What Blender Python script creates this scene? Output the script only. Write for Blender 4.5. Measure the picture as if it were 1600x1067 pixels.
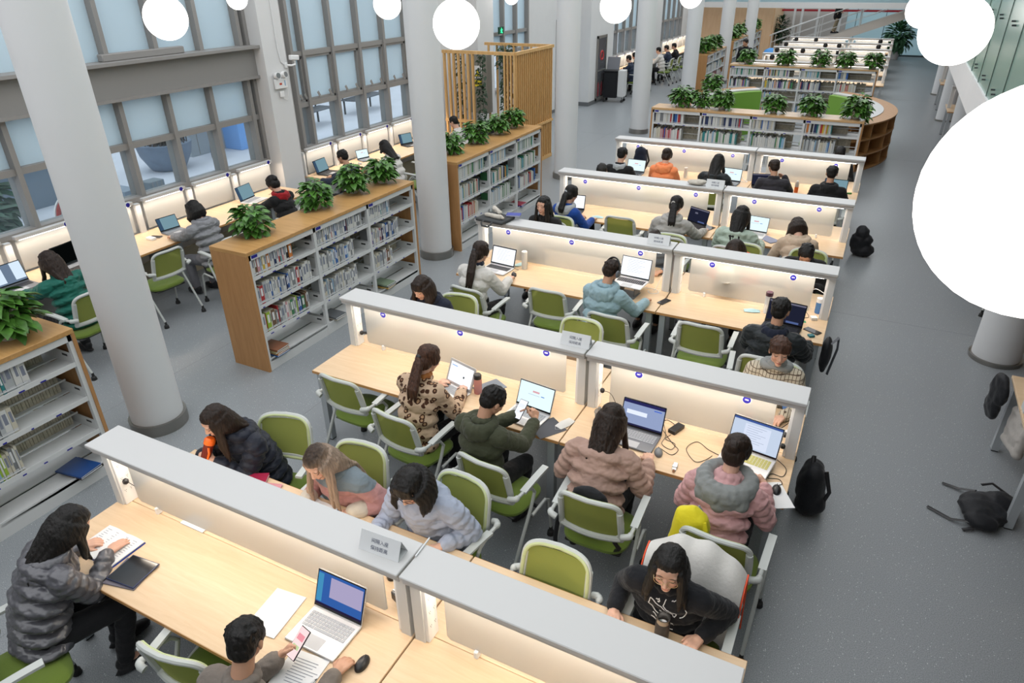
import bpy, bmesh, math, random
from mathutils import Vector, Matrix, noise
V = Vector
PI = math.pi
R = math.radians
random.seed(11)
for _o in list(bpy.data.objects):
    bpy.data.objects.remove(_o)
sc = bpy.context.scene
COL = sc.collection

# ------------------------------------------------------------- camera, world, exposure
cd = bpy.data.cameras.new('camera')
cd.sensor_fit = 'HORIZONTAL'
cd.sensor_width = 36.0
cd.lens = 36.0 * 1072.95 / 1600.0
cd.clip_start = 0.05
cd.clip_end = 300
cam = bpy.data.objects.new('camera', cd)
COL.objects.link(cam)
yaw, pit, roll = 0.4789, 0.4935, -0.0137
_F = V((-math.sin(yaw)*math.cos(pit), math.cos(yaw)*math.cos(pit), -math.sin(pit)))
_R = V((math.cos(yaw), math.sin(yaw), 0))
_U = _R.cross(_F)
_R2 = _R*math.cos(roll) + _U*math.sin(roll)
_U2 = -_R*math.sin(roll) + _U*math.cos(roll)
_m = Matrix((( _R2.x, _U2.x, -_F.x, 0), (_R2.y, _U2.y, -_F.y, 0), (_R2.z, _U2.z, -_F.z, 3.8759), (0, 0, 0, 1)))
cam.matrix_world = _m
sc.camera = cam
sc.view_settings.view_transform = 'Standard'
sc.view_settings.look = 'None'
sc.view_settings.gamma = 1.0
sc.view_settings.use_curve_mapping = False
sc.view_settings.exposure = 0.35
try:
    sc.cycles.use_denoising = True
    sc.cycles.max_bounces = 7
    sc.cycles.diffuse_bounces = 3
    sc.cycles.glossy_bounces = 3
    sc.cycles.transmission_bounces = 4
    sc.cycles.transparent_max_bounces = 12
    sc.cycles.caustics_reflective = False
    sc.cycles.caustics_refractive = False
    sc.cycles.sample_clamp_indirect = 4.0
except Exception:
    pass

world = bpy.data.worlds.new('overcast_sky')
sc.world = world
world.use_nodes = True
wn = world.node_tree
wn.nodes['Background'].inputs[0].default_value = (0.965, 0.98, 1.0, 1)
wn.nodes['Background'].inputs[1].default_value = 1.45
WARM = (1.0, 0.85, 0.68)


def area_light(name, loc, sx, sy, power, color, rot=(0, 0, 0)):
    l = bpy.data.lights.new(name, 'AREA')
    l.shape = 'RECTANGLE'
    l.size, l.size_y, l.energy, l.color = sx, sy, power, color
    o = bpy.data.objects.new(name, l)
    o.location = loc
    o.rotation_euler = rot
    COL.objects.link(o)
    return o


# ------------------------------------------------------------- materials
MATS = {}


def mat(name, col, rough=0.5, metal=0.0, spec=0.5, var=0.0, scale=20.0, bump=0.0, bscale=80.0, emis=None, estr=0.0,
        stretch=(1, 1, 1), coat=0.0, sheen=0.0):
    if name in MATS:
        return MATS[name]
    m = bpy.data.materials.new(name)
    m.use_nodes = True
    nt = m.node_tree
    b = nt.nodes['Principled BSDF']
    c = (col[0], col[1], col[2], 1)
    b.inputs['Base Color'].default_value = c
    b.inputs['Roughness'].default_value = rough
    b.inputs['Metallic'].default_value = metal
    b.inputs['Specular IOR Level'].default_value = spec
    b.inputs['Coat Weight'].default_value = coat
    b.inputs['Sheen Weight'].default_value = sheen
    if emis is not None:
        b.inputs['Emission Color'].default_value = (emis[0], emis[1], emis[2], 1)
        b.inputs['Emission Strength'].default_value = estr
    if var > 0 or bump > 0:
        tc = nt.nodes.new('ShaderNodeTexCoord')
        mp = nt.nodes.new('ShaderNodeMapping')
        mp.inputs['Scale'].default_value = stretch
        nt.links.new(tc.outputs['Object'], mp.inputs['Vector'])
    if var > 0:
        n = nt.nodes.new('ShaderNodeTexNoise')
        n.inputs['Scale'].default_value = scale
        n.inputs['Detail'].default_value = 4
        nt.links.new(mp.outputs[0], n.inputs['Vector'])
        r = nt.nodes.new('ShaderNodeMapRange')
        r.inputs['From Min'].default_value = 0.25
        r.inputs['From Max'].default_value = 0.75
        r.inputs['To Min'].default_value = 1 - var
        r.inputs['To Max'].default_value = 1 + var
        nt.links.new(n.outputs['Fac'], r.inputs['Value'])
        h = nt.nodes.new('ShaderNodeVectorMath')
        h.operation = 'SCALE'
        h.inputs[0].default_value = col[:3]
        nt.links.new(r.outputs[0], h.inputs['Scale'])
        nt.links.new(h.outputs[0], b.inputs['Base Color'])
    if bump > 0:
        n2 = nt.nodes.new('ShaderNodeTexNoise')
        n2.inputs['Scale'].default_value = bscale
        n2.inputs['Detail'].default_value = 3
        nt.links.new(mp.outputs[0], n2.inputs['Vector'])
        bp_ = nt.nodes.new('ShaderNodeBump')
        bp_.inputs['Strength'].default_value = bump
        bp_.inputs['Distance'].default_value = 0.01
        nt.links.new(n2.outputs['Fac'], bp_.inputs['Height'])
        nt.links.new(bp_.outputs[0], b.inputs['Normal'])
    MATS[name] = m
    return m


def srgb(r, g, b):
    f = lambda c: (c/255.0/12.92) if c/255.0 <= 0.04045 else ((c/255.0+0.055)/1.055)**2.4
    return (f(r), f(g), f(b))


def glow(name, col, strength):
    if name in MATS:
        return MATS[name]
    m = bpy.data.materials.new(name)
    m.use_nodes = True
    nt = m.node_tree
    nt.nodes.remove(nt.nodes['Principled BSDF'])
    e = nt.nodes.new('ShaderNodeEmission')
    e.inputs[0].default_value = (col[0], col[1], col[2], 1)
    e.inputs[1].default_value = strength
    nt.links.new(e.outputs[0], nt.nodes['Material Output'].inputs[0])
    MATS[name] = m
    return m


def mixmat(name, kind, col, fac, col2=(1, 1, 1), rough=0.3):
    """see-through sheets: 'clear' glass pane, 'mesh' fabric, 'frost' panel"""
    if name in MATS:
        return MATS[name]
    m = bpy.data.materials.new(name)
    m.use_nodes = True
    nt = m.node_tree
    b = nt.nodes['Principled BSDF']
    out = nt.nodes['Material Output']
    b.inputs['Base Color'].default_value = (*col, 1)
    b.inputs['Roughness'].default_value = rough
    mx = nt.nodes.new('ShaderNodeMixShader')
    mx.inputs[0].default_value = fac
    if kind == 'frost':
        nt.nodes.remove(b)
        d = nt.nodes.new('ShaderNodeBsdfDiffuse')
        d.inputs[0].default_value = (*col, 1)
        t = nt.nodes.new('ShaderNodeBsdfTranslucent')
        t.inputs[0].default_value = (*col, 1)
        m2 = nt.nodes.new('ShaderNodeMixShader')
        m2.inputs[0].default_value = 0.5
        nt.links.new(d.outputs[0], m2.inputs[1])
        nt.links.new(t.outputs[0], m2.inputs[2])
        rf = nt.nodes.new('ShaderNodeBsdfRefraction')
        rf.inputs[0].default_value = (*col2, 1)
        rf.inputs['Roughness'].default_value = rough
        rf.inputs['IOR'].default_value = 1.04
        nt.links.new(m2.outputs[0], mx.inputs[1])
        nt.links.new(rf.outputs[0], mx.inputs[2])
        gl = nt.nodes.new('ShaderNodeBsdfGlossy')
        gl.inputs['Roughness'].default_value = 0.15
        m3 = nt.nodes.new('ShaderNodeMixShader')
        m3.inputs[0].default_value = 0.05
        nt.links.new(mx.outputs[0], m3.inputs[1])
        nt.links.new(gl.outputs[0], m3.inputs[2])
        nt.links.new(m3.outputs[0], out.inputs[0])
    else:
        t = nt.nodes.new('ShaderNodeBsdfTransparent')
        t.inputs[0].default_value = (*col2, 1)
        nt.links.new(b.outputs[0], mx.inputs[1])
        nt.links.new(t.outputs[0], mx.inputs[2])
        nt.links.new(mx.outputs[0], out.inputs[0])
    MATS[name] = m
    return m


def wood(name, col, dark, axis_scale=(1.2, 14, 14), rough=0.4):
    if name in MATS:
        return MATS[name]
    m = mat(name, col, rough, spec=0.4)
    nt = m.node_tree
    b = nt.nodes['Principled BSDF']
    tc = nt.nodes.new('ShaderNodeTexCoord')
    mp = nt.nodes.new('ShaderNodeMapping')
    mp.inputs['Scale'].default_value = axis_scale
    nt.links.new(tc.outputs['Object'], mp.inputs['Vector'])
    n = nt.nodes.new('ShaderNodeTexNoise')
    n.inputs['Scale'].default_value = 2.2
    n.inputs['Detail'].default_value = 8
    n.inputs['Roughness'].default_value = 0.65
    n.inputs['Distortion'].default_value = 0.6
    nt.links.new(mp.outputs[0], n.inputs['Vector'])
    cr = nt.nodes.new('ShaderNodeValToRGB')
    cr.color_ramp.elements[0].position = 0.3
    cr.color_ramp.elements[0].color = (*dark, 1)
    cr.color_ramp.elements[1].position = 0.72
    cr.color_ramp.elements[1].color = (*col, 1)
    nt.links.new(n.outputs['Fac'], cr.inputs['Fac'])
    nt.links.new(cr.outputs[0], b.inputs['Base Color'])
    return m


M_WHITE = mat('white_painted_steel', (0.62, 0.63, 0.63), 0.45)
M_CANOPY = mat('grey_white_canopy_laminate', (0.545, 0.54, 0.535), 0.42)
M_WALL = mat('white_wall_paint', (0.66, 0.66, 0.66), 0.8, var=0.02, scale=3)
M_COLUMN = mat('white_column_paint', (0.66, 0.67, 0.68), 0.6, var=0.015, scale=2)
M_STEELRING = mat('brushed_steel_ring', (0.30, 0.29, 0.27), 0.35, 0.9)
M_FRAME = mat('window_frame_grey', (0.27, 0.26, 0.25), 0.5, 0.0)
M_LEGGREY = mat('grey_steel_leg', (0.42, 0.45, 0.47), 0.4, 0.3)
M_BLACK = mat('black_plastic', (0.012, 0.012, 0.014), 0.4)
M_RUBBER = mat('black_rubber', (0.02, 0.02, 0.02), 0.7)
M_CHAIRW = mat('chair_frame_offwhite', (0.50, 0.52, 0.50), 0.4)
M_CHAIRPAD = mat('chair_seat_green', (0.13, 0.195, 0.022), 0.9, bump=0.3, bscale=300, sheen=0.2)
M_CHAIRRIM = mat('chair_back_rim_pale_green', (0.50, 0.56, 0.30), 0.7)
M_MESH = mixmat('chair_mesh_green', 'mesh', (0.34, 0.38, 0.09), 0.34, (0.72, 0.74, 0.42), 0.85)
M_TOP = wood('desk_top_birch', (0.69, 0.52, 0.345), (0.61, 0.435, 0.27))
M_EDGE = mat('desk_edge_oak', (0.52, 0.27, 0.10), 0.5)
M_SHELFWOOD = wood('bookcase_end_oak', (0.47, 0.25, 0.10), (0.37, 0.18, 0.065), (10, 10, 0.9), 0.45)
M_SHELFTOP = wood('bookcase_top_oak', (0.56, 0.33, 0.13), (0.43, 0.23, 0.08), (9, 1.0, 9), 0.3)
M_SHELFTOPX = wood('bookcase_top_oak_across', (0.62, 0.40, 0.20), (0.5, 0.3, 0.14), (1.0, 9, 9), 0.25)
M_SLAT = wood('pine_slat', (0.74, 0.48, 0.22), (0.60, 0.34, 0.12), (9, 9, 0.8), 0.5)
M_FROST = mixmat('frosted_acrylic', 'frost', (0.80, 0.80, 0.78), 0.50, (0.97, 0.97, 0.96), 0.30)
M_FROSTW = mixmat('frosted_counter_panel', 'frost', (0.80, 0.81, 0.80), 0.1, (0.95, 0.96, 0.96), 0.35)
M_BLIND = mixmat('window_frost_film', 'frost', (0.78, 0.90, 0.96), 0.2, (0.8, 0.9, 0.95), 0.45)
M_GLASS = mixmat('clear_window_glass', 'clear', (0.25, 0.30, 0.34), 0.86, (0.88, 0.93, 0.95), 0.05)
M_CLEARPL = mixmat('clear_plastic', 'clear', (0.8, 0.85, 0.9), 0.6, (0.95, 0.97, 1.0), 0.1)
M_LED = glow('led_strip', (1.0, 0.93, 0.84), 6.0)
M_BULB = glow('globe_lamp_glow', (1.0, 0.97, 0.92), 3.2)
M_SOCKET = mat('white_socket_strip', (0.8, 0.8, 0.8), 0.4)
M_BADGEB = mat('badge_blue', (0.012, 0.012, 0.26), 0.4)
M_BADGEW = mat('badge_white', (0.8, 0.8, 0.8), 0.5)
M_POT = mat('white_flower_pot', (0.62, 0.63, 0.63), 0.35)
M_SOIL = mat('potting_soil', (0.03, 0.02, 0.012), 0.9)
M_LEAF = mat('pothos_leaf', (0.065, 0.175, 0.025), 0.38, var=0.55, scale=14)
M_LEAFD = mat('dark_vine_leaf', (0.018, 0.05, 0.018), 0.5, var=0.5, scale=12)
M_STEM = mat('plant_stem', (0.10, 0.16, 0.03), 0.6)
M_SILVER = mat('silver_aluminium', (0.62, 0.62, 0.63), 0.35, 0.4)
M_GREYMET = mat('space_grey_metal', (0.16, 0.17, 0.19), 0.4, 0.4)
M_SCRBLK = mat('black_screen_glass', (0.008, 0.008, 0.01), 0.12)
M_KEYD = mat('dark_keys', (0.03, 0.03, 0.035), 0.5)
M_KEYL = mat('grey_keys', (0.32, 0.34, 0.37), 0.5)
M_KEYY = mat('yellow_green_keys', (0.45, 0.42, 0.12), 0.5)
M_PAPER = mat('white_paper', (0.72, 0.73, 0.74), 0.7)
M_CREAM = mat('cream_page_edges', (0.46, 0.42, 0.33), 0.8, var=0.25, scale=30)
M_INK = mat('printed_ink', (0.06, 0.07, 0.16), 0.6)
M_SKIN = None


# ------------------------------------------------------------- mesh helpers
class MB:
    def __init__(s):
        s.b = bmesh.new()

    def _fin(s, vs, mi, rot=None, piv=None):
        fs = set()
        for v in vs:
            for f in v.link_faces:
                fs.add(f)
        for f in fs:
            f.material_index = mi

    def box(s, c, d, mi=0, bev=0.0, rot=None, seg=1):
        m = Matrix.Translation(V(c))
        if rot is not None:
            m = m @ (rot.to_4x4() if isinstance(rot, Matrix) else Matrix.Rotation(rot, 4, 'Z'))
        r = bmesh.ops.create_cube(s.b, size=1.0, matrix=m @ Matrix.Diagonal((d[0], d[1], d[2], 1)))
        vs = r['verts']
        s._fin(vs, mi)
        if bev > 0:
            es = set(e for v in vs for e in v.link_edges)
            bmesh.ops.bevel(s.b, geom=list(es), offset=min(bev, min(d)*0.48), segments=seg, affect='EDGES', profile=0.5, material=mi)
        return s

    def b2(s, x0, x1, y0, y1, z0, z1, mi=0, bev=0.0, seg=1):
        return s.box(((x0+x1)/2, (y0+y1)/2, (z0+z1)/2), (abs(x1-x0), abs(y1-y0), abs(z1-z0)), mi, bev, None, seg)

    def cyl(s, p0, p1, r0, r1=None, n=12, mi=0, caps=True):
        p0, p1 = V(p0), V(p1)
        r1 = r0 if r1 is None else r1
        d = p1-p0
        q = d.to_track_quat('Z', 'Y').to_matrix().to_4x4()
        r = bmesh.ops.create_cone(s.b, cap_ends=caps, cap_tris=False, segments=n, radius1=r0, radius2=r1, depth=d.length,
                                  matrix=Matrix.Translation((p0+p1)/2) @ q)
        s._fin(r['verts'], mi)
        return s

    def ell(s, c, rad, mi=0, sub=2, rot=None):
        if not hasattr(rad, '__len__'):
            rad = (rad, rad, rad)
        m = Matrix.Translation(V(c))
        if rot is not None:
            m = m @ rot.to_4x4()
        r = bmesh.ops.create_icosphere(s.b, subdivisions=sub, radius=1.0, matrix=m @ Matrix.Diagonal((*rad, 1)))
        s._fin(r['verts'], mi)
        return s

    def tube(s, pts, r, n=8, mi=0, closed=False, flat=1.0, caps=True):
        pts = [V(p) for p in pts]
        k = len(pts)
        rr = r if hasattr(r, '__len__') else [r]*k
        rings = []
        prev = None
        for i, p in enumerate(pts):
            if closed:
                t = pts[(i+1) % k]-pts[i-1]
            else:
                t = pts[min(i+1, k-1)]-pts[max(i-1, 0)]
            t.normalize()
            if prev is None:
                a = V((0, 0, 1)) if abs(t.z) < 0.9 else V((0, 1, 0))
                u = t.cross(a).normalized()
            else:
                u = (prev - t*prev.dot(t))
                if u.length < 1e-5:
                    u = t.orthogonal()
                u.normalize()
            prev = u
            w = t.cross(u)
            rings.append([s.b.verts.new(p + (u*math.cos(2*PI*j/n) + w*math.sin(2*PI*j/n)*flat)*rr[i]) for j in range(n)])
        for i in range(k if closed else k-1):
            a, b = rings[i], rings[(i+1) % k]
            for j in range(n):
                f = s.b.faces.new((a[j], a[(j+1) % n], b[(j+1) % n], b[j]))
                f.material_index = mi
        if caps and not closed:
            s.b.faces.new(rings[0][::-1]).material_index = mi
            s.b.faces.new(rings[-1]).material_index = mi
        return s

    def lathe(s, prof, c=(0, 0, 0), n=20, mi=0, mis=None):
        c = V(c)
        rings = []
        for r, z in prof:
            rings.append([s.b.verts.new(c + V((r*math.cos(2*PI*j/n), r*math.sin(2*PI*j/n), z))) for j in range(n)] if r > 1e-5 else [s.b.verts.new(c+V((0, 0, z)))])
        for i in range(len(rings)-1):
            a, b = rings[i], rings[i+1]
            m_ = mis[i] if mis else mi
            for j in range(n):
                k = (j+1) % n
                if len(a) == 1 and len(b) == 1:
                    continue
                if len(a) == 1:
                    f = s.b.faces.new((a[0], b[k], b[j]))
                elif len(b) == 1:
                    f = s.b.faces.new((a[j], a[k], b[0]))
                else:
                    f = s.b.faces.new((a[j], a[k], b[k], b[j]))
                f.material_index = m_
        return s

    def prism(s, poly, z0, z1, mi=0, T=None):
        """2D polygon extruded along local z; T maps local to object space"""
        T = T or Matrix.Identity(4)
        lo = [s.b.verts.new(T @ V((x, y, z0))) for x, y in poly]
        hi = [s.b.verts.new(T @ V((x, y, z1))) for x, y in poly]
        n = len(poly)
        s.b.faces.new(lo[::-1]).material_index = mi
        s.b.faces.new(hi).material_index = mi
        for i in range(n):
            s.b.faces.new((lo[i], lo[(i+1) % n], hi[(i+1) % n], hi[i])).material_index = mi
        return s

    def quad(s, a, b, c, d, mi=0):
        f = s.b.faces.new([s.b.verts.new(V(p)) for p in (a, b, c, d)])
        f.material_index = mi
        return s

    def sheet(s, fn, nu, nv, th=0.0, mi=0):
        """grid surface fn(u,v)->point, optionally thickened along its normals"""
        g = [[V(fn(i/nu, j/nv)) for j in range(nv+1)] for i in range(nu+1)]
        def lay(off):
            out = []
            for i in range(nu+1):
                row = []
                for j in range(nv+1):
                    du = g[min(i+1, nu)][j]-g[max(i-1, 0)][j]
                    dv = g[i][min(j+1, nv)]-g[i][max(j-1, 0)]
                    nn = du.cross(dv)
                    if nn.length > 1e-9:
                        nn.normalize()
                    row.append(s.b.verts.new(g[i][j]+nn*off))
                out.append(row)
            return out
        A = lay(th/2)
        for i in range(nu):
            for j in range(nv):
                s.b.faces.new((A[i][j], A[i+1][j], A[i+1][j+1], A[i][j+1])).material_index = mi
        if th > 0:
            B = lay(-th/2)
            for i in range(nu):
                for j in range(nv):
                    s.b.faces.new((B[i][j+1], B[i+1][j+1], B[i+1][j], B[i][j])).material_index = mi
            for i in range(nu):
                s.b.faces.new((A[i+1][0], A[i][0], B[i][0], B[i+1][0])).material_index = mi
                s.b.faces.new((A[i][nv], A[i+1][nv], B[i+1][nv], B[i][nv])).material_index = mi
            for j in range(nv):
                s.b.faces.new((A[0][j], A[0][j+1], B[0][j+1], B[0][j])).material_index = mi
                s.b.faces.new((A[nu][j+1], A[nu][j], B[nu][j], B[nu][j+1])).material_index = mi
        return s

    def mesh(s, name, mats, smooth=True, ang=0.7):
        me = bpy.data.meshes.new(name)
        bmesh.ops.recalc_face_normals(s.b, faces=s.b.faces[:])
        if smooth:
            for f in s.b.faces:
                f.smooth = True
            for e in s.b.edges:
                if len(e.link_faces) == 2:
                    try:
                        e.smooth = e.calc_face_angle() < ang
                    except ValueError:
                        pass
        s.b.to_mesh(me)
        s.b.free()
        for m_ in (mats if isinstance(mats, (list, tuple)) else [mats]):
            me.materials.append(m_)
        return me


def link(name, me, parent=None, loc=None, rot=None, label=None):
    o = bpy.data.objects.new(name, me)
    COL.objects.link(o)
    if parent is not None:
        o.parent = parent
    if loc is not None:
        o.location = loc
    if rot is not None:
        o.rotation_euler = rot
    if label:
        o['label'] = label
    return o


def build(name, mb, mats, parent=None, loc=None, rot=None, label=None, smooth=True, ang=0.7):
    return link(name, mb.mesh(name, mats, smooth, ang), parent, loc, rot, label)


def tag(o, label, cat, group=None, kind=None):
    if label:
        o['label'] = label
    if cat:
        o['category'] = cat
    if group:
        o['group'] = group
    if kind:
        o['kind'] = kind
    return o


def empty(name, loc=(0, 0, 0), rz=0.0, label=None, cat=None, group=None, s=1.0):
    o = bpy.data.objects.new(name, None)
    o.empty_display_size = 0.05
    COL.objects.link(o)
    o.location = loc
    o.rotation_euler = (0, 0, rz)
    o.scale = (s, s, s)
    return tag(o, label, cat, group)


class Proto:
    """a kind of thing: a list of parts (name, mesh, parent index, loc, rot, label); spawn() copies thing and parts"""
    def __init__(s, name):
        s.name, s.parts = name, []

    def add(s, name, me, parent=-1, loc=(0, 0, 0), rot=(0, 0, 0), label=None):
        s.parts.append((name, me, parent, loc, rot, label))
        return len(s.parts)-1

    def spawn(s, loc, rz=0.0, label=None, cat=None, group=None, sc_=1.0, skip=(), name=None):
        root = empty(name or s.name, loc, rz, label, cat, group, sc_)
        made = []
        for (n, me, p, l, r, lb) in s.parts:
            if n in skip:
                made.append(None)
                continue
            made.append(link(n, me, root if p < 0 else made[p], l, r, lb))
        return root


def struct(name, mb, mats, smooth=True):
    o = build(name, mb, mats, smooth=smooth)
    o['kind'] = 'structure'
    return o


def text_mesh(txt, size, mat_, name='lettering', depth=0.0006, align='CENTER'):
    cu = bpy.data.curves.new(name, 'FONT')
    cu.body = txt
    cu.size = size
    cu.align_x = align
    cu.align_y = 'CENTER'
    cu.extrude = depth
    cu.resolution_u = 2
    o = bpy.data.objects.new(name, cu)
    COL.objects.link(o)
    dg = bpy.context.evaluated_depsgraph_get()
    me = bpy.data.meshes.new_from_object(o.evaluated_get(dg))
    me.name = name
    bpy.data.objects.remove(o)
    bpy.data.curves.remove(cu)
    me.materials.clear()
    me.materials.append(mat_)
    return me

# ------------------------------------------------------------- floor
fm = mat('speckled_grey_vinyl', (0.235, 0.255, 0.27), 0.34, spec=0.45)
nt = fm.node_tree
bs = nt.nodes['Principled BSDF']
tc = nt.nodes.new('ShaderNodeTexCoord')
v1 = nt.nodes.new('ShaderNodeTexVoronoi')
v1.inputs['Scale'].default_value = 42
nt.links.new(tc.outputs['Object'], v1.inputs['Vector'])
l1 = nt.nodes.new('ShaderNodeMath')
l1.operation = 'LESS_THAN'
l1.inputs[1].default_value = 0.13
nt.links.new(v1.outputs['Distance'], l1.inputs[0])
sp = nt.nodes.new('ShaderNodeSeparateColor')
nt.links.new(v1.outputs['Color'], sp.inputs[0])
g1 = nt.nodes.new('ShaderNodeMath')
g1.operation = 'GREATER_THAN'
g1.inputs[1].default_value = 0.45
nt.links.new(sp.outputs[0], g1.inputs[0])
mu = nt.nodes.new('ShaderNodeMath')
mu.operation = 'MULTIPLY'
nt.links.new(l1.outputs[0], mu.inputs[0])
nt.links.new(g1.outputs[0], mu.inputs[1])
ns = nt.nodes.new('ShaderNodeTexNoise')
ns.inputs['Scale'].default_value = 160
ns.inputs['Detail'].default_value = 2
nt.links.new(tc.outputs['Object'], ns.inputs['Vector'])
cr = nt.nodes.new('ShaderNodeValToRGB')
cr.color_ramp.elements[0].position = 0.35
cr.color_ramp.elements[0].color = (0.185, 0.205, 0.22, 1)
cr.color_ramp.elements[1].position = 0.65
cr.color_ramp.elements[1].color = (0.325, 0.345, 0.36, 1)
nt.links.new(ns.outputs['Fac'], cr.inputs['Fac'])
mx = nt.nodes.new('ShaderNodeMix')
mx.data_type = 'RGBA'
nt.links.new(mu.outputs[0], mx.inputs[0])
nt.links.new(cr.outputs[0], mx.inputs[6])
mx.inputs[7].default_value = (0.62, 0.64, 0.66, 1)
nt.links.new(mx.outputs[2], bs.inputs['Base Color'])
m = MB()
m.b2(-9.0, 3.6, -4.5, 41, -0.12, 0)
struct('floor', m, fm, False)
m = MB()
M_SEAM = mat('floor_seam', (0.20, 0.21, 0.215), 0.5)
for x in (-8.2, -6.35, -4.5, -2.65, -0.8):
    m.b2(x-0.0025, x+0.0025, -2, 41, 0.0, 0.0006)
for y in (-0.6, 8.9, 18.0, 27.0):
    m.b2(-9, 3.5, y, y+0.005, 0.0, 0.0006)
struct('trim_1', m, M_SEAM, False)

# ------------------------------------------------------------- window wall (left)
WX = -9.0
m = MB()
m.b2(WX-0.18, WX, -4.5, 2.3, 0, 6.0)
for a_, b_ in ((2.3, 8.45), (9.3, 13.5), (16.28, 18.4), (24.4, 29.2), (31.0, 34.6)):
    m.b2(WX-0.18, WX, a_, b_, 0, 1.14)
m.b2(WX-0.18, WX, 8.45, 9.3, 0, 6.0)
m.b2(WX, -8.65, 8.45, 8.92, 0, 6.0)
m.b2(WX-0.18, WX, 13.5, 16.28, 0, 6.0)
m.b2(WX, -8.75, 15.3, 16.1, 0, 6.0)
m.b2(WX-0.18, WX, 18.4, 20.45, 0, 6.0)
m.b2(WX-0.18, WX, 20.45, 21.62, 2.62, 6.0)
m.b2(WX-0.18, WX, 21.62, 24.4, 0, 6.0)
m.b2(WX, -8.45, 21.85, 24.0, 0, 6.0)
m.b2(WX-0.18, WX, 29.2, 31.0, 0, 6.0)
m.b2(WX-0.18, WX, 34.6, 41, 0, 6.0)
m.b2(WX, -8.6, 29.3, 30.2, 0, 6.0)
struct('wall_left', m, M_WALL, False)
m = MB()
m.b2(-8.99, -8.43, 21.835, 24.015, 0, 0.12)
m.b2(-8.99, -8.985, 16.3, 20.4, 0, 0.1)
m.b2(-8.99, -8.63, 8.435, 8.94, 0, 0.12)
struct('baseboard_left', m, mat('dark_grey_skirting', (0.13, 0.135, 0.14), 0.5), False)


def window(n, y0, y1, step, off, trans, clear_top, ztop=6.0, zb=1.14, beam=None, sash=None):
    ys = []
    y = off
    while y < y1-0.12:
        if y > y0+0.12:
            ys.append(y)
        y += step
    m = MB()
    for y in [y0+0.03]+ys+[y1-0.03]:
        m.b2(WX-0.14, WX+0.10, y-0.032, y+0.032, zb, ztop)
    for z in trans:
        m.b2(WX-0.09, WX+0.07, y0, y1, z-0.04, z+0.04)
    m.b2(WX-0.10, WX+0.10, y0, y1, zb-0.01, zb+0.05)
    e = [y0+0.03]+ys+[y1-0.03]
    if sash:
        for i in range(len(e)-1):
            za, zb_ = sash
            for yy in (e[i]+0.05, e[i+1]-0.05):
                m.b2(WX-0.05, WX+0.05, yy-0.02, yy+0.02, za, zb_)
            m.b2(WX-0.05, WX+0.05, e[i]+0.03, e[i+1]-0.03, za, za+0.04)
            m.b2(WX-0.05, WX+0.05, e[i]+0.03, e[i+1]-0.03, zb_-0.04, zb_)
    w = struct('window_%d' % n, m, M_FRAME, False)
    m = MB()
    m.b2(WX-0.02, WX-0.012, y0, y1, zb, clear_top)
    build('clear_glass_pane', m, M_GLASS, w, smooth=False)
    m = MB()
    m.b2(WX-0.02, WX-0.012, y0, y1, clear_top, ztop)
    build('frosted_glass_pane', m, M_BLIND, w, smooth=False)
    m = MB()
    for i in range(len(e)-1):
        if sash:
            for q in (0.35, 0.75):
                yy = e[i]+(e[i+1]-e[i])*q
                m.box((WX+0.07, yy, sash[0]+0.09), (0.012, 0.05, 0.10), 0, 0.004, Matrix.Rotation(0.5, 3, 'X'))
    if sash:
        build('window_latch', m, M_FRAME, w, label='small grey stay latches')
    else:
        m.b.free()
    if beam:
        m = MB()
        m.b2(WX-0.1, WX+0.16, y0, y1, beam[0], beam[1])
        m.b2(WX-0.1, WX+0.30, y0, y1, beam[1]-0.02, beam[1]+0.02)
        m.b2(WX-0.1, WX+0.20, y0, y1, beam[0]-0.02, beam[0]+0.02)
        build('steel_beam', m, M_FRAME, w, smooth=False, label='deep grey steel beam across the window')
    return w


window(1, 2.3, 8.45, 0.745, 2.32+0.0, [1.86], 1.86, beam=(2.47, 2.91))
window(2, 9.3, 13.5, 0.762, 9.61, [1.88, 2.70], 1.88, sash=(1.92, 2.66))
window(3, 16.28, 18.4, 0.72, 16.95, [2.05, 2.5], 2.05)
window(4, 24.4, 29.2, 0.80, 24.9, [1.95], 1.95)
window(5, 31.0, 34.6, 0.80, 31.6, [1.95], 1.95)
# grey low cabinets along the upper window sill
m = MB()
m.b2(-8.97, -8.86, 5.95, 7.2, 2.93, 3.02, 0, 0.01)
tag(build('cable_duct', m, M_FRAME), 'grey metal cable duct lying on the window beam', 'duct')

m = MB()
m.b2(WX-0.05, WX+0.03, 20.45, 20.52, 0, 2.62)
m.b2(WX-0.05, WX+0.03, 21.0, 21.05, 0, 2.62)
m.b2(WX-0.05, WX+0.03, 21.55, 21.62, 0, 2.62)
m.b2(WX-0.05, WX+0.03, 20.45, 21.62, 2.1, 2.16)
m.b2(WX-0.05, WX+0.03, 20.45, 21.62, 2.56, 2.62)
d1 = struct('door_1', m, mat('dark_door_frame', (0.10, 0.115, 0.13), 0.5), False)
m = MB()
m.b2(WX-0.02, WX-0.01, 20.5, 21.6, 0.02, 2.58)
build('door_glass', m, M_GLASS, d1, smooth=False)
m = MB()
m.cyl((WX+0.06, 20.93, 0.9), (WX+0.06, 20.93, 1.3), 0.012)
build('door_handle', m, M_SILVER, d1)

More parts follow.
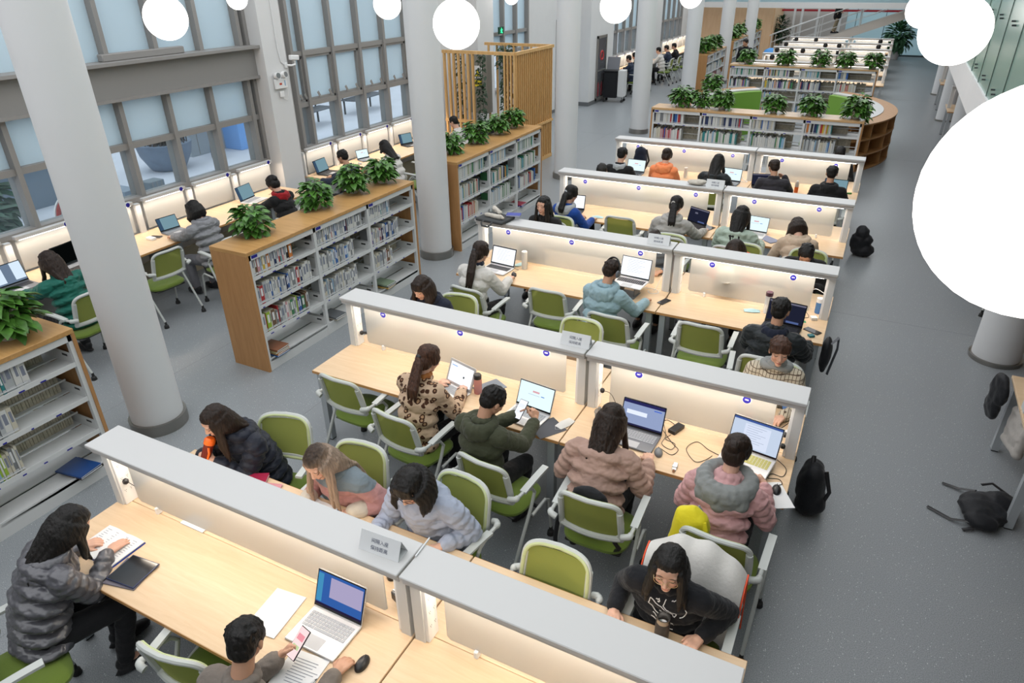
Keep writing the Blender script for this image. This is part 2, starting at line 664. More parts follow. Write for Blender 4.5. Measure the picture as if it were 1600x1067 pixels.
# ------------------------------------------------------------- outside the windows
m = MB()
m.b2(-40, -9.2, -6, 50, -0.14, -0.02)
tag(build('snowy_pavement', m, mat('pale_outdoor_paving', (0.62, 0.66, 0.74), 0.8, var=0.08, scale=1.2), smooth=False), None, None, kind='structure')
m = MB()
m.b2(-26, -25.6, -6, 50, 0, 9)
tag(build('facing_building_wall', m, mat('blue_grey_facade', (0.22, 0.27, 0.33), 0.8, var=0.15, scale=0.6), smooth=False), None, None, kind='structure')

# ------------------------------------------------------------- gallery at the right, with its glass wall
FX = 0.85
m = MB()
m.b2(FX, 3.6, -4.5, 41, 2.47, 2.80)
struct('ceiling', m, M_WALL, False)
m = MB()
m.b2(3.45, 3.6, -4.5, 41, 0, 2.47)
struct('wall_right', m, mat('oak_panel_wall', (0.38, 0.24, 0.14), 0.6), False)
m = MB()
m.b2(FX+0.02, FX+0.032, -0.5, 40.9, 2.80, 6.4)
gw = struct('window_6', m, mat('green_tinted_glass', (0.20, 0.34, 0.29), 0.22, spec=0.6), False)
m = MB()
for i in range(0, 41):
    m.b2(FX+0.012, FX+0.0185, i-0.004, i+0.004, 2.80, 6.4)
build('window_joint', m, mat('dark_silicone_joint', (0.05, 0.09, 0.075), 0.5), gw, smooth=False)
m = MB()
for i in range(1, 30):
    for z in (2.906, 3.45, 4.3):
        for dy in (-0.045, 0.045):
            m.cyl((FX-0.012, i+0.5+dy, z+dy*0.3), (FX+0.03, i+0.5+dy, z+dy*0.3), 0.008, n=10)
build('glass_fitting', m, mat('dark_steel_fitting', (0.05, 0.06, 0.06), 0.3, 0.7), gw, label='dark steel point fittings')
m = MB()
m.b2(-9.0, FX, -4.5, -1.1, 2.35, 2.7)
struct('trim_2', m, M_WALL, False)
m = MB()
m.b2(-9.18, 3.6, -4.6, -4.5, 0, 6.4)
struct('wall_back', m, M_WALL, False)

# ------------------------------------------------------------- far end
M_FARGL = mixmat('blue_grey_glass_partition', 'frost', (0.50, 0.64, 0.68), 0.1, (0.8, 0.9, 0.95), 0.4)
m = MB()
m.b2(-9.0, 3.6, 41.0, 41.15, 0, 6.4)
struct('wall_far', m, M_FARGL, False)
m = MB()
for x in (-1.9, -0.6, 0.35, 1.4, 2.5):
    m.b2(x-0.012, x+0.012, 40.96, 41.0, 0, 6)
m.b2(-4, 3.4, 40.93, 41.0, 0, 0.07)
struct('trim_3', m, mat('dark_glass_joint', (0.05, 0.08, 0.09), 0.4), False)
m = MB()
m.b2(-9.0, -5.35, 37.5, 37.62, 0, 2.3)
m.b2(-5.42, -5.3, 37.62, 40.9, 0, 2.3)
pn = struct('trim_4', m, wood('orange_oak_panelling', (0.86, 0.60, 0.38), (0.78, 0.51, 0.30), (4, 4, 0.6), 0.5), False)
m = MB()
for x in (-7.55, -6.35):
    m.b2(x-0.01, x+0.01, 37.485, 37.5, 0, 2.3)
build('panel_joint', m, mat('dark_oak_joint', (0.25, 0.14, 0.06), 0.6), pn, smooth=False)  # dark brown strips along the joints between the oak panels
m = MB()
m.b2(-9.0, 0.6, 36.4, 36.9, 2.29, 2.52)
struct('trim_5', m, M_WALL, False)
m = MB()
m.b2(-9.0, 0.6, 36.6, 36.62, 2.52, 3.5)
struct('trim_6', m, M_FARGL, False)
m = MB()
m.b2(-5.3, 0.4, 39.9, 40.0, 2.0, 2.09)
tag(build('red_banner_strip', m, mat('red_banner', (0.30, 0.01, 0.02), 0.6), smooth=False), 'long dark red banner strip above the far doorway', 'banner')
m = MB()
m.b2(-5.28, -2.3, 40.5, 40.6, 0, 2.25)
struct('trim_7', m, mat('grey_rear_wall', (0.45, 0.43, 0.41), 0.8), False)
m = MB()
for x in (-4.65, -4.3, -3.55, -2.55):
    m.b2(x-0.05, x+0.05, 39.6, 39.7, 0, 2.3)
struct('trim_8', m, M_WHITE, False)

# ------------------------------------------------------------- staircase at the far end
st = empty('staircase', (-5.3, 37.0, 0), 0, 'straight staircase with beige stringer climbing right behind the far desks', 'staircase')
sl = 0.372
m = MB()
a = math.atan(sl)
for y in (0.0, 1.25):
    T = Matrix(((1, 0, 0, 0), (0, 0, 1, y), (0, 1, 0, 0), (0, 0, 0, 1)))
    m.prism([(0, 0), (0.5, 0), (7.6, 7.1*sl), (7.6, 7.1*sl+0.33), (0, 0.16)], 0, 0.06, 0, T)
build('stringer', m, mat('beige_steel_stringer', (0.55, 0.51, 0.47), 0.35, 0.2), st, smooth=False)
m = MB()
for i in range(18):
    m.b2(0.25+i*0.4, 0.60+i*0.4, 0.06, 1.25, 0.10+i*0.4*sl, 0.14+i*0.4*sl)
build('step', m, mat('stair_tread', (0.35, 0.33, 0.31), 0.6), st, smooth=False)['kind'] = 'stuff'
for k, yy in enumerate((0.02, 1.28)):
    m = MB()
    m.tube([(0.0, yy, 1.08), (0.15, yy, 1.16), (7.4, yy, 1.16+7.25*sl)], 0.025, 8)
    m.tube([(0.1, yy, 0.80), (7.4, yy, 0.80+7.3*sl)], 0.014, 6)
    m.tube([(0.1, yy, 0.50), (7.4, yy, 0.50+7.3*sl)], 0.012, 6)
    for x in (0.1, 1.05, 2.1, 3.75, 5.4, 7.0):
        m.cyl((x, yy, 0.15+x*sl), (x, yy, 1.13+x*sl), 0.02, n=8)
    build('handrail', m, M_WHITE, st)

# ------------------------------------------------------------- round columns
cp = Proto('round_column')
m = MB()
m.cyl((0, 0, 0.11), (0, 0, 6.4), 0.235, n=40)
cp.add('shaft', m.mesh('shaft', M_COLUMN))
m = MB()
m.cyl((0, 0, 0), (0, 0, 0.115), 0.262, n=40)
cp.add('base_ring', m.mesh('base_ring', M_STEELRING), label='brushed steel base ring')
cl = ['nearest thick white round column, left side, behind the first bookcase',
      'white round column between the long bookcase and the plant-topped one',
      'white round column right of the slatted wooden booth',
      'white round column in front of the window seats beyond the booth',
      'white round column left of the distant low bookcase',
      'white round column behind the standing man in black',
      'farthest white round column before the orange panelling']
for i, lb in enumerate(cl):
    cp.spawn((-5.68, 3.38+5.06*i, 0), 0, lb, 'column', 'round columns along the left aisle')
cr_ = ['white round column with steel foot below the biggest globe lamp',
       'white round column half hidden behind the biggest globe lamp',
       'white round column beside the right-hand desks, third along',
       'white round column by the right-hand desks, fourth along',
       'white round column by the right-hand desks, far down the aisle']
for i, lb in enumerate(cr_):
    cp.spawn((1.73, 8.4+5.06*i, 0), 0, lb, 'column', 'round columns under the gallery').scale = (1, 1, 2.46/6.4)

# ------------------------------------------------------------- globe lamps
gp = Proto('globe_lamp')
m = MB()
m.ell((0, 0, 0), 0.2, 0, 4)
gp.add('glass_globe', m.mesh('glass_globe', M_BULB))
m = MB()
m.lathe([(0, 0.185), (0.07, 0.18), (0.075, 0.2), (0.03, 0.215), (0, 0.22)], n=20)
gp.add('lamp_cap', m.mesh('lamp_cap', mat('grey_lamp_cap', (0.25, 0.25, 0.26), 0.4, 0.6)))
m = MB()
m.cyl((0, 0, 0.2), (0, 0, 2.8), 0.006, n=6)
gp.add('suspension_cord', m.mesh('suspension_cord', M_SILVER))
for (x, y, z, s, lb) in [
        (-8.2, 4.65, 3.60, 0.93, 'glowing globe lamp at top left corner, cut by the near column'),
        (-6.285, 4.973, 3.528, 1, 'glowing globe lamp in front of the nearest windows'),
        (-8.1, 7.6, 3.60, 0.69, 'small globe lamp at the top beside the wall pier'),
        (-6.675, 9.066, 3.483, 1, 'glowing globe lamp over the second window bay'),
        (-8.0, 9.9, 3.655, 0.64, 'tiny sliver of globe lamp at the top edge over the window bay'),
        (-3.37, 5.537, 3.487, 1, 'large globe lamp hanging in front of the middle column'),
        (-8.3, 16.2, 3.35, 0.82, 'small globe lamp at the top edge over the slatted booth'),
        (-3.258, 9.271, 3.474, 1, 'globe lamp hanging left of the third column, top centre'),
        (-3.398, 13.671, 3.458, 1, 'smaller globe lamp farther back, top centre right'),
        (0.316, 5.336, 3.527, 1, 'second largest globe lamp, upper right'),
        (0.237, 10.025, 3.435, 1, 'globe lamp partly hidden behind the upper right one'),
        (0.289, 1.421, 3.523, 1, 'biggest globe lamp, filling the right edge')]:
    gp.spawn((x, y, z), 0, lb, 'lamp', 'hanging globe lamps', s)

# ------------------------------------------------------------- study desks with light canopies
ROWY = [2.008, 4.484, 6.980, 9.461, 11.975]
FARY = [24.85, 27.3, 29.75, 32.1, 34.45]
XL, XJ, XR = -4.05, -1.632, -0.01
HT = 0.595
badge_ring = MB()
badge_ring.cyl((0, 0, 0), (0, -0.003, 0), 0.034, n=24, mi=0)
badge_ring.cyl((0, -0.003, 0), (0, -0.0045, 0), 0.029, n=24, mi=1)
ME_BADGE = badge_ring.mesh('seat_number_badge', [M_BADGEW, M_BADGEB])
NUM = {}


def digits(n):
    if n not in NUM:
        NUM[n] = text_mesh(n, 0.019, M_BADGEW, 'badge_number')
    return NUM[n]


def desk_proto(w, nseat, tag_):
    p = Proto('study_desk')
    m = MB()
    m.b2(0.003, w-0.003, -HT, -0.002, 0.722, 0.75, 0, 0.003)
    p.add('tabletop', m.mesh('tabletop', [M_TOP], False))
    m = MB()
    m.b2(0.003, w-0.003, 0.002, HT, 0.722, 0.75, 0, 0.003)
    p.add('tabletop', m.mesh('tabletop', [M_TOP], False))
    for y in (-HT-0.0012, HT-0.0008):
        m = MB()
        m.b2(0.004, w-0.004, y, y+0.002, 0.7235, 0.7485)
        p.add('edge_band', m.mesh('edge_band', [M_EDGE], False))
    for x in (0.07, w-0.07):
        for y in (-HT+0.045, HT-0.045):
            m = MB()
            m.b2(x-0.03, x+0.03, y-0.03, y+0.03, 0.012, 0.72)
            m.b2(x-0.027, x+0.027, y-0.027, y+0.027, 0, 0.012, 1)
            p.add('leg', m.mesh('leg', [M_LEGGREY, M_RUBBER], False))
    m = MB()
    for x in (0.07, w-0.07):
        m.b2(x-0.02, x+0.02, -HT+0.07, HT-0.07, 0.66, 0.72)
    for y in (-0.3, 0.3):
        m.b2(0.09, w-0.09, y-0.02, y+0.02, 0.67, 0.72)
    p.add('under_frame', m.mesh('under_frame', [M_LEGGREY], False))
    m = MB()
    m.b2(0.004, w-0.004, -0.122, 0.122, 1.245, 1.272, 0, 0.004)
    m.b2(0.01, w-0.01, -0.10, 0.10, 1.205, 1.245, 0)
    cn = p.add('light_canopy', m.mesh('light_canopy', [M_CANOPY], False))
    for y in (-0.078, 0.078):
        m = MB()
        m.b2(0.12, w-0.12, y-0.012, y+0.012, 1.199, 1.204)
        p.add('led_strip', m.mesh('led_strip', [M_LED], False), cn)
    for x, s in ((0.012, 1), (w-0.012, -1)):
        m = MB()
        m.b2(min(x, x+s*0.062), max(x, x+s*0.062), -0.055, 0.055, 0.75, 1.206)
        q = p.add('end_post', m.mesh('end_post', [M_WHITE], False))
        m = MB()
        xx = x+s*0.062
        m.b2(min(xx, xx+s*0.022), max(xx, xx+s*0.022), -0.045, 0.045, 0.752, 1.20, 0, 0.002)
        for y in (-0.02, 0.02):
            for z in (0.85, 0.95, 1.05, 1.13):
                for dz, dy in ((0, 0), (0.012, 0.005), (0.012, -0.005)):
                    m.box((xx+s*0.0222, y+dy, z+dz), (0.001, 0.002, 0.007), 1)
        p.add('socket_strip', m.mesh('socket_strip', [M_SOCKET, M_BLACK], False), q, label='white power socket strip')
    x0, x1 = 0.18, w-0.20
    m = MB()
    m.prism([(x0+0.02, 0.79), (x1-0.02, 0.79), (x1, 0.81), (x1, 1.17), (x1-0.012, 1.182), (x0+0.012, 1.182), (x0, 1.17), (x0, 0.81)], -0.003, 0.003, 0,
            Matrix(((1, 0, 0, 0), (0, 0, 1, 0), (0, 1, 0, 0), (0, 0, 0, 1))))
    pn_ = p.add('frosted_panel', m.mesh('frosted_panel', [M_FROST], False))
    for x in (x0+0.18, x1-0.18):
        m = MB()
        m.b2(x-0.012, x+0.012, -0.02, 0.02, 0.75, 0.80, 0, 0.004)
        p.add('panel_clip', m.mesh('panel_clip', [M_SOCKET], False), label='small white panel clip')
    p.panel = pn_
    p.seats = [w*(i+0.5)/nseat for i in range(nseat)] if nseat == 2 else [0.40, 1.22, 2.04]
    return p


DESK3 = desk_proto(2.416, 3, 'a')
DESK2 = desk_proto(1.618, 2, 'b')


def desk(proto, x, y, label, nums, group, badges=True, zrot=0):
    r = proto.spawn((x, y, 0), zrot, label, 'desk', group)
    pan = [c for c in r.children if c.name.startswith('frosted_panel')][0]
    if badges:
        for sx, n in zip(proto.seats, nums):
            b = link('seat_badge', ME_BADGE, pan, (sx, -0.0045, 1.13))
            b['label'] = 'round blue badge with white seat number'
            t = link('badge_number', digits(n), pan, (sx, -0.0095, 1.13), (PI/2, 0, 0))
    return r


rown = ['nearest row of desks', 'second row of desks', 'third row of desks', 'fourth row of desks', 'fifth row of desks']
nums = [['100', '099', '098', '097', '096'], ['090', '089', '088', '087', '086'], ['080', '079', '078', '077', '076'],
        ['070', '069', '068', '067', '066'], ['060', '059', '058', '057', '056']]
for k, y in enumerate(ROWY):
    desk(DESK3, XL, y, 'long birch study desk with light canopy, left part of the %s' % rown[k], nums[k][:3], 'double-sided study desks in rows')
    desk(DESK2, XJ+0.002, y, 'shorter birch study desk with light canopy, right part of the %s' % rown[k], nums[k][3:], 'double-sided study desks in rows')
fn = ['first row behind the far bookcase', 'second row behind the far bookcase', 'third row behind the far bookcase',
      'last but one row before the stairs', 'last row before the stairs']
for k, y in enumerate(FARY):
    desk(DESK3, XL, y, 'distant white-topped study desk, left part of the %s' % fn[k], [], 'distant study desks', False)
    desk(DESK2, XJ+0.002, y, 'distant white-topped study desk, right part of the %s' % fn[k], [], 'distant study desks', False)
for k, (y, lb) in enumerate([(5.9, 'study desk at the right edge with bags beneath it'),
                             (11.0, 'study desk under the gallery behind the big globe, near its column'),
                             (15.95, 'study desk under the gallery between the second and third right columns'),
                             (20.9, 'study desk under the gallery beyond the third right column'),
                             (25.9, 'farthest study desk under the gallery on the right')]):
    desk(DESK2, 1.50, y, lb, [], 'study desks under the gallery', False)

# under-canopy lamps: one warm tube light per side of each near desk, hidden in the canopy's own strip
for y in ROWY:
    for x0, w in ((XL, 2.416), (XJ, 1.618)):
        for s in (-1, 1):
            area_light('canopy_tube_light', (x0+w/2, y+s*0.085, 1.196), w-0.3, 0.03, 2.0*w, WARM)
for y in FARY:
    for x0, w in ((XL, 2.416), (XJ, 1.618)):
        area_light('canopy_tube_light', (x0+w/2, y-0.085, 1.196), w-0.3, 0.03, 2.2*w, (1, 0.92, 0.82))

# ------------------------------------------------------------- chairs
CH = Proto('study_chair')


def back_pt(u, v, off=0.0):
    """u -1..1 across, v 0..1 up: curved back shell, seen in chair space (sitter faces +y)"""
    x = u*0.225*(1-0.06*v)
    z = 0.60 + v*0.34
    y = -0.235 - 0.075*v + 0.045*u*u + off
    return V((x, y, z))


m = MB()
m.sheet(lambda a, b: back_pt((a*2-1)*0.90, 0.09+b*0.83, 0.0), 10, 8, 0.004)
CH.add('back_mesh', m.mesh('back_mesh', [M_MESH]))
rim = []
for i in range(40):
    a = 2*PI*i/40
    c_, s_ = math.cos(a), math.sin(a)
    e = 0.42
    u = math.copysign(abs(c_)**e, c_)
    v = math.copysign(abs(s_)**e, s_)
    rim.append((u*0.965, 0.5+0.5*v))
m = MB()
m.tube([back_pt(u, v, -0.008) for u, v in rim], 0.0165, 8, 0, True)
m.tube([back_pt(u, 0.035, -0.014) for u in (-0.9, -0.6, -0.3, 0, 0.3, 0.6, 0.9)], 0.023, 8)
for s in (-1, 1):
    m.tube([back_pt(s*0.93, v, -0.012) for v in (0.0, 0.2, 0.4, 0.6, 0.8)], 0.022, 8)
CH.add('back_frame', m.mesh('back_frame', [M_CHAIRW]))
m = MB()
m.tube([back_pt(u*0.975, 0.5+(v-0.5)*0.98, 0.006) for u, v in rim], 0.012, 8, 0, True)
CH.add('back_rim', m.mesh('back_rim', [M_CHAIRRIM]), label='pale green padded rim on the front of the back')
m = MB()
pts = []
for i in range(32):
    a = 2*PI*i/32
    c_, s_ = math.cos(a), math.sin(a)
    pts.append((math.copysign(abs(c_)**0.55, c_)*0.235, math.copysign(abs(s_)**0.6, s_)*0.225))
b_ = m.b
rings = []
for sc_k, z in ((0.90, 0.425), (1.0, 0.442), (1.0, 0.462), (0.93, 0.478), (0.6, 0.484)):
    rings.append([b_.verts.new((x*sc_k, y*sc_k+0.01, z-0.012*max(0, y*sc_k-0.1)/0.1)) for x, y in pts])
for i in range(4):
    for j in range(32):
        b_.faces.new((rings[i][j], rings[i][(j+1) % 32], rings[i+1][(j+1) % 32], rings[i+1][j]))
b_.faces.new(rings[0][::-1])
b_.faces.new(rings[-1])
CH.add('seat', m.mesh('seat', [M_CHAIRPAD]))
m = MB()
m.b2(-0.2, 0.2, -0.18, 0.18, 0.405, 0.428, 0, 0.01)
m.cyl((-0.27, 0.05, 0.40), (0.27, 0.05, 0.40), 0.014)
CH.add('seat_frame', m.mesh('seat_frame', [M_BLACK]))
for s in (-1, 1):
    m = MB()
    x = s*0.275
    m.tube([(x, -0.26, 0.70), (x, -0.15, 0.695), (x, -0.06, 0.66), (x, -0.02, 0.60), (x*1.0, -0.06, 0.50), (x, -0.30, 0.07)], 0.0135, 8)
    f = CH.add('leg', m.mesh('leg', [M_CHAIRW]))
    m = MB()
    m.lathe([(0.0, 0.0), (0.03, 0.0), (0.026, 0.035), (0.015, 0.045), (0.013, 0.085), (0, 0.085)], (x, -0.30, 0), 12)
    CH.add('rubber_foot', m.mesh('rubber_foot', [M_RUBBER]), f)
    m = MB()
    m.tube([(x, -0.05, 0.40), (x, 0.13, 0.42), (x, 0.18, 0.38), (x, 0.22, 0.07)], 0.0125, 8)
    f = CH.add('leg', m.mesh('leg', [M_CHAIRW]))
    m = MB()
    m.lathe([(0.0, 0.0), (0.03, 0.0), (0.026, 0.035), (0.015, 0.045), (0.013, 0.085), (0, 0.085)], (x, 0.22, 0), 12)
    CH.add('rubber_foot', m.mesh('rubber_foot', [M_RUBBER]), f)
    m = MB()
    m.tube([(s*0.225, -0.275, 0.69), (s*0.25, -0.275, 0.70), (x, -0.26, 0.70)], 0.022, 10)
    m.ell((x, -0.25, 0.70), (0.022, 0.03, 0.024), 0, 2)
    CH.add('arm_joint', m.mesh('arm_joint', [M_CHAIRW]))
    m = MB()
    m.sheet(lambda a, b: V((x + (b-0.5)*0.05, -0.17+0.30*a, 0.70 + 0.045*a - 0.02*a*a)), 8, 3, 0.018)
    CH.add('armrest', m.mesh('armrest', [M_CHAIRW]))

# ------------------------------------------------------------- bookcases
BOOKCOL = [('white', (0.62, 0.62, 0.60)), ('white', (0.55, 0.56, 0.55)), ('ivory', (0.56, 0.52, 0.42)), ('pale grey', (0.42, 0.44, 0.45)), ('blue', (0.03, 0.12, 0.38)),
           ('navy', (0.015, 0.03, 0.10)), ('red', (0.40, 0.03, 0.03)), ('teal', (0.03, 0.22, 0.23)), ('green', (0.05, 0.20, 0.08)),
           ('yellow', (0.60, 0.42, 0.04)), ('pale blue', (0.25, 0.40, 0.55)), ('grey', (0.20, 0.21, 0.22)), ('black', (0.02, 0.02, 0.025)),
           ('orange', (0.55, 0.18, 0.04)), ('purple', (0.14, 0.08, 0.28)), ('pink', (0.55, 0.28, 0.30)), ('lime', (0.30, 0.45, 0.04)), ('brown', (0.16, 0.09, 0.05))]
BM = {}
for n, c in BOOKCOL:
    if n not in BM:
        BM[n] = mat('%s_book_cover' % n.replace(' ', '_'), c, 0.45)
M_SPLAB = mat('spine_label', (0.55, 0.56, 0.58), 0.6)
BOOKME = {}


def book_mesh(ci, t, h, d):
    key = (ci, t, h, d)
    if key not in BOOKME:
        m = MB()
        m.b2(-t/2, t/2, 0, d, 0, h, 0)
        m.b2(-t/2+0.002, t/2-0.002, 0.003, d+0.001, 0.003, h+0.0005, 1)
        m.b2(-t/2+0.001, t/2-0.001, -0.0006, 0, 0.02, 0.045, 2)
        if t > 0.014:
            k = 0.55*t
            m.b2(-k/2, k/2, -0.0006, 0, h*0.45, h*0.86, 3)
        BOOKME[key] = m.mesh('book', [BM[BOOKCOL[ci][0]], M_CREAM, M_SPLAB, M_PAPER if BOOKCOL[ci][0] not in ('white', 'ivory', 'pale grey') else mat('spine_print', (0.20, 0.22, 0.28), 0.6)], False)
    return BOOKME[key]


STUFFB = [MB(), MB()]


def stuff_book(T, ci, t, h, d, edge=False):
    """box of a book far away, into the one stuff mesh"""
    for b in STUFFB[:1]:
        r = bmesh.ops.create_cube(b.b, size=1.0, matrix=T @ Matrix.Translation((0, d/2, h/2)) @ Matrix.Diagonal((t*0.94, d, h, 1)))
        mi = 17 if edge else ci
        for v in r['verts']:
            for f in v.link_faces:
                f.material_index = mi


ORD = ['first', 'second', 'third', 'fourth', 'fifth', 'sixth', 'seventh', 'eighth', 'ninth', 'tenth', 'eleventh', 'twelfth', 'thirteenth',
       'fourteenth', 'fifteenth', 'sixteenth', 'seventeenth', 'eighteenth', 'nineteenth', 'twentieth', 'twenty-first', 'twenty-second', 'twenty-third',
       'twenty-fourth', 'twenty-fifth', 'twenty-sixth', 'twenty-seventh', 'twenty-eighth', 'twenty-ninth', 'thirtieth', 'thirty-first', 'thirty-second']
TIERZ = [0.135, 0.445, 0.775, 1.105]
n_books = [0]


def bookcase(loc, rz, bays, label, fills, where, individual, seed=0, tiers=(0, 1, 2, 3), D=0.5, back=True, woodends=True, topmat=None, wallend=(1, 1)):
    """local x along the case, front face at y=0 looking to -y, depth D to +y"""
    L = bays*0.975+0.02
    rnd = random.Random(seed)
    t = empty('bookcase', loc, rz, label, 'bookcase', 'low white bookcases with oak tops')
    m = MB()
    for i in range(bays+1):
        x = 0.012+i*(L-0.024)/bays
        for yy in (0.0, D-0.04):
            m.b2(x-0.02, x+0.02, yy, yy+0.04, 0.0, 1.355)
    for yy in (0.0, D-0.03):
        m.b2(0, L, yy, yy+0.03, 1.30, 1.36)
        m.b2(0, L, yy+0.002, yy+0.028, 0.0, 0.13)
    build('upright_frame', m, M_WHITE, t, smooth=False)
    pitch = (L-0.024)/bays
    for i in range(bays):
        for k in range(4):
            m = MB()
            xa, xb = 0.012+i*pitch+0.021, 0.012+(i+1)*pitch-0.021
            z = TIERZ[k]
            for (ya, yb) in ((0.005, D/2-0.015), (D/2+0.015, D-0.005)):
                m.b2(xa, xb, ya, yb, z-0.022, z-0.012)
                yf = ya if ya < D/2-0.1 else yb
                m.b2(xa, xb, yf-0.003, yf+0.003, z-0.03, z+0.012)
            if k > 0:
                m.b2(xa, xb, D/2-0.004, D/2+0.004, z+0.10, z+0.115)
            for xs in (xa, xb):
                m.b2(xs-0.0015, xs+0.0015, 0.02, D-0.02, z-0.02, z+0.09, 0)
                m.b2(xs-0.002, xs+0.002, 0.08, 0.15, z+0.045, z+0.065, 1)
            if individual is not None and k > 0:
                for q in range(4):
                    tx = xa+0.06+q*0.19+rnd.uniform(-0.03, 0.03)
                    m.b2(tx, tx+rnd.choice((0.02, 0.03, 0.045)), 0.0005, 0.0018, z-0.028, z-0.016, 2)
                ff = (fills[i][k] if fills else 0.6)
                if ff > 0.05:
                    m.b2(xa, xa+ff*(xb-xa)+0.02, 0.012, 0.015, z+0.022, z+0.030, 0)
            build('shelf', m, [M_WHITE, M_BLACK, M_BADGEB], t, smooth=False)
    m = MB()
    m.b2(-0.03, L+0.03, -0.012, D+0.012, 1.36, 1.40, 0, 0.002)
    build('top_board', m, topmat or M_SHELFTOP, t, smooth=False)
    for e, xx in ((0, -0.03), (1, L+0.002)):
        if wallend[e]:
            m = MB()
            m.b2(xx, xx+0.028, -0.01, D+0.01, 0, 1.36)
            build('end_panel', m, M_SHELFWOOD, t, smooth=False)
    m = MB()
    for i in range(bays):
        x = 0.012+i*pitch+0.07
        m.b2(x-0.04, x+0.04, -0.002, 0.0, 1.315, 1.345)
    build('bay_label', m, M_BADGEB, t, smooth=False, label='small blue bay label')
    # books
    M0 = Matrix.Translation(V(loc)) @ Matrix.Rotation(rz, 4, 'Z')
    for i in range(bays):
        for k in tiers:
            f = fills[i][k] if fills else rnd.choice((0.45, 0.6, 0.7, 0.85))
            xa = 0.012+i*pitch+0.03
            x, n = xa, 0
            pal = rnd.choice((range(18), (0, 1, 2, 3, 10, 4, 11), (0, 0, 1, 3, 7, 8, 10), (0, 1, 2, 6, 13, 15, 4), (0, 1, 3, 11, 4, 5, 6)))
            while x < xa+f*(pitch-0.06):
                th = rnd.choice((0.014, 0.018, 0.022, 0.028, 0.036)) if rnd.random() < 0.9 else 0.05
                h = rnd.choice((0.20, 0.215, 0.23, 0.245))
                ci = rnd.choice(list(pal)) if rnd.random() < 0.65 else rnd.choice((0, 1, 2, 3))
                d = rnd.choice((0.15, 0.17))
                z = TIERZ[k]-0.012
                if individual:
                    lean = rnd.uniform(-0.02, 0.05) if rnd.random() < 0.25 else 0.0
                    o = link('book', book_mesh(ci, th, h, d), None)
                    o.matrix_world = M0 @ Matrix.Translation((x+th/2, 0.028+rnd.uniform(0, 0.012), z+0.0005)) @ Matrix.Rotation(lean, 4, 'Y')
                    cn_ = BOOKCOL[ci][0]
                    tag(o, '%s book, %s from the left, %s shelf from top, %s bay, %s' % (cn_, ORD[min(n, 31)], ORD[3-k], ['left', 'middle', 'right'][i] if bays == 3 else ORD[i], where),
                        'book', 'books on the shelves')
                    n_books[0] += 1
                else:
                    stuff_book(M0 @ Matrix.Translation((x+th/2, 0.03, z+0.0005)), ci, th, h, d)
                x += th+0.0015
                n += 1
            if back:
                x = xa
                fb = rnd.choice((0.8, 0.9, 0.97))
                while x < xa+fb*(pitch-0.06):
                    th = rnd.choice((0.018, 0.024, 0.032))
                    stuff_book(M0 @ Matrix.Translation((x+th/2, D-0.03-0.16, z+0.0005)), 0, th, rnd.choice((0.2, 0.225, 0.24)), 0.16, True)
                    x += th+0.002
    return t


H90 = PI/2
# along the left aisle, fronts to the desks
bookcase((-5.413, -0.225, 0), H90, 3, 'nearest low bookcase at left edge with blue books and bare shelf ends',
         [[0.0, 0, 0, 0], [0.0, 0.6, 0.6, 0.6], [0.0, 0.32, 0.38, 0.58]], 'nearest bookcase', True, 3, (1, 2, 3))
bookcase((-5.413, 4.61, 0), H90, 3, 'long low bookcase beside the thick near column with three plants on top',
         [[0.0, 0.78, 0.9, 0.6], [0.0, 0.67, 0.68, 0.93], [0.0, 0.43, 0.66, 0.48]], 'long bookcase', True, 5, (1, 2, 3))
bookcase((-5.413, 8.74, 0), H90, 3, 'low bookcase between the middle column and the slatted booth',
         [[0.3, 0.64, 0.68, 0.87], [0.3, 0.8, 0.7, 0.6], [0.5, 0.85, 0.85, 0.77]], '', False, 7, (1, 2, 3))
bookcase((-4.13, 14.385, 0), 0, 4, 'white bookcase across the hall behind the fifth desk row, plants on top',
         [[.3, .6, .6, .65], [.4, .7, .75, .85], [.4, .7, .7, .45], [.3, .6, .6, .5]], '', False, 9, (1, 2, 3), topmat=M_SHELFTOPX)
bookcase((-4.17, 22.32, 0), 0, 4, 'far white bookcase behind the round green seat, five plants on top',
         [[.3, .6, .6, .8], [.4, .5, .85, .7], [.4, .5, .6, .55], [.3, .4, .55, .25]], '', False, 10, (0, 1, 2, 3), topmat=M_SHELFTOPX)
bookcase((-5.413, 24.75, 0), H90, 3, 'distant bookcase along the left aisle beside the fifth column', None, '', False, 11, (0, 1, 2, 3), back=False)
bookcase((-5.6, 30.0, 0), H90, 3, 'distant bookcase behind the standing man in black', None, '', False, 12, (0, 1, 2, 3), back=False)
bookcase((-5.6, 34.4, 0), H90, 2, 'farthest bookcase against the orange panelling', None, '', False, 13, (0, 1, 2, 3), back=False)
ob = build('shelved_books', STUFFB[0], [BM[n] for n, c in BOOKCOL[:17]] + [M_CREAM], smooth=False)
tag(ob, 'many mixed books filling the farther bookcases and the rear sides of the shelves', 'books', kind='stuff')
STUFFB[1].b.free()


def flat_book(loc, rz, w, l, t, col, label, tilt=0, cat='book', group=None, name='book'):
    m = MB()
    m.b2(-w/2, w/2, -l/2, l/2, 0, t*0.1, 0)
    m.b2(-w/2+0.003, w/2-0.004, -l/2+0.004, l/2-0.004, t*0.1, t*0.9, 1)
    m.b2(-w/2, w/2, -l/2, l/2, t*0.9, t, 0)
    m.b2(-w/2-0.001, -w/2+0.003, -l/2, l/2, 0, t, 0)
    o = build(name, m, [mat('cover_%d_%d_%d' % tuple(int(c*100) for c in col), col, 0.4), M_PAPER], smooth=False)
    o.location = loc
    o.rotation_euler = (tilt, 0, rz)
    return tag(o, label, cat, group)


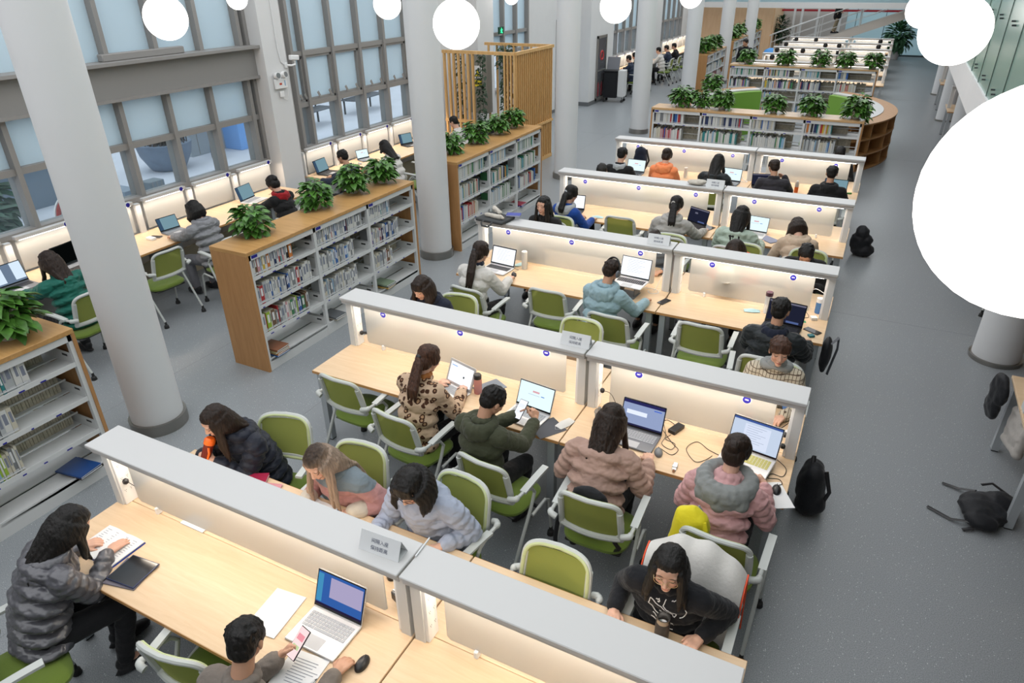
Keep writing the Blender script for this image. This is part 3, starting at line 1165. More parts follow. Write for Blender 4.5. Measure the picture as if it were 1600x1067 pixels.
flat_book((-5.50, 2.47, 0.137), 0.1+H90, 0.21, 0.285, 0.02, (0.05, 0.03, 0.03), 'dark brown book under the blue one on the bottom shelf of the nearest bookcase')
flat_book((-5.50, 2.46, 0.158), 0.15+H90, 0.21, 0.29, 0.012, (0.01, 0.06, 0.22), 'blue magazine lying on top on the bottom shelf of the nearest bookcase')
for k, (y, z, c, lb) in enumerate([(4.80, 0.137, (0.02, 0.12, 0.35), 'blue book at the bottom of the lying stack, left bay of the long bookcase'),
                                   (4.80, 0.158, (0.5, 0.2, 0.05), 'orange book second from bottom in the lying stack, left bay of the long bookcase'),
                                   (4.79, 0.179, (0.35, 0.3, 0.15), 'olive book in the lying stack, left bay of the long bookcase'),
                                   (4.80, 0.200, (0.25, 0.10, 0.05), 'brown book on top of the lying stack, left bay of the long bookcase'),
                                   (5.80, 0.137, (0.40, 0.35, 0.28), 'beige book under the ring binder, middle bay of the long bookcase'),
                                   (5.80, 0.158, (0.10, 0.11, 0.12), 'dark ring binder lying in the middle bay of the long bookcase'),
                                   (6.85, 0.137, (0.55, 0.35, 0.08), 'yellow-edged magazine at the bottom, right bay of the long bookcase'),
                                   (6.86, 0.158, (0.04, 0.04, 0.05), 'black magazine lying in the right bay of the long bookcase'),
                                   (6.84, 0.179, (0.20, 0.27, 0.18), 'green landscape magazine lying on top in the right bay of the long bookcase'),
                                   (10.9, 0.137, (0.03, 0.08, 0.35), 'blue book at the bottom of the stack in the bookcase beyond the column'),
                                   (10.9, 0.158, (0.30, 0.04, 0.07), 'red book in the stack in the bookcase beyond the column')]):
    flat_book((-5.505, y, z), H90+0.05*math.sin(k*2.3), 0.19 if k < 9 else 0.2, 0.26, 0.0195, c, lb)

# ------------------------------------------------------------- potted pothos
def leaf(b, p, d, up, L, W, mi):
    """one heart-shaped folded leaf"""
    d = d.normalized()
    side = d.cross(up)
    if side.length < 1e-4:
        side = d.orthogonal()
    side.normalize()
    nn = side.cross(d)
    pr_ = [(0, 0), (0.10, 0.36), (0.35, 0.52), (0.68, 0.34), (1.0, 0)]
    mid = [b.verts.new(p + d*L*t - nn*L*0.22*t*t) for t in (0, 0.35, 0.68, 1.0)]
    for s in (-1, 1):
        e = [b.verts.new(p + d*L*t + side*s*W*w + nn*W*0.18 - nn*L*0.22*t*t) for t, w in pr_[1:4]]
        qs = [(mid[0], e[0], e[1], mid[1]), (mid[1], e[1], e[2], mid[2]), (mid[2], e[2], mid[3])]
        for q in qs:
            f = b.faces.new(q if s > 0 else q[::-1])
            f.material_index = mi
            f.smooth = True


def plant_proto(seed, n=85, rad=0.17, L=0.10, hang=0.35):
    rnd = random.Random(seed)
    p = Proto('potted_pothos')
    m = MB()
    m.lathe([(0, 0), (0.055, 0), (0.062, 0.01), (0.066, 0.018), (0.075, 0.10), (0.083, 0.112), (0.083, 0.122), (0.074, 0.122), (0.070, 0.105), (0, 0.105)], n=24)
    p.add('flower_pot', m.mesh('flower_pot', [M_POT], ang=0.5))
    m = MB()
    m.cyl((0, 0, 0.10), (0, 0, 0.108), 0.069, n=16)
    p.add('soil', m.mesh('soil', [M_SOIL]))
    m = MB()
    m2 = MB()
    for i in range(n):
        a = rnd.uniform(0, 2*PI)
        e = rnd.random()
        el = R(75)-R(115)*e**1.1*(1+hang*0.4*rnd.random())
        r = rad*rnd.uniform(0.45, 1.15)
        q = V((math.cos(a)*math.cos(el)*r, math.sin(a)*math.cos(el)*r, 0.17+math.sin(el)*r*0.95))
        if q.z < 0.03 and q.xy.length < 0.11:
            q.z = 0.06
        q.z = max(q.z, 0.02)
        out = V((math.cos(a), math.sin(a), 0.25*math.sin(el)-0.35*rnd.random()))
        s = L*rnd.uniform(0.6, 1.15)
        leaf(m.b, q, out, V((rnd.uniform(-.35, .35), rnd.uniform(-.35, .35), 1)), s, s*0.72, 0)
        if i % 3 == 0:
            m2.tube([(0.02*math.cos(a), 0.02*math.sin(a), 0.105), V((q.x*0.5, q.y*0.5, max(0.17, q.z+0.03))), q], 0.0022, 4)
    p.add('stems', m2.mesh('stems', [M_STEM]))
    me = bpy.data.meshes.new('foliage')
    m.b.to_mesh(me)
    m.b.free()
    me.materials.append(M_LEAF)
    p.add('foliage', me)
    return p


PLANTS = [plant_proto(k, 230, 0.165+0.01*(k % 3), 0.108) for k in range(4)]
pl = [(-5.69, 2.43, 1.4, 0, 1.12, 'nearest potted pothos, on the bookcase at the left edge'),
      (-5.766, 5.05, 1.4, 1, 0.92, 'potted pothos at the near end of the long bookcase'),
      (-5.78, 6.08, 1.4, 2, 0.92, 'second potted pothos from the near end of the long bookcase'),
      (-5.80, 6.80, 1.4, 3, 1.0, 'biggest leafy pothos near the far end of the long bookcase'),
      (-5.74, 7.34, 1.4, 0, 0.95, 'pothos in white pot at the far end of the long bookcase'),
      (-5.80, 9.20, 1.4, 1, 0.92, 'pothos half behind the middle column on the second bookcase'),
      (-5.80, 9.98, 1.4, 2, 0.95, 'second pothos on the bookcase before the slatted booth'),
      (-5.80, 10.75, 1.4, 3, 0.95, 'third pothos on the bookcase before the slatted booth'),
      (-5.80, 11.35, 1.4, 0, 0.95, 'farthest pothos on the bookcase before the slatted booth'),
      (-3.63, 14.70, 1.4, 1, 1.12, 'leftmost pothos on the white bookcase behind the fifth desk row'),
      (-3.25, 14.74, 1.4, 2, 0.9, 'smaller pothos next to the leftmost one behind the fifth desk row'),
      (-2.80, 14.66, 1.4, 3, 1.1, 'pothos with drooping side shoots before the green seat back'),
      (-1.81, 14.66, 1.4, 0, 1.0, 'pothos at the middle of the bookcase behind the fifth desk row'),
      (-1.13, 14.66, 1.4, 1, 1.08, 'pothos left of the black backpack on the bookcase behind the desks'),
      (-0.36, 14.66, 1.4, 2, 1.15, 'rightmost pothos on the white bookcase behind the fifth row'),
      (-0.36, 16.45, 1.0, 3, 1.1, 'pothos on the rim of the round oak seat beside the right aisle'),
      (-3.75, 22.55, 1.4, 0, 1.15, 'leftmost pothos on the far white bookcase'),
      (-2.68, 22.55, 1.4, 1, 1.2, 'second pothos from the left on the far white bookcase'),
      (-1.74, 22.55, 1.4, 2, 1.2, 'middle pothos on the far white bookcase'),
      (-1.08, 22.55, 1.4, 3, 1.2, 'second pothos from the right on the far white bookcase'),
      (-0.38, 22.55, 1.4, 0, 1.2, 'rightmost pothos on the far white bookcase'),
      (-4.10, 19.7, 1.0, 1, 1.2, 'pothos on the far left rim of the round green seat'),
      (-5.65, 25.1, 1.4, 2, 1.3, 'nearest pothos on the distant left aisle bookcase'),
      (-5.65, 25.9, 1.4, 3, 1.3, 'second pothos on the distant left aisle bookcase'),
      (-5.65, 26.8, 1.4, 0, 1.3, 'third pothos on the distant left aisle bookcase'),
      (-5.85, 30.3, 1.4, 1, 1.4, 'pothos behind the standing man, nearest one'),
      (-5.85, 31.2, 1.4, 2, 1.4, 'pothos behind the standing man, second one'),
      (-5.85, 32.2, 1.4, 3, 1.4, 'pothos behind the standing man, farthest one'),
      (-5.85, 34.8, 1.4, 1, 1.4, 'nearer pothos on the farthest bookcase by the panelling'),
      (-5.85, 35.7, 1.4, 2, 1.4, 'farther pothos on the farthest bookcase by the panelling')]
for (x, y, z, k, s, lb) in pl:
    PLANTS[k].spawn((x, y, z), random.uniform(0, 6), lb, 'potted plant', 'pothos plants in white pots', s)

# ------------------------------------------------------------- round green seat with oak cubby ring
CX, CY, RO = -2.05, 18.4, 2.5
t = empty('round_sofa', (CX, CY, 0), 0, 'round green upholstered seat enclosed by an oak cubby ring', 'sofa')
t.scale = (0.98, 1.2, 1)
M_GREENUP = mat('green_upholstery', (0.17, 0.32, 0.05), 0.8)


def ring(m, r0, r1, z0, z1, a0, a1, n=40, mi=0):
    T = [(math.cos(a0+(a1-a0)*i/n), math.sin(a0+(a1-a0)*i/n)) for i in range(n+1)]
    vs = [[m.b.verts.new((c*r, s*r, z)) for r, z in ((r0, z0), (r1, z0), (r1, z1), (r0, z1))] for c, s in T]
    for i in range(n):
        for j in range(4):
            m.b.faces.new((vs[i][j], vs[i][(j+1) % 4], vs[i+1][(j+1) % 4], vs[i+1][j])).material_index = mi
    m.b.faces.new(vs[0][::-1]).material_index = mi
    m.b.faces.new(vs[-1]).material_index = mi


for (a0, a1) in ((R(-62), R(62)), (R(118), R(242))):
    m = MB()
    for z in (0.0, 0.32, 0.64, 0.955):
        ring(m, RO-0.30, RO, z, z+0.03, a0, a1)
    ring(m, RO-0.31, RO-0.29, 0, 0.98, a0, a1)
    k = 9
    for i in range(k+1):
        a = a0+(a1-a0)*i/k
        T = Matrix.Rotation(a, 4, 'Z')
        m.box(T @ V((RO-0.15, 0, 0.49)), (0.29, 0.02, 0.95), 0, 0, Matrix.Rotation(a, 3, 'Z'))
    build('cubby_ring', m, M_SHELFWOOD, t, smooth=False)
    m = MB()
    ring(m, RO-0.52, RO-0.30, 0.3, 1.0, a0, a1)
    build('rim_cap', m, M_CANOPY, t, smooth=False)
    m = MB()
    ring(m, RO-0.68, RO-0.52, 0.40, 0.97, a0, a1)
    build('backrest', m, M_GREENUP, t)
    m = MB()
    ring(m, RO-1.2, RO-0.66, 0.0, 0.42, a0, a1)
    build('seat', m, M_GREENUP, t)

# ------------------------------------------------------------- window counter with partitions
def counter(y0, n, lb, start_num):
    w = 0.86
    t = empty('window_counter', (WX, y0, 0), 0, lb, 'counter desk', 'counter desks under the windows')
    L = n*w
    m = MB()
    m.b2(0.22, 1.0, 0.002, L-0.002, 0.722, 0.75, 0, 0.003)
    build('worktop', m, M_TOP, t, smooth=False)
    m = MB()
    m.b2(1.0, 1.002, 0.002, L-0.002, 0.7235, 0.7485)
    build('edge_band', m, M_EDGE, t, smooth=False)
    m = MB()
    m.b2(0.4, 0.43, 0.01, L-0.01, 0.0, 0.40)
    build('kick_panel', m, mat('beige_kick_panel', (0.45, 0.38, 0.27), 0.6), t, smooth=False)
    for i in range(0, n+1, 2):
        m = MB()
        m.b2(0.25, 0.95, i*w-0.03 if i else 0.0, i*w+0.03 if i < n else L, 0.0, 0.72)
        build('leg', m, M_LEGGREY, t, smooth=False)
    for i in range(n):
        m = MB()
        m.b2(0.20, 0.27, i*w+0.10, (i+1)*w-0.06, 1.155, 1.20, 0, 0.004)
        q_ = build('light_rail', m, M_CANOPY, t, smooth=False)
        m = MB()
        m.b2(0.245, 0.265, i*w+0.14, (i+1)*w-0.10, 1.150, 1.1555)
        build('led_strip', m, M_LED, q_, smooth=False)
    for i in range(n):
        m = MB()
        m.b2(0.235, 0.241, i*w+0.10, (i+1)*w-0.10, 0.78, 1.155)
        pnl = build('frosted_panel', m, M_FROSTW, t, smooth=False)
        b = link('seat_badge', ME_BADGE, pnl, (0.2715, i*w+0.72, 1.178), (0, 0, H90))
        b['label'] = 'round blue seat number badge'
        m = MB()
        m.b2(0.21, 0.27, i*w-0.035 if i else 0.0, i*w+0.035, 0.75, 1.155)
        build('partition_post', m, M_WHITE, t, smooth=False)
    area_light('counter_tube_light', (WX+0.32, y0+L/2, 1.148), 0.03, L-0.1, 2.6*L, (1, 0.82, 0.64), (0, R(-12), 0))


counter(2.35, 7, 'bright window counter under the nearest window, left of the wall pier', 1)
counter(9.05, 5, 'bright window counter under the second window bay', 1)
counter(24.5, 5, 'distant window counter beyond the fire cabinet', 1)
counter(31.0, 5, 'farthest window counter near the orange panelling', 1)

# ------------------------------------------------------------- people
def smin_mesh(prims, voxel, smooth=4, fac=0.5, name='blob'):
    """prims -> closed shapes -> one continuous surface. prim: ('c',p0,p1,r0,r1) or ('e',c,(rx,ry,rz),Matrix3|None)"""
    m = MB()
    for p in prims:
        if p[0] == 'c':
            _, a, b, r0, r1 = p
            a, b = V(a), V(b)
            m.ell(a, r0, 0, 2)
            m.ell(b, r1, 0, 2)
            if (b-a).length > 1e-4:
                m.cyl(a, b, r0*0.985, r1*0.985, 14)
        else:
            _, c, rad, rot = p
            m.ell(c, rad, 0, 2, rot)
    me = bpy.data.meshes.new(name)
    m.b.to_mesh(me)
    m.b.free()
    o = bpy.data.objects.new(name, me)
    COL.objects.link(o)
    md = o.modifiers.new('r', 'REMESH')
    md.mode = 'VOXEL'
    md.voxel_size = voxel
    md.use_smooth_shade = True
    if smooth:
        s_ = o.modifiers.new('s', 'SMOOTH')
        s_.factor = fac
        s_.iterations = smooth
    dg = bpy.context.evaluated_depsgraph_get()
    out = bpy.data.meshes.new_from_object(o.evaluated_get(dg), depsgraph=dg)
    bpy.data.objects.remove(o)
    bpy.data.meshes.remove(me)
    out.name = name
    out.materials.clear()
    return out


def wrinkle(me, amp, freq, seed=0.0, stretch=(1, 1, 1)):
    co = [v.co.copy() for v in me.vertices]
    ns_ = [v.normal.copy() for v in me.vertices]
    s = V((seed*3.1, seed*1.7, seed))
    for i, v in enumerate(me.vertices):
        q = V((co[i].x*stretch[0], co[i].y*stretch[1], co[i].z*stretch[2]))*freq+s
        w = noise.noise(q)
        w = (1-abs(w)*2.2)*0.6 + noise.noise(q*2.3)*0.5
        v.co = co[i]+ns_[i]*amp*w
    me.update()


def skin_mat(name, base, brow=(0.02, 0.014, 0.01), lip=(0.42, 0.12, 0.10)):
    """skin with brows, lash line and lips placed by each vertex's own head position (attribute hc)"""
    if name in MATS:
        return MATS[name]
    m = mat(name, base, 0.5, spec=0.35)
    nt = m.node_tree
    b = nt.nodes['Principled BSDF']
    b.inputs['Subsurface Weight'].default_value = 0.08
    b.inputs['Subsurface Radius'].default_value = (0.01, 0.004, 0.002)
    at = nt.nodes.new('ShaderNodeAttribute')
    at.attribute_name = 'hc'
    sx = nt.nodes.new('ShaderNodeSeparateXYZ')
    nt.links.new(at.outputs['Vector'], sx.inputs[0])

    def M(op, a, b2=None, c=None):
        n = nt.nodes.new('ShaderNodeMath')
        n.operation = op
        for i, q in enumerate((a, b2, c)):
            if q is None:
                continue
            if hasattr(q, 'links') or hasattr(q, 'is_linked'):
                nt.links.new(q, n.inputs[i])
            else:
                n.inputs[i].default_value = q
        return n.outputs[0]
    ax = M('ABSOLUTE', sx.outputs[0])
    front = M('GREATER_THAN', sx.outputs[1], 0.045)

    def ell(cx, cz, a, c, curve=0.0, soft=0.35):
        dx = M('DIVIDE', M('SUBTRACT', ax, cx), a)
        zz = M('ADD', sx.outputs[2], M('MULTIPLY', M('POWER', M('ABSOLUTE', dx), 2.0), curve))
        dz = M('DIVIDE', M('SUBTRACT', zz, cz), c)
        r2 = M('ADD', M('MULTIPLY', dx, dx), M('MULTIPLY', dz, dz))
        mr = nt.nodes.new('ShaderNodeMapRange')
        mr.inputs['From Min'].default_value = 1.0+soft
        mr.inputs['From Max'].default_value = 1.0-soft
        nt.links.new(r2, mr.inputs['Value'])
        return M('MULTIPLY', mr.outputs[0], front)
    cur = None

    def over(mask, col, k):
        nonlocal cur
        mx = nt.nodes.new('ShaderNodeMix')
        mx.data_type = 'RGBA'
        nt.links.new(M('MULTIPLY', mask, k), mx.inputs[0])
        if cur is None:
            mx.inputs[6].default_value = (*base, 1)
        else:
            nt.links.new(cur, mx.inputs[6])
        mx.inputs[7].default_value = (*col, 1)
        cur = mx.outputs[2]
    over(ell(0.045, -0.028, 0.022, 0.020, 0, 0.9), (base[0]*1.0, base[1]*0.72, base[2]*0.68), 0.45)
    over(ell(0.0, -0.0605, 0.024, 0.0085, 0.0, 0.3), lip, 0.85)
    over(ell(0.032, 0.030, 0.020, 0.0038, 0.004, 0.5), brow, 0.85)
    over(ell(0.032, 0.0015, 0.0155, 0.0030, -0.004, 0.4), (0.012, 0.008, 0.007), 0.95)
    over(ell(0.0, -0.0605, 0.022, 0.0012, 0.0, 0.4), (0.12, 0.03, 0.03), 0.8)
    over(ell(0.0085, -0.033, 0.0035, 0.0025, 0, 0.4), (0.15, 0.06, 0.05), 0.8)
    nt.links.new(cur, b.inputs['Base Color'])
    return m


SKINS = [skin_mat('skin_light', (0.62, 0.37, 0.27)), skin_mat('skin_warm', (0.52, 0.29, 0.19)), skin_mat('skin_tan', (0.44, 0.24, 0.16))]


def hair_mat(name, col, rough=0.5, tip=None):
    if name in MATS:
        return MATS[name]
    m = mat(name, col, rough, spec=0.3)
    nt = m.node_tree
    b = nt.nodes['Principled BSDF']
    tc = nt.nodes.new('ShaderNodeTexCoord')
    mp = nt.nodes.new('ShaderNodeMapping')
    mp.inputs['Scale'].default_value = (95, 95, 9)
    nt.links.new(tc.outputs['Object'], mp.inputs['Vector'])
    n = nt.nodes.new('ShaderNodeTexNoise')
    n.inputs['Scale'].default_value = 1.0
    n.inputs['Detail'].default_value = 5
    nt.links.new(mp.outputs[0], n.inputs['Vector'])
    bp_ = nt.nodes.new('ShaderNodeBump')
    bp_.inputs['Strength'].default_value = 0.75
    bp_.inputs['Distance'].default_value = 0.008
    nt.links.new(n.outputs['Fac'], bp_.inputs['Height'])
    nt.links.new(bp_.outputs[0], b.inputs['Normal'])
    cr = nt.nodes.new('ShaderNodeValToRGB')
    cr.color_ramp.elements[0].position = 0.35
    cr.color_ramp.elements[0].color = (col[0]*0.5, col[1]*0.5, col[2]*0.5, 1)
    cr.color_ramp.elements[1].position = 0.7
    cr.color_ramp.elements[1].color = (col[0]*1.5, col[1]*1.5, col[2]*1.5, 1)
    nt.links.new(n.outputs['Fac'], cr.inputs['Fac'])
    src = cr.outputs[0]
    if tip:
        at = nt.nodes.new('ShaderNodeAttribute')
        at.attribute_name = 'hc'
        sx = nt.nodes.new('ShaderNodeSeparateXYZ')
        nt.links.new(at.outputs['Vector'], sx.inputs[0])
        mr = nt.nodes.new('ShaderNodeMapRange')
        mr.inputs['From Min'].default_value = 0.11
        mr.inputs['From Max'].default_value = 0.05
        nt.links.new(sx.outputs[2], mr.inputs['Value'])
        c2 = nt.nodes.new('ShaderNodeValToRGB')
        c2.color_ramp.elements[0].position = 0.3
        c2.color_ramp.elements[0].color = (tip[0]*0.6, tip[1]*0.6, tip[2]*0.6, 1)
        c2.color_ramp.elements[1].position = 0.7
        c2.color_ramp.elements[1].color = (tip[0]*1.3, tip[1]*1.3, tip[2]*1.3, 1)
        nt.links.new(n.outputs['Fac'], c2.inputs['Fac'])
        mx = nt.nodes.new('ShaderNodeMix')
        mx.data_type = 'RGBA'
        nt.links.new(mr.outputs[0], mx.inputs[0])
        nt.links.new(src, mx.inputs[6])
        nt.links.new(c2.outputs[0], mx.inputs[7])
        src = mx.outputs[2]
    nt.links.new(src, b.inputs['Base Color'])
    return m


HAIR = {'black': hair_mat('black_hair', (0.009, 0.0075, 0.007)), 'dark': hair_mat('dark_brown_hair', (0.022, 0.012, 0.008)),
        'brown': hair_mat('chestnut_hair', (0.06, 0.025, 0.014)), 'blonde': hair_mat('ash_blonde_hair', (0.05, 0.03, 0.02), 0.45, (0.30, 0.215, 0.16))}


def cloth(name, col, kind='plain', col2=None, rough=0.85, spec=0.25):
    if name in MATS:
        return MATS[name]
    m = mat(name, col, rough, spec=spec, var=0.08 if kind == 'plain' else 0, scale=9, bump=0.25, bscale=60, sheen=0.1)
    nt = m.node_tree
    b = nt.nodes['Principled BSDF']
    if kind == 'leopard':
        tc = nt.nodes.new('ShaderNodeTexCoord')
        ds = nt.nodes.new('ShaderNodeTexNoise')
        ds.inputs['Scale'].default_value = 18
        nt.links.new(tc.outputs['Object'], ds.inputs['Vector'])
        ad = nt.nodes.new('ShaderNodeVectorMath')
        ad.operation = 'MULTIPLY_ADD'
        nt.links.new(ds.outputs['Color'], ad.inputs[0])
        ad.inputs[1].default_value = (0.028, 0.028, 0.028)
        nt.links.new(tc.outputs['Object'], ad.inputs[2])
        vo = nt.nodes.new('ShaderNodeTexVoronoi')
        vo.inputs['Scale'].default_value = 19
        nt.links.new(ad.outputs[0], vo.inputs['Vector'])
        cr = nt.nodes.new('ShaderNodeValToRGB')
        e = cr.color_ramp.elements
        e[0].position = 0.0
        e[0].color = (0.42, 0.25, 0.14, 1)
        e[1].position = 0.20
        e[1].color = (0.42, 0.25, 0.14, 1)
        for p_, c_ in ((0.23, (0.05, 0.018, 0.008, 1)), (0.40, (0.06, 0.022, 0.01, 1)), (0.44, (*col, 1))):
            k = e.new(p_)
            k.color = c_
        nt.links.new(vo.outputs['Distance'], cr.inputs['Fac'])
        nt.links.new(cr.outputs[0], b.inputs['Base Color'])
    elif kind in ('plaid', 'color3'):
        at = nt.nodes.new('ShaderNodeTexCoord')
        sx = nt.nodes.new('ShaderNodeSeparateXYZ')
        nt.links.new(at.outputs['Object'], sx.inputs[0])
        def line(out, per, wd):
            a = nt.nodes.new('ShaderNodeMath'); a.operation = 'PINGPONG'; a.inputs[1].default_value = per
            nt.links.new(out, a.inputs[0])
            l = nt.nodes.new('ShaderNodeMath'); l.operation = 'LESS_THAN'; l.inputs[1].default_value = wd
            nt.links.new(a.outputs[0], l.inputs[0])
            return l.outputs[0]
        if kind == 'plaid':
            s_ = nt.nodes.new('ShaderNodeMath'); s_.operation = 'MULTIPLY_ADD'
            s_.inputs[1].default_value = 0.35
            nt.links.new(sx.outputs[1], s_.inputs[0]); nt.links.new(sx.outputs[2], s_.inputs[2])
            l1, l2 = line(sx.outputs[0], 0.014, 0.0024), line(s_.outputs[0], 0.014, 0.0024)
            mxm = nt.nodes.new('ShaderNodeMath'); mxm.operation = 'MAXIMUM'
            nt.links.new(l1, mxm.inputs[0]); nt.links.new(l2, mxm.inputs[1])
            f = mxm.outputs[0]
        else:
            g = nt.nodes.new('ShaderNodeMath'); g.operation = 'GREATER_THAN'; g.inputs[1].default_value = 0.93
            nt.links.new(sx.outputs[2], g.inputs[0])
            f = g.outputs[0]
        mx = nt.nodes.new('ShaderNodeMix')
        mx.data_type = 'RGBA'
        nt.links.new(f, mx.inputs[0])
        mx.inputs[6].default_value = (*col, 1)
        mx.inputs[7].default_value = (*col2, 1)
        nt.links.new(mx.outputs[2], b.inputs['Base Color'])
    return m


def rotx(a):
    return Matrix.Rotation(-a, 3, 'X')


def head_prims(Hc, HM, s=1.0):
    P = []
    def e(c, r):
        P.append(('e', Hc + HM @ (V(c)*s), tuple(q*s for q in r), HM))
    def c(a, b, r0, r1):
        P.append(('c', Hc+HM @ (V(a)*s), Hc+HM @ (V(b)*s), r0*s, r1*s))
    e((0, -0.014, 0.032), (0.074, 0.093, 0.084))
    e((0, 0.026, -0.022), (0.060, 0.060, 0.078))
    e((0, 0.030, 0.040), (0.060, 0.056, 0.052))
    e((0, 0.052, -0.088), (0.026, 0.026, 0.022))
    c((0, 0.078, 0.010), (0, 0.096, -0.024), 0.0095, 0.0125)
    e((-0.010, 0.090, -0.029), (0.008, 0.009, 0.007))
    e((0.010, 0.090, -0.029), (0.008, 0.009, 0.007))
    e((-0.034, 0.052, -0.022), (0.026, 0.026, 0.024))
    e((0.034, 0.052, -0.022), (0.026, 0.026, 0.024))
    c((-0.040, 0.066, 0.026), (0.040, 0.066, 0.026), 0.015, 0.015)
    e((-0.031, 0.070, 0.002), (0.016, 0.012, 0.011))
    e((0.031, 0.070, 0.002), (0.016, 0.012, 0.011))
    e((0, 0.080, -0.0555), (0.022, 0.010, 0.007))
    e((0, 0.077, -0.066), (0.018, 0.010, 0.0075))
    for q in (-1, 1):
        e((q*0.074, -0.006, -0.004), (0.009, 0.019, 0.030))
    return P


def hand_prims(W, d, up, pose, side, s=1.0):
    """W wrist, d direction of the hand, up = back-of-hand normal, side +1 right / -1 left (thumb towards the body middle)"""
    d = V(d).normalized()
    up = V(up)
    up = (up-d*up.dot(d)).normalized()
    lat = d.cross(up).normalized()*(-side)*-1.0  # lateral axis, points to the thumb side below
    thumb = lat*(-1.0)
    P = [('c', W-d*0.01, W+d*0.03, 0.024*s, 0.024*s)]
    for k, f in enumerate((-0.030, -0.010, 0.010, 0.030)):
        P.append(('c', W+d*0.02+lat*f*0.6, W+d*(0.085-abs(f)*0.25)+lat*f, 0.014*s, 0.0115*s))
    L = [0.066, 0.074, 0.068, 0.052]
    curl = {'flat': (0.15, 0.25, 0.2), 'rest': (0.4, 0.6, 0.4), 'grip': (0.9, 1.1, 0.6), 'fist': (1.2, 1.4, 1.0)}[pose]
    for k in range(4):
        f = (-0.030, -0.010, 0.010, 0.030)[k]
        p = W+d*(0.085-abs(f)*0.25)+lat*f
        ang = 0.0
        sp = lat*(f*2.2)
        for j, fr in enumerate((0.45, 0.32, 0.25)):
            ang += curl[j]
            dd = (d+sp).normalized()*math.cos(ang)-up*math.sin(ang)
            q = p+dd*L[k]*fr
            P.append(('c', p, q, (0.0092-0.001*j)*s, (0.0086-0.001*j)*s))
            p = q
    t0 = W+d*0.03+thumb*0.022
    t1 = t0+(thumb*0.9+d*0.7-up*0.3).normalized()*0.036
    t2 = t1+(thumb*0.15+d*1.0-up*(0.4 if pose != 'flat' else 0.1)).normalized()*0.034
    P.append(('c', W+d*0.012+thumb*0.012, t0, 0.016*s, 0.013*s))
    P.append(('c', t0, t1, 0.012*s, 0.0105*s))
    P.append(('c', t1, t2, 0.010*s, 0.0085*s))
    return P


def ik(S, T, l1, l2, pole):
    d = T-S
    L = d.length
    if L > (l1+l2)*0.985:
        T = S+d*((l1+l2)*0.985/L)
        d = T-S
        L = d.length
    L = max(L, 0.12)
    a = (l1*l1-l2*l2+L*L)/(2*L)
    h = math.sqrt(max(l1*l1-a*a, 0.0001))
    u = d.normalized()
    p = V(pole)
    p = (p-u*p.dot(u)).normalized()
    return S+u*a+p*h, T


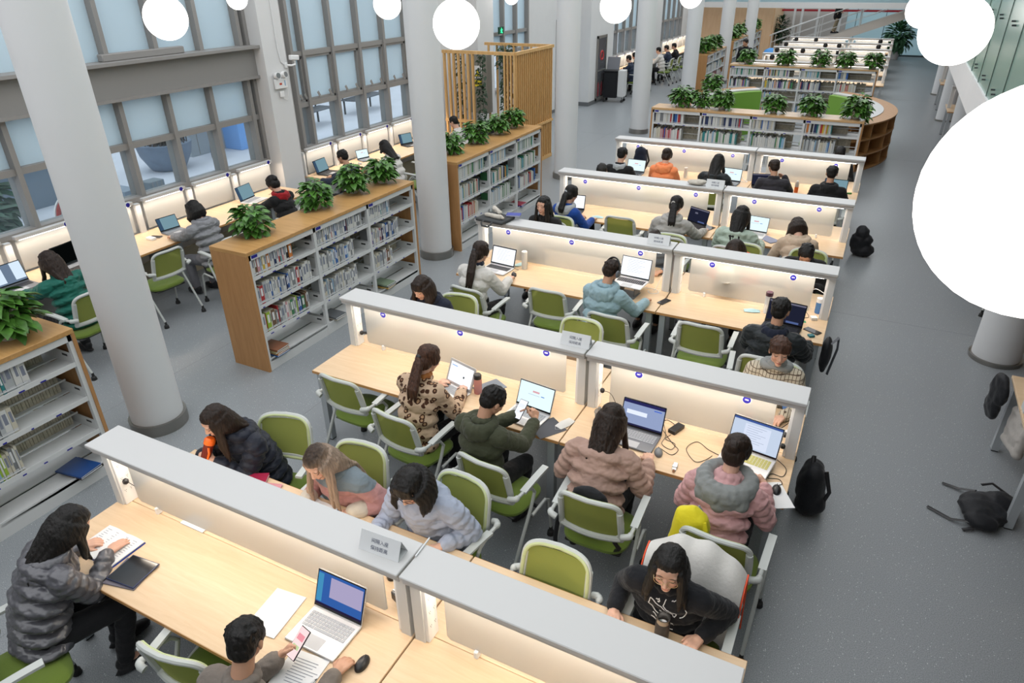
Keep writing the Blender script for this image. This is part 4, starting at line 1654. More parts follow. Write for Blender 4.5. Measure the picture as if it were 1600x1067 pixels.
def person(label, loc, rz, lean=18, hp=28, hy=0, ht=0, hl=(-0.16, 0.62, 0.775), hr=(0.16, 0.62, 0.775), pl='rest', pr='rest',
           hair=('long', 'black', 0.22), top=('coat', None), hood=None, legs=None, shoes=None, skin=0, sz=1.0, lod=0, glasses=None,
           broad=1.0, stand=False, twist=0, group=None, shift=0.0, knees=0.0, scarf=None, hand_dir=None, cuffs=None):
    vox = (0.0052, 0.008, 0.013)[lod]
    lean, hp, hy, ht = R(lean), R(hp), R(hy), R(ht)
    def dr(a):
        return V((0, math.sin(a), math.cos(a)))
    hipz = 0.545 if not stand else 0.92
    P0 = V((0, 0, hipz))
    W_ = P0+dr(lean*0.55)*0.20
    C = W_+dr(lean*1.15)*0.29*sz
    tw = Matrix.Rotation(R(twist), 3, 'Z')
    Cx = V((shift, 0, 0))
    C = C+Cx
    W_ = W_+Cx*0.4
    broad = 1+(broad-1)*0.55
    sw = 0.158*broad
    HM = Matrix.Rotation(hy, 3, 'Z') @ rotx(hp) @ Matrix.Rotation(ht, 3, 'Y')
    nk = dr(lean*0.9+hp*0.35)
    Hc = C+nk*0.085+HM @ V((0, 0.028, 0.10))
    SL = C+tw @ V((-sw, 0, 0))-dr(lean)*0.055
    SR = C+tw @ V((sw, 0, 0))-dr(lean)*0.055
    HLt, HRt = V(hl), V(hr)
    EL, WL = ik(SL, HLt, 0.27*sz, 0.245*sz, (-0.42, -0.25, -0.85))
    ER, WR = ik(SR, HRt, 0.27*sz, 0.245*sz, (0.42, -0.25, -0.85))
    if stand:
        KL, KR = V((-0.09, 0.03, 0.50)), V((0.09, 0.0, 0.50))
        AL, AR = V((-0.10, -0.02, 0.09)), V((0.11, -0.10, 0.09))
        hipL, hipR = V((-0.085, 0, 0.90)), V((0.085, 0, 0.90))
    else:
        KL, KR = V((-0.12, 0.40, 0.50)), V((0.12, 0.40, 0.50))
        AL, AR = V((-0.12, 0.36+knees, 0.09)), V((0.12, 0.30+knees, 0.09))
        hipL, hipR = V((-0.09, 0.02, 0.535)), V((0.09, 0.02, 0.535))
    B = head_prims(Hc, HM, 0.985*sz)
    nb = Hc+HM @ V((0, -0.025, -0.06))
    B += [('c', C-dr(lean)*0.02, nb, 0.056, 0.050), ('e', C-dr(lean)*0.10, (sw*0.92, 0.075, 0.12), rotx(lean)),
          ('e', W_, (0.12, 0.085, 0.14), rotx(lean*0.6)), ('e', P0+V((0, 0, 0.01)), (0.145, 0.10, 0.09), None)]
    for S_, E_, W2 in ((SL, EL, WL), (SR, ER, WR)):
        B += [('c', C-dr(lean)*0.05, S_, 0.05, 0.046), ('c', S_, E_, 0.042, 0.034), ('c', E_, W2, 0.034, 0.023)]
    hd = hand_dir or {}
    for W2, E_, s_, ps in ((WL, EL, -1, pl), (WR, ER, 1, pr)):
        dd = hd.get(s_, None)
        d_ = V(dd) if dd else (W2-E_).normalized()*0.6+V((-s_*0.25, 0.45, 0))
        if not dd:
            d_.z *= 0.25
        up = V((0, -0.1, 1)) if ps in ('flat', 'rest') else V((s_*0.8, 0.1, 0.6))
        B += hand_prims(W2, d_, up, ps, s_)
    for h_, K_, A_ in ((hipL, KL, AL), (hipR, KR, AR)):
        B += [('c', h_, K_, 0.062, 0.046), ('c', K_, A_, 0.044, 0.032), ('c', A_, A_+V((0, 0.11, -0.045)), 0.03, 0.025)]
    me = smin_mesh(B, vox, 2 if lod == 0 else 1, 0.45, 'person')
    HMi = HM.inverted()
    at = me.attributes.new('hc', 'FLOAT_VECTOR', 'POINT')
    buf = []
    for v in me.vertices:
        q = HMi @ (v.co-Hc)
        buf += [q.x, q.y, q.z] if q.length < 0.16 else [9, 9, 9]
    at.data.foreach_set('vector', buf)
    me.materials.append(SKINS[skin])
    root = link('person', me, None, loc, (0, 0, rz))
    tag(root, label, 'person', group)
    # --- trousers and shoes
    tv = max(vox*1.5, 0.009)
    tp = [('e', P0+V((0, 0, 0.0)), (0.165*broad, 0.125, 0.105), None)]
    for h_, K_, A_ in ((hipL, KL, AL), (hipR, KR, AR)):
        tp += [('c', h_, K_, 0.088, 0.068), ('c', K_, A_+V((0, 0, 0.03)), 0.064, 0.052)]
    tm = smin_mesh(tp, tv*1.2, 3, 0.5, 'trousers')
    wrinkle(tm, 0.006, 14, 1)
    tm.materials.append(legs or cloth('black_trousers', (0.012, 0.012, 0.014)))
    link('trousers', tm, root)
    for A_ in (AL, AR):
        sm = smin_mesh([('e', A_+V((0, 0.06, -0.045)), (0.046, 0.135, 0.043), None), ('e', A_+V((0, -0.02, -0.01)), (0.045, 0.055, 0.05), None),
                        ('e', A_+V((0, 0.05, -0.068)), (0.05, 0.145, 0.018), None)], 0.011, 2, 0.5, 'shoe')
        sm.materials.append(shoes or cloth('black_shoe', (0.02, 0.02, 0.022), rough=0.5))
        link('shoe', sm, root)
    # --- top garment
    kind, mt = top[0], top[1]
    G = []
    up_ = V((0, 0, 1))
    def ring_e(c, rx, ry, rz_, a):
        G.append(('e', c, (rx, ry, rz_), rotx(a)))
    fat = {'puffer': 1.18, 'coat': 1.06, 'knit': 1.0, 'shirt': 0.95}[kind]
    bw = broad*fat
    low = P0+V((0, -0.005, -0.035 if not stand else -0.22))
    if kind == 'puffer':
        n = 6
        for i in range(n):
            t_ = i/(n-1)
            c = low.lerp(W_, t_*2) if t_ < 0.5 else W_.lerp(C-dr(lean)*0.05, t_*2-1)
            c = c-V((0, 0.008, 0))
            rx = (0.182-0.015*math.sin(t_*3.0)+0.006*t_)*bw if t_ < 0.95 else 0.150*bw
            ring_e(c, rx, 0.142*fat-0.02*t_, 0.062, lean*(0.4+0.7*t_))
        for S_, E_, W2 in ((SL, EL, WL), (SR, ER, WR)):
            path = [S_+(S_-C)*0.12, E_, W2-(W2-E_).normalized()*0.015]
            for a, b, r0, r1, nn in ((path[0], path[1], 0.074, 0.064, 4), (path[1], path[2], 0.064, 0.048, 4)):
                dd = (b-a)
                q = dd.to_track_quat('Z', 'Y').to_matrix()
                for j in range(nn):
                    t_ = (j+0.35)/nn
                    r = (r0+(r1-r0)*t_)*fat*0.93
                    G.append(('e', a+dd*t_, (r, r, dd.length/nn*0.78), q))
                G.append(('c', a, b, r0*0.9, r1*0.9))
            G.append(('c', C-dr(lean)*0.07, S_, 0.080, 0.074))
        G.append(('c', W_, C-dr(lean)*0.1, 0.12*bw, 0.12*bw))
    else:
        for t_, rx, ry in ((0, 0.185, 0.145), (0.25, 0.18, 0.138), (0.5, 0.175, 0.132), (0.75, 0.185, 0.13), (0.95, 0.175, 0.11)):
            c = low.lerp(W_, t_*2) if t_ < 0.5 else W_.lerp(C-dr(lean)*0.05, t_*2-1)
            ring_e(c, rx*bw, ry*fat, 0.10, lean*(0.4+0.7*t_))
        for S_, E_, W2 in ((SL, EL, WL), (SR, ER, WR)):
            G += [('c', C-dr(lean)*0.06, S_, 0.078*fat, 0.072*fat), ('c', S_, E_, 0.069*fat, 0.058*fat),
                  ('c', E_, W2-(W2-E_).normalized()*0.02, 0.058*fat, 0.046*fat)]
    if stand:
        G.append(('c', W_, low, 0.16, 0.17))
    nb2 = C+nk*0.035
    for i in range(10):
        a = 2*PI*i/10
        G.append(('e', nb2+V((math.cos(a)*0.062, math.sin(a)*0.058-0.002, -0.012*math.sin(a))), (0.026*fat, 0.026*fat, 0.028), None))
    gm = smin_mesh(G, max(vox*1.35, 0.0075), 5, 0.5, 'jacket')
    wrinkle(gm, 0.009 if kind == 'puffer' else 0.0065, 11 if kind == 'puffer' else 9, len(label)*0.37, (1, 1, 1.9))
    if lod == 0:
        wrinkle(gm, 0.003, 34, len(label)*0.7, (1, 1, 1.5))
    gm.materials.append(mt)
    link({'puffer': 'padded_jacket', 'coat': 'coat', 'knit': 'sweater', 'shirt': 'shirt'}[kind], gm, root)
    if cuffs:
        for E_, W2 in ((EL, WL), (ER, WR)):
            d_ = (W2-E_).normalized()
            cm = smin_mesh([('c', W2-d_*0.06, W2-d_*0.005, 0.062, 0.054)], 0.009, 2)
            cm.materials.append(cuffs)
            link('cuff', cm, root)
    if hood:
        hm_, hs = hood
        Hd = []
        cb = C+nk*0.03
        for i in range(22):
            a = 2*PI*i/22.0
            bk_ = 0.5-0.5*math.sin(a)          # 1 at the back, 0 at the front
            rr_ = (0.020+0.026*bk_**0.7)*hs
            Hd.append(('e', cb+V((math.cos(a)*(0.072+0.040*bk_)*hs, math.sin(a)*(0.062+0.050*bk_)*hs+0.004, 0.012-0.045*bk_*hs)), (rr_, rr_, rr_*(0.9+0.35*bk_)), None))
        Hd.append(('e', cb+V((0, -0.050*hs, -0.035*hs)), (0.085*hs, 0.062*hs, 0.034*hs), rotx(lean)))
        for u in (-0.075, -0.038, 0.0, 0.038, 0.075):
            Hd.append(('e', cb+V((u*hs, (-0.118+abs(u)*0.35)*hs, -0.060*hs+abs(u)*0.2)), (0.040*hs, 0.036*hs, 0.050*hs), rotx(lean)))
        hm2 = smin_mesh(Hd, max(vox*1.3, 0.008), 4)
        wrinkle(hm2, 0.008, 14, 3)
        hm2.materials.append(hm_)
        link('hood', hm2, root)
    if scarf:
        sm = smin_mesh([('e', nb2+V((math.cos(a*0.7)*0.055, math.sin(a*0.7)*0.055, 0.02)), (0.03, 0.03, 0.035), None) for a in range(9)], 0.009, 2)
        sm.materials.append(scarf)
        link('high_collar', sm, root)
    # --- hair
    st_, hc_, hl_ = hair[:3]
    hp_ = []
    rnd = random.Random(len(label)*7+len(st_))
    def he(c, r, rot=None):
        hp_.append(('e', Hc+HM @ (V(c)*sz), tuple(q*sz for q in r), HM if rot is None else rot))
    he((0, -0.022, 0.040), (0.080, 0.094, 0.083))
    he((0, 0.004, 0.068), (0.072, 0.070, 0.054))
    if st_ in ('short', 'crop'):
        he((0, -0.050, 0.0), (0.070, 0.060, 0.070))
        for q in (-1, 1):
            he((q*0.064, 0.012, 0.030), (0.018, 0.040, 0.040))
        if st_ == 'short':
            pass
        if True:
            for i in range(30):
                a = rnd.uniform(-PI, PI)
                q_ = rnd.random()
                p = V((math.cos(a)*0.045*q_, math.sin(a)*0.055*q_-0.015, 0.106))
                b_ = V((math.cos(a)*0.078, math.sin(a)*0.086-0.018, 0.062+rnd.uniform(-.02, .02)))
                hp_.append(('c', Hc+HM @ (p*sz), Hc+HM @ (b_*sz), 0.013, 0.008))
        if hl_ > 0:
            for i in range(11):
                u = (i/10.0-0.5)*2
                p = V((u*0.045, 0.050, 0.092-abs(u)*0.01))
                e_ = V((u*0.060+0.006, 0.088-abs(u)*0.018, 0.088-hl_-abs(u)*0.01))
                hp_.append(('c', Hc+HM @ p, Hc+HM @ e_, 0.015, 0.007))
    else:
        he((0, -0.048, -0.010), (0.080, 0.070, 0.088))
        he((0, -0.028, 0.052), (0.083, 0.084, 0.076))
        for q in (-1, 1):
            he((q*0.070, 0.004, 0.020), (0.017, 0.046, 0.055))
        spine_dn = -dr(lean*1.1)
        if st_ in ('long', 'bob', 'wavy'):
            N = 22 if lod < 2 else 12
            for i in range(N):
                u = i/(N-1.0)*2-1
                a = u*R(125)-PI/2
                vol = (1.16 if st_ != 'long' else 1.06) if len(hair) < 4 else 1.42
                p = Hc+HM @ V((math.cos(a)*0.072*vol, math.sin(a)*0.082*vol-0.012, 0.030))
                sidey = abs(u)
                L = hl_*(0.92+0.16*rnd.random())
                p1 = p+HM @ V((math.cos(a)*0.012*vol, math.sin(a)*0.010, -0.070))
                fall = V((0, 0, -1))
                back = math.sin(a) < 0.25
                if back and st_ != 'bob':
                    tgt = spine_dn*1.0
                    off = V((math.cos(a)*0.05, -0.105-0.02*rnd.random(), 0))
                    p2 = C+off+V((0, 0, -0.01))
                    p3 = p2+tgt*max(L-0.08, 0.02)+V((math.cos(a)*0.02, -0.012, 0))
                    pts = [p, p1, p2, p3]
                else:
                    p2 = p1+fall*L*0.45+V((math.cos(a)*0.012, 0.008 if sidey > .8 else -0.004, 0))
                    p3 = p1+fall*L*0.9+V((math.cos(a)*(0.0 if st_ == 'bob' else 0.02), 0.0, 0))
                    pts = [p, p1, p2, p3]
                if st_ != 'bob':
                    pts[2] = pts[2]+V((rnd.uniform(-.014, .014), rnd.uniform(-.012, .006), 0))
                    pts[3] = pts[3]+V((rnd.uniform(-.02, .02), rnd.uniform(-.01, .01), rnd.uniform(-.02, .03)))
                if st_ == 'wavy':
                    pts = pts[:3]+[pts[2].lerp(pts[3], 0.5)+V((rnd.uniform(-.02, .02), rnd.uniform(-.01, .02), 0)), pts[3]]
                rr_ = [0.020, 0.021, 0.020, 0.015, 0.009]
                for j in range(len(pts)-1):
                    hp_.append(('c', pts[j], pts[j+1], rr_[j], rr_[j+1] if j < len(pts)-2 else 0.006))
            if st_ == 'bob' or len(hair) > 3:
                for i in range(9):
                    u = (i/8.0-0.5)*2
                    hp_.append(('c', Hc+HM @ V((u*0.045, 0.05, 0.09)), Hc+HM @ V((u*0.06, 0.086-abs(u)*0.02, 0.036)), 0.015, 0.008))
        elif st_ == 'ponytail':
            k = Hc+HM @ V((0, -0.112, 0.015))
            hp_.append(('c', Hc+HM @ V((0, -0.08, 0.02)), k, 0.03, 0.02))
            q1 = k+V((0.02, -0.035, -0.045))
            q2 = V((C.x+0.03, C.y-0.15, C.z+0.01))
            if q2.y > q1.y:
                q2.y = q1.y-0.01
            q3 = q2+spine_dn*max(hl_-0.08, 0.03)
            for dx in (-0.018, 0.0, 0.018):
                o_ = V((dx, 0, 0))
                hp_.append(('c', k, q1+o_, 0.018, 0.026))
                hp_.append(('c', q1+o_, q2+o_*1.5, 0.026, 0.024))
                hp_.append(('c', q2+o_*1.5, q3+o_*(1.2+rnd.random()), 0.024, 0.008))
        elif st_ == 'bun':
            he((0, -0.095, 0.045), (0.045, 0.04, 0.045))
    hmz = smin_mesh(hp_, max(vox*0.95, 0.0055), 1 if st_ in ('short', 'wavy', 'long', 'bob') else 2, 0.4, 'hair')
    wrinkle(hmz, 0.0035, 38, 2, (1, 1, 0.25))
    at = hmz.attributes.new('hc', 'FLOAT_VECTOR', 'POINT')
    buf = []
    for v in hmz.vertices:
        q = HMi @ (v.co-Hc)
        buf += [q.x, q.y, q.z]
    at.data.foreach_set('vector', buf)
    hmz.materials.append(HAIR[hc_])
    link('hair', hmz, root)
    if st_ == 'ponytail' and lod < 2:
        m = MB()
        k = Hc+HM @ V((0, -0.112, 0.012))
        m.ell(k, (0.028, 0.018, 0.028), 0, 2)
        build('hair_tie', m, hood[0] if hood else M_BLACK, root)
    if glasses:
        m = MB()
        for q in (-1, 1):
            m.tube([Hc+HM @ V((q*0.034+math.cos(a*PI/8)*0.026, 0.094-abs(q*0.034+math.cos(a*PI/8)*0.026)*0.22, -0.002+math.sin(a*PI/8)*0.023)) for a in range(16)], 0.0016, 5, 0, True)
            m.tube([Hc+HM @ V((q*0.060, 0.080, 0.004)), Hc+HM @ V((q*0.080, 0.0, 0.006))], 0.0016, 5)
        m.tube([Hc+HM @ V((-0.009, 0.096, 0.002)), Hc+HM @ V((0.009, 0.096, 0.002))], 0.0015, 5)
        build('spectacles', m, glasses, root)
    root['_j'] = 0
    del root['_j']
    return root, dict(Hc=Hc, HM=HM, C=C, W=W_, WL=WL, WR=WR, SL=SL, SR=SR)

# ------------------------------------------------------------- who sits where
C_ = cloth
CG = 'green-seated office chairs at the reading desks'


def chair(x, y, rz, label, group=CG):
    return CH.spawn((x, y, 0), rz, label, 'chair', group)


sweat_print = []
p1, _ = person('person in shiny grey puffer jacket reading at the lower left desk', (-3.69, 1.16, 0), -0.22, 24, 42, 0,
               hl=(-0.22, 0.36, 0.785), hr=(-0.03, 0.44, 0.79), pr='flat', hair=('wavy', 'black', 0.16), lod=0,
               top=('puffer', mat('shiny_grey_puffer', (0.085, 0.085, 0.098), 0.28, spec=0.7, bump=0.2, bscale=40)), broad=1.12,
               hood=(mat('shiny_grey_puffer', (0, 0, 0)), 1.0), hand_dir={1: (-0.3, 1, 0.0)})
chair(-3.60, 0.95, -0.35, 'green chair under the person in shiny grey puffer, lower left corner')
p2, j2 = person('person in grey suit jacket holding a phone at the bottom of the frame', (-2.06, 1.08, 0), 0.05, 20, 24, 22,
                hl=(-0.06, 0.42, 0.82), hr=(0.24, 0.48, 0.79), pl='grip', pr='rest', hair=('crop', 'black', 0.0), lod=0, glasses=M_BLACK, skin=1,
                top=('coat', cloth('grey_tweed', (0.17, 0.145, 0.125))), cuffs=None, hand_dir={-1: (0.25, 0.75, 0.35), 1: (0.12, 1, -0.02)})
chair(-2.62, 1.50, 0.12, 'empty green chair pushed under the nearest desk beside the phone user')
chair(-2.14, 0.98, 0.0, 'green chair under the person in grey suit jacket')
p3, j3 = person('person in navy puffer coat drinking from an orange flask', (-3.58, 2.80, 0), PI, 20, 26, -24,
                hl=(0.04, 0.34, 0.885), hr=(0.20, 0.33, 0.885), pl='grip', pr='grip', hand_dir={-1: (0.7, 0.45, 0.25), 1: (-0.7, 0.45, 0.25)}, hair=('long', 'dark', 0.24), lod=0,
                top=('puffer', cloth('navy_puffer', (0.008, 0.011, 0.022), rough=0.5)), hood=(cloth('navy_puffer', (0, 0, 0)), 1.15), shift=0.03)
chair(-3.44, 2.76, PI+0.30, 'green chair under the person with the orange flask')
p4, _ = person('person with long ash-blonde hair in pink and grey fleece reading a book', (-2.68, 2.78, 0), PI, 20, 30, 0, 6,
               hl=(-0.16, 0.22, 0.785), hr=(0.18, 0.28, 0.785), hair=('wavy', 'blonde', 0.30), lod=0, broad=1.08,
               top=('coat', cloth('pink_grey_fleece', (0.46, 0.24, 0.23), 'color3', (0.17, 0.21, 0.24), 0.95)), cuffs=cloth('cream_fleece', (0.56, 0.50, 0.42)))
chair(-2.74, 2.72, PI+0.1, 'green chair behind the ash-blonde reader')
p5, _ = person('person in pale blue puffer jacket with short black hair, writing', (-2.03, 2.80, 0), PI, 16, 32, 0,
               hl=(-0.20, 0.24, 0.79), hr=(0.24, 0.36, 0.79), pr='fist', hair=('bob', 'black', 0.12, 1), lod=0, broad=1.15,
               top=('puffer', cloth('pale_blue_puffer', (0.33, 0.37, 0.47), rough=0.5)), glasses=M_BLACK)
chair(-1.96, 2.73, PI-0.12, 'green chair behind the person in pale blue puffer jacket')
chair(-1.12, 2.42, PI, 'empty green chair pushed in at the far side of the nearest desk')
p6, j6 = person('person with glasses in black sweater with white line print, thermos in front', (-0.47, 2.78, 0), PI, 15, 9, 4,
                hl=(-0.21, 0.17, 0.79), hr=(0.26, 0.20, 0.79), hair=('long', 'black', 0.20), lod=0, glasses=mat('gold_wire', (0.55, 0.42, 0.25), 0.3, 0.9),
                top=('knit', cloth('black_sweater', (0.007, 0.008, 0.011))), broad=1.2)
chair(-0.40, 2.74, PI, 'chair draped with a white coat at the lower right of the nearest desk')

p7, _ = person('person in leopard-print fleece with brown ponytail at a silver laptop', (-2.80, 3.70, 0), -0.1, 14, 22, -14,
               hl=(-0.12, 0.42, 0.79), hr=(0.14, 0.44, 0.79), hair=('ponytail', 'brown', 0.17), lod=0, broad=1.0,
               top=('coat', cloth('leopard_fleece', (0.50, 0.36, 0.25), 'leopard')), scarf=cloth('rust_collar', (0.30, 0.11, 0.03)))
chair(-2.78, 3.69, -0.12, 'green chair under the person in leopard-print fleece')
chair(-3.52, 3.93, -0.05, 'empty green chair tucked under the left end of the second desk row')
p8, j8 = person('person in olive hooded jacket looking at a white phone', (-2.07, 3.47, 0), -0.15, 3, 36, -22,
                hl=(0.00, 0.46, 0.86), hr=(0.16, 0.46, 0.86), pl='grip', pr='grip', hair=('crop', 'black', 0.0), skin=1, lod=0,
                top=('coat', cloth('olive_jacket', (0.05, 0.055, 0.032))), hood=(cloth('olive_jacket', (0, 0, 0)), 1.05), hand_dir={-1: (0.35, 0.5, 0.6), 1: (-0.25, 0.5, 0.6)})
chair(-1.90, 3.51, -0.12, 'green chair under the person in olive hooded jacket')
p9, _ = person('person in beige-pink down jacket with long wavy hair at a dark laptop', (-1.20, 3.50, 0), 0, 22, 26, -6,
               hl=(-0.28, 0.36, 0.79), hr=(0.26, 0.40, 0.79), hair=('wavy', 'dark', 0.30), lod=0, broad=1.15,
               top=('puffer', cloth('beige_pink_down', (0.40, 0.26, 0.21), rough=0.7)), scarf=cloth('beige_pink_down', (0, 0, 0)))
chair(-1.13, 3.48, 0.02, 'green chair with black bag straps hanging, under the beige-pink down jacket')
p10, _ = person('person in pink puffer coat with grey hood at the right end of second row', (-0.38, 3.52, 0), -0.05, 22, 22, -8,
                hl=(-0.20, 0.40, 0.79), hr=(0.20, 0.42, 0.84), pr='fist', hair=('bun', 'dark', 0.05), lod=0, broad=1.05,
                top=('puffer', cloth('pink_puffer', (0.55, 0.31, 0.31), rough=0.6)), hood=(cloth('grey_jersey_hood', (0.23, 0.24, 0.235)), 1.5))
chair(-0.32, 3.50, -0.05, 'green chair with yellow backpack, under the person in pink puffer')
p11, _ = person('person in dark navy coat with brown bob bending over the second row', (-3.60, 5.30, 0), PI, 18, 24, -10,
                hl=(-0.16, 0.30, 0.785), hr=(0.16, 0.34, 0.785), hair=('bob', 'dark', 0.14), lod=0,
                top=('coat', cloth('dark_navy_coat', (0.010, 0.014, 0.030))), hood=(cloth('dark_navy_coat', (0, 0, 0)), 1.0))
chair(-3.42, 5.22, PI+0.15, 'green chair behind the person in dark navy coat')
chair(-2.10, 5.24, PI, 'empty green chair with a brown paper bag, far side of second row')
p12, _ = person('person in checked shirt over grey hoodie, eyes lowered, second row right', (-0.31, 5.28, 0), PI, 8, 6, 12,
                hl=(-0.14, 0.36, 0.785), hr=(0.14, 0.38, 0.785), hair=('short', 'brown', 0.045), lod=0, skin=0,
                top=('coat', cloth('checked_overshirt', (0.50, 0.44, 0.34), 'plaid', (0.10, 0.07, 0.05))), hood=(cloth('grey_jersey_hood', (0, 0, 0)), 1.0),
                scarf=cloth('grey_jersey_hood', (0, 0, 0)))
chair(-0.31, 5.20, PI, 'green chair behind the person in checked shirt')

p13, _ = person('person in white jacket with long black ponytail at a grey laptop', (-3.58, 5.93, 0), -0.1, 16, 16, -12,
                hl=(-0.12, 0.46, 0.79), hr=(0.18, 0.50, 0.79), hair=('ponytail', 'dark', 0.27), lod=0,
                top=('coat', cloth('white_jacket', (0.58, 0.56, 0.53))), scarf=cloth('dark_navy_coat', (0, 0, 0)))
chair(-3.48, 5.98, -0.1, 'green chair under the person in white jacket')
chair(-2.71, 6.30, 0.0, 'empty green chair at the middle of the third desk row')
p14, j14 = person('person in light blue hooded jacket wearing headphones', (-2.12, 6.03, 0), -0.1, 16, 20, -18,
                  hl=(-0.14, 0.44, 0.79), hr=(0.30, 0.50, 0.79), hair=('crop', 'dark', 0.0), skin=1, lod=0, broad=1.1,
                  top=('coat', cloth('light_blue_jacket', (0.27, 0.39, 0.44))), hood=(cloth('light_blue_jacket', (0, 0, 0)), 1.2))
chair(-1.92, 6.02, -0.05, 'green chair under the person in light blue hooded jacket')
chair(-1.07, 6.20, 0.0, 'empty green chair at the left seat of the third row right desk')
p15, _ = person('person in black padded jacket at a dark laptop, third row right end', (-0.42, 5.86, 0), -0.1, 4, 10, -8,
                hl=(-0.22, 0.42, 0.79), hr=(0.24, 0.42, 0.79), hair=('crop', 'black', 0.0), skin=1, lod=0, broad=1.2,
                top=('puffer', cloth('black_padded', (0.014, 0.018, 0.021), rough=0.55)), hood=(cloth('dark_navy_coat', (0, 0, 0)), 0.9))
chair(-0.46, 5.82, 0.1, 'chair under the person in black padded jacket, third row')
p16, _ = person('person in black with long black hair facing the camera, third row left', (-3.60, 7.98, 0), PI, 8, 4, -8,
                hl=(-0.14, 0.38, 0.785), hr=(0.14, 0.38, 0.785), hair=('long', 'black', 0.30), lod=0,
                top=('coat', cloth('black_wool', (0.010, 0.010, 0.011))))
chair(-3.55, 8.02, PI, 'green chair under the person in black with long hair, third row')
p17, _ = person('person in grey-blue shirt with cropped hair bowed behind the third row sign', (-2.00, 7.80, 0), PI, 24, 46, 0,
                hl=(-0.14, 0.40, 0.785), hr=(0.16, 0.42, 0.785), hair=('crop', 'dark', 0.0), skin=1, lod=1,
                top=('shirt', cloth('grey_blue_shirt', (0.12, 0.15, 0.19))))
chair(-2.00, 7.95, PI, 'chair under the bowed person in grey-blue shirt')
p18, _ = person('person with orange collar and black hair behind the third row canopy', (-1.10, 7.86, 0), PI, 24, 44, 0,
                hl=(-0.14, 0.36, 0.785), hr=(0.14, 0.36, 0.785), hair=('bob', 'dark', 0.08), lod=1,
                top=('coat', cloth('orange_red_jacket', (0.75, 0.09, 0.02))), hood=(cloth('orange_red_jacket', (0, 0, 0)), 1.25))
chair(-1.10, 8.0, PI, 'chair under the person with orange collar')
p19, _ = person('person with short dark hair in black, third row far right corner', (-0.38, 8.02, 0), PI, 22, 44, 0,
                hl=(-0.14, 0.36, 0.785), hr=(0.14, 0.36, 0.785), hair=('crop', 'black', 0.0), lod=1, skin=1,
                top=('coat', cloth('black_wool', (0, 0, 0))))
chair(-0.38, 8.1, PI, 'chair under the dark-haired person at third row far right corner')
p20, _ = person('person in royal blue jacket with pale grey hood and ponytail, fourth row', (-3.56, 8.42, 0), -0.35, 10, 18, -10,
                hl=(-0.12, 0.44, 0.79), hr=(0.14, 0.46, 0.79), hair=('ponytail', 'black', 0.13), lod=1, broad=1.05,
                top=('coat', cloth('royal_blue_jacket', (0.01, 0.055, 0.27))), hood=(cloth('pale_grey_hood', (0.36, 0.38, 0.40)), 1.1))
chair(-3.52, 8.40, -0.2, 'green chair under the person in royal blue jacket')
chair(-2.82, 8.93, 0.0, 'empty green chair in front of the fourth row, left half')
p21, _ = person('person in light grey puffer with black ponytail, fourth row', (-2.10, 8.50, 0), 0, 16, 22, -12,
                hl=(-0.22, 0.42, 0.79), hr=(0.36, 0.50, 0.79), hair=('ponytail', 'black', 0.13), lod=1, broad=1.1,
                top=('puffer', cloth('light_grey_puffer', (0.34, 0.33, 0.31), rough=0.6)), hood=(cloth('light_grey_puffer', (0, 0, 0)), 1.1))
chair(-2.02, 8.42, 0.0, 'green chair under the person in light grey puffer, fourth row')
p22, _ = person('person in mint green puffer with long wavy black hair, fourth row', (-1.27, 8.42, 0), -0.1, 16, 20, -10,
                hl=(-0.20, 0.44, 0.79), hr=(0.24, 0.46, 0.79), hair=('wavy', 'black', 0.34), lod=1, broad=1.1,
                top=('puffer', cloth('mint_puffer', (0.36, 0.44, 0.37), rough=0.6)))
chair(-1.25, 8.40, 0.0, 'chair under the person in mint green puffer, fourth row')
p23, _ = person('person in beige hooded coat slumped on the desk, fourth row right end', (-0.50, 8.42, 0), 0.2, 34, 50, 10,
                hl=(-0.20, 0.46, 0.79), hr=(0.16, 0.46, 0.79), hair=('bob', 'dark', 0.15), lod=1, broad=1.05,
                top=('coat', cloth('beige_coat', (0.50, 0.38, 0.28))), hood=(cloth('beige_coat', (0, 0, 0)), 1.2))
chair(-0.48, 8.36, 0.1, 'chair under the person slumped in beige coat')
p24, _ = person('person barely visible behind the fourth row canopy, left', (-3.62, 10.36, 0), PI, 20, 40, 0,
                hl=(-0.14, 0.36, 0.785), hr=(0.14, 0.36, 0.785), hair=('short', 'black', 0.0), lod=2,
                top=('coat', cloth('black_wool', (0, 0, 0))))
p25, _ = person('person in black coat with pale grey collar at an open laptop, fifth row', (-3.62, 10.85, 0), 0, 10, 14, -8,
                hl=(-0.12, 0.44, 0.79), hr=(0.20, 0.44, 0.79), hair=('short', 'black', 0.0), lod=1, broad=1.15,
                top=('coat', cloth('black_wool', (0, 0, 0))), hood=(cloth('pale_grey_hood', (0, 0, 0)), 0.85))
p26, _ = person('person in bright orange hooded sweater with hair up, fifth row', (-2.95, 11.10, 0), 0, 14, 28, 0,
                hl=(-0.12, 0.40, 0.79), hr=(0.14, 0.42, 0.79), hair=('bun', 'dark', 0.05), lod=1, broad=1.05,
                top=('coat', cloth('bright_orange_sweater', (0.85, 0.26, 0.10))), hood=(cloth('bright_orange_sweater', (0, 0, 0)), 1.15))
p27, _ = person('person in black puffer with long black hair, fifth row middle', (-2.12, 11.02, 0), -0.1, 16, 20, -6,
                hl=(-0.12, 0.44, 0.79), hr=(0.18, 0.44, 0.79), hair=('long', 'black', 0.20), lod=1, broad=1.1,
                top=('puffer', cloth('black_padded', (0, 0, 0))))
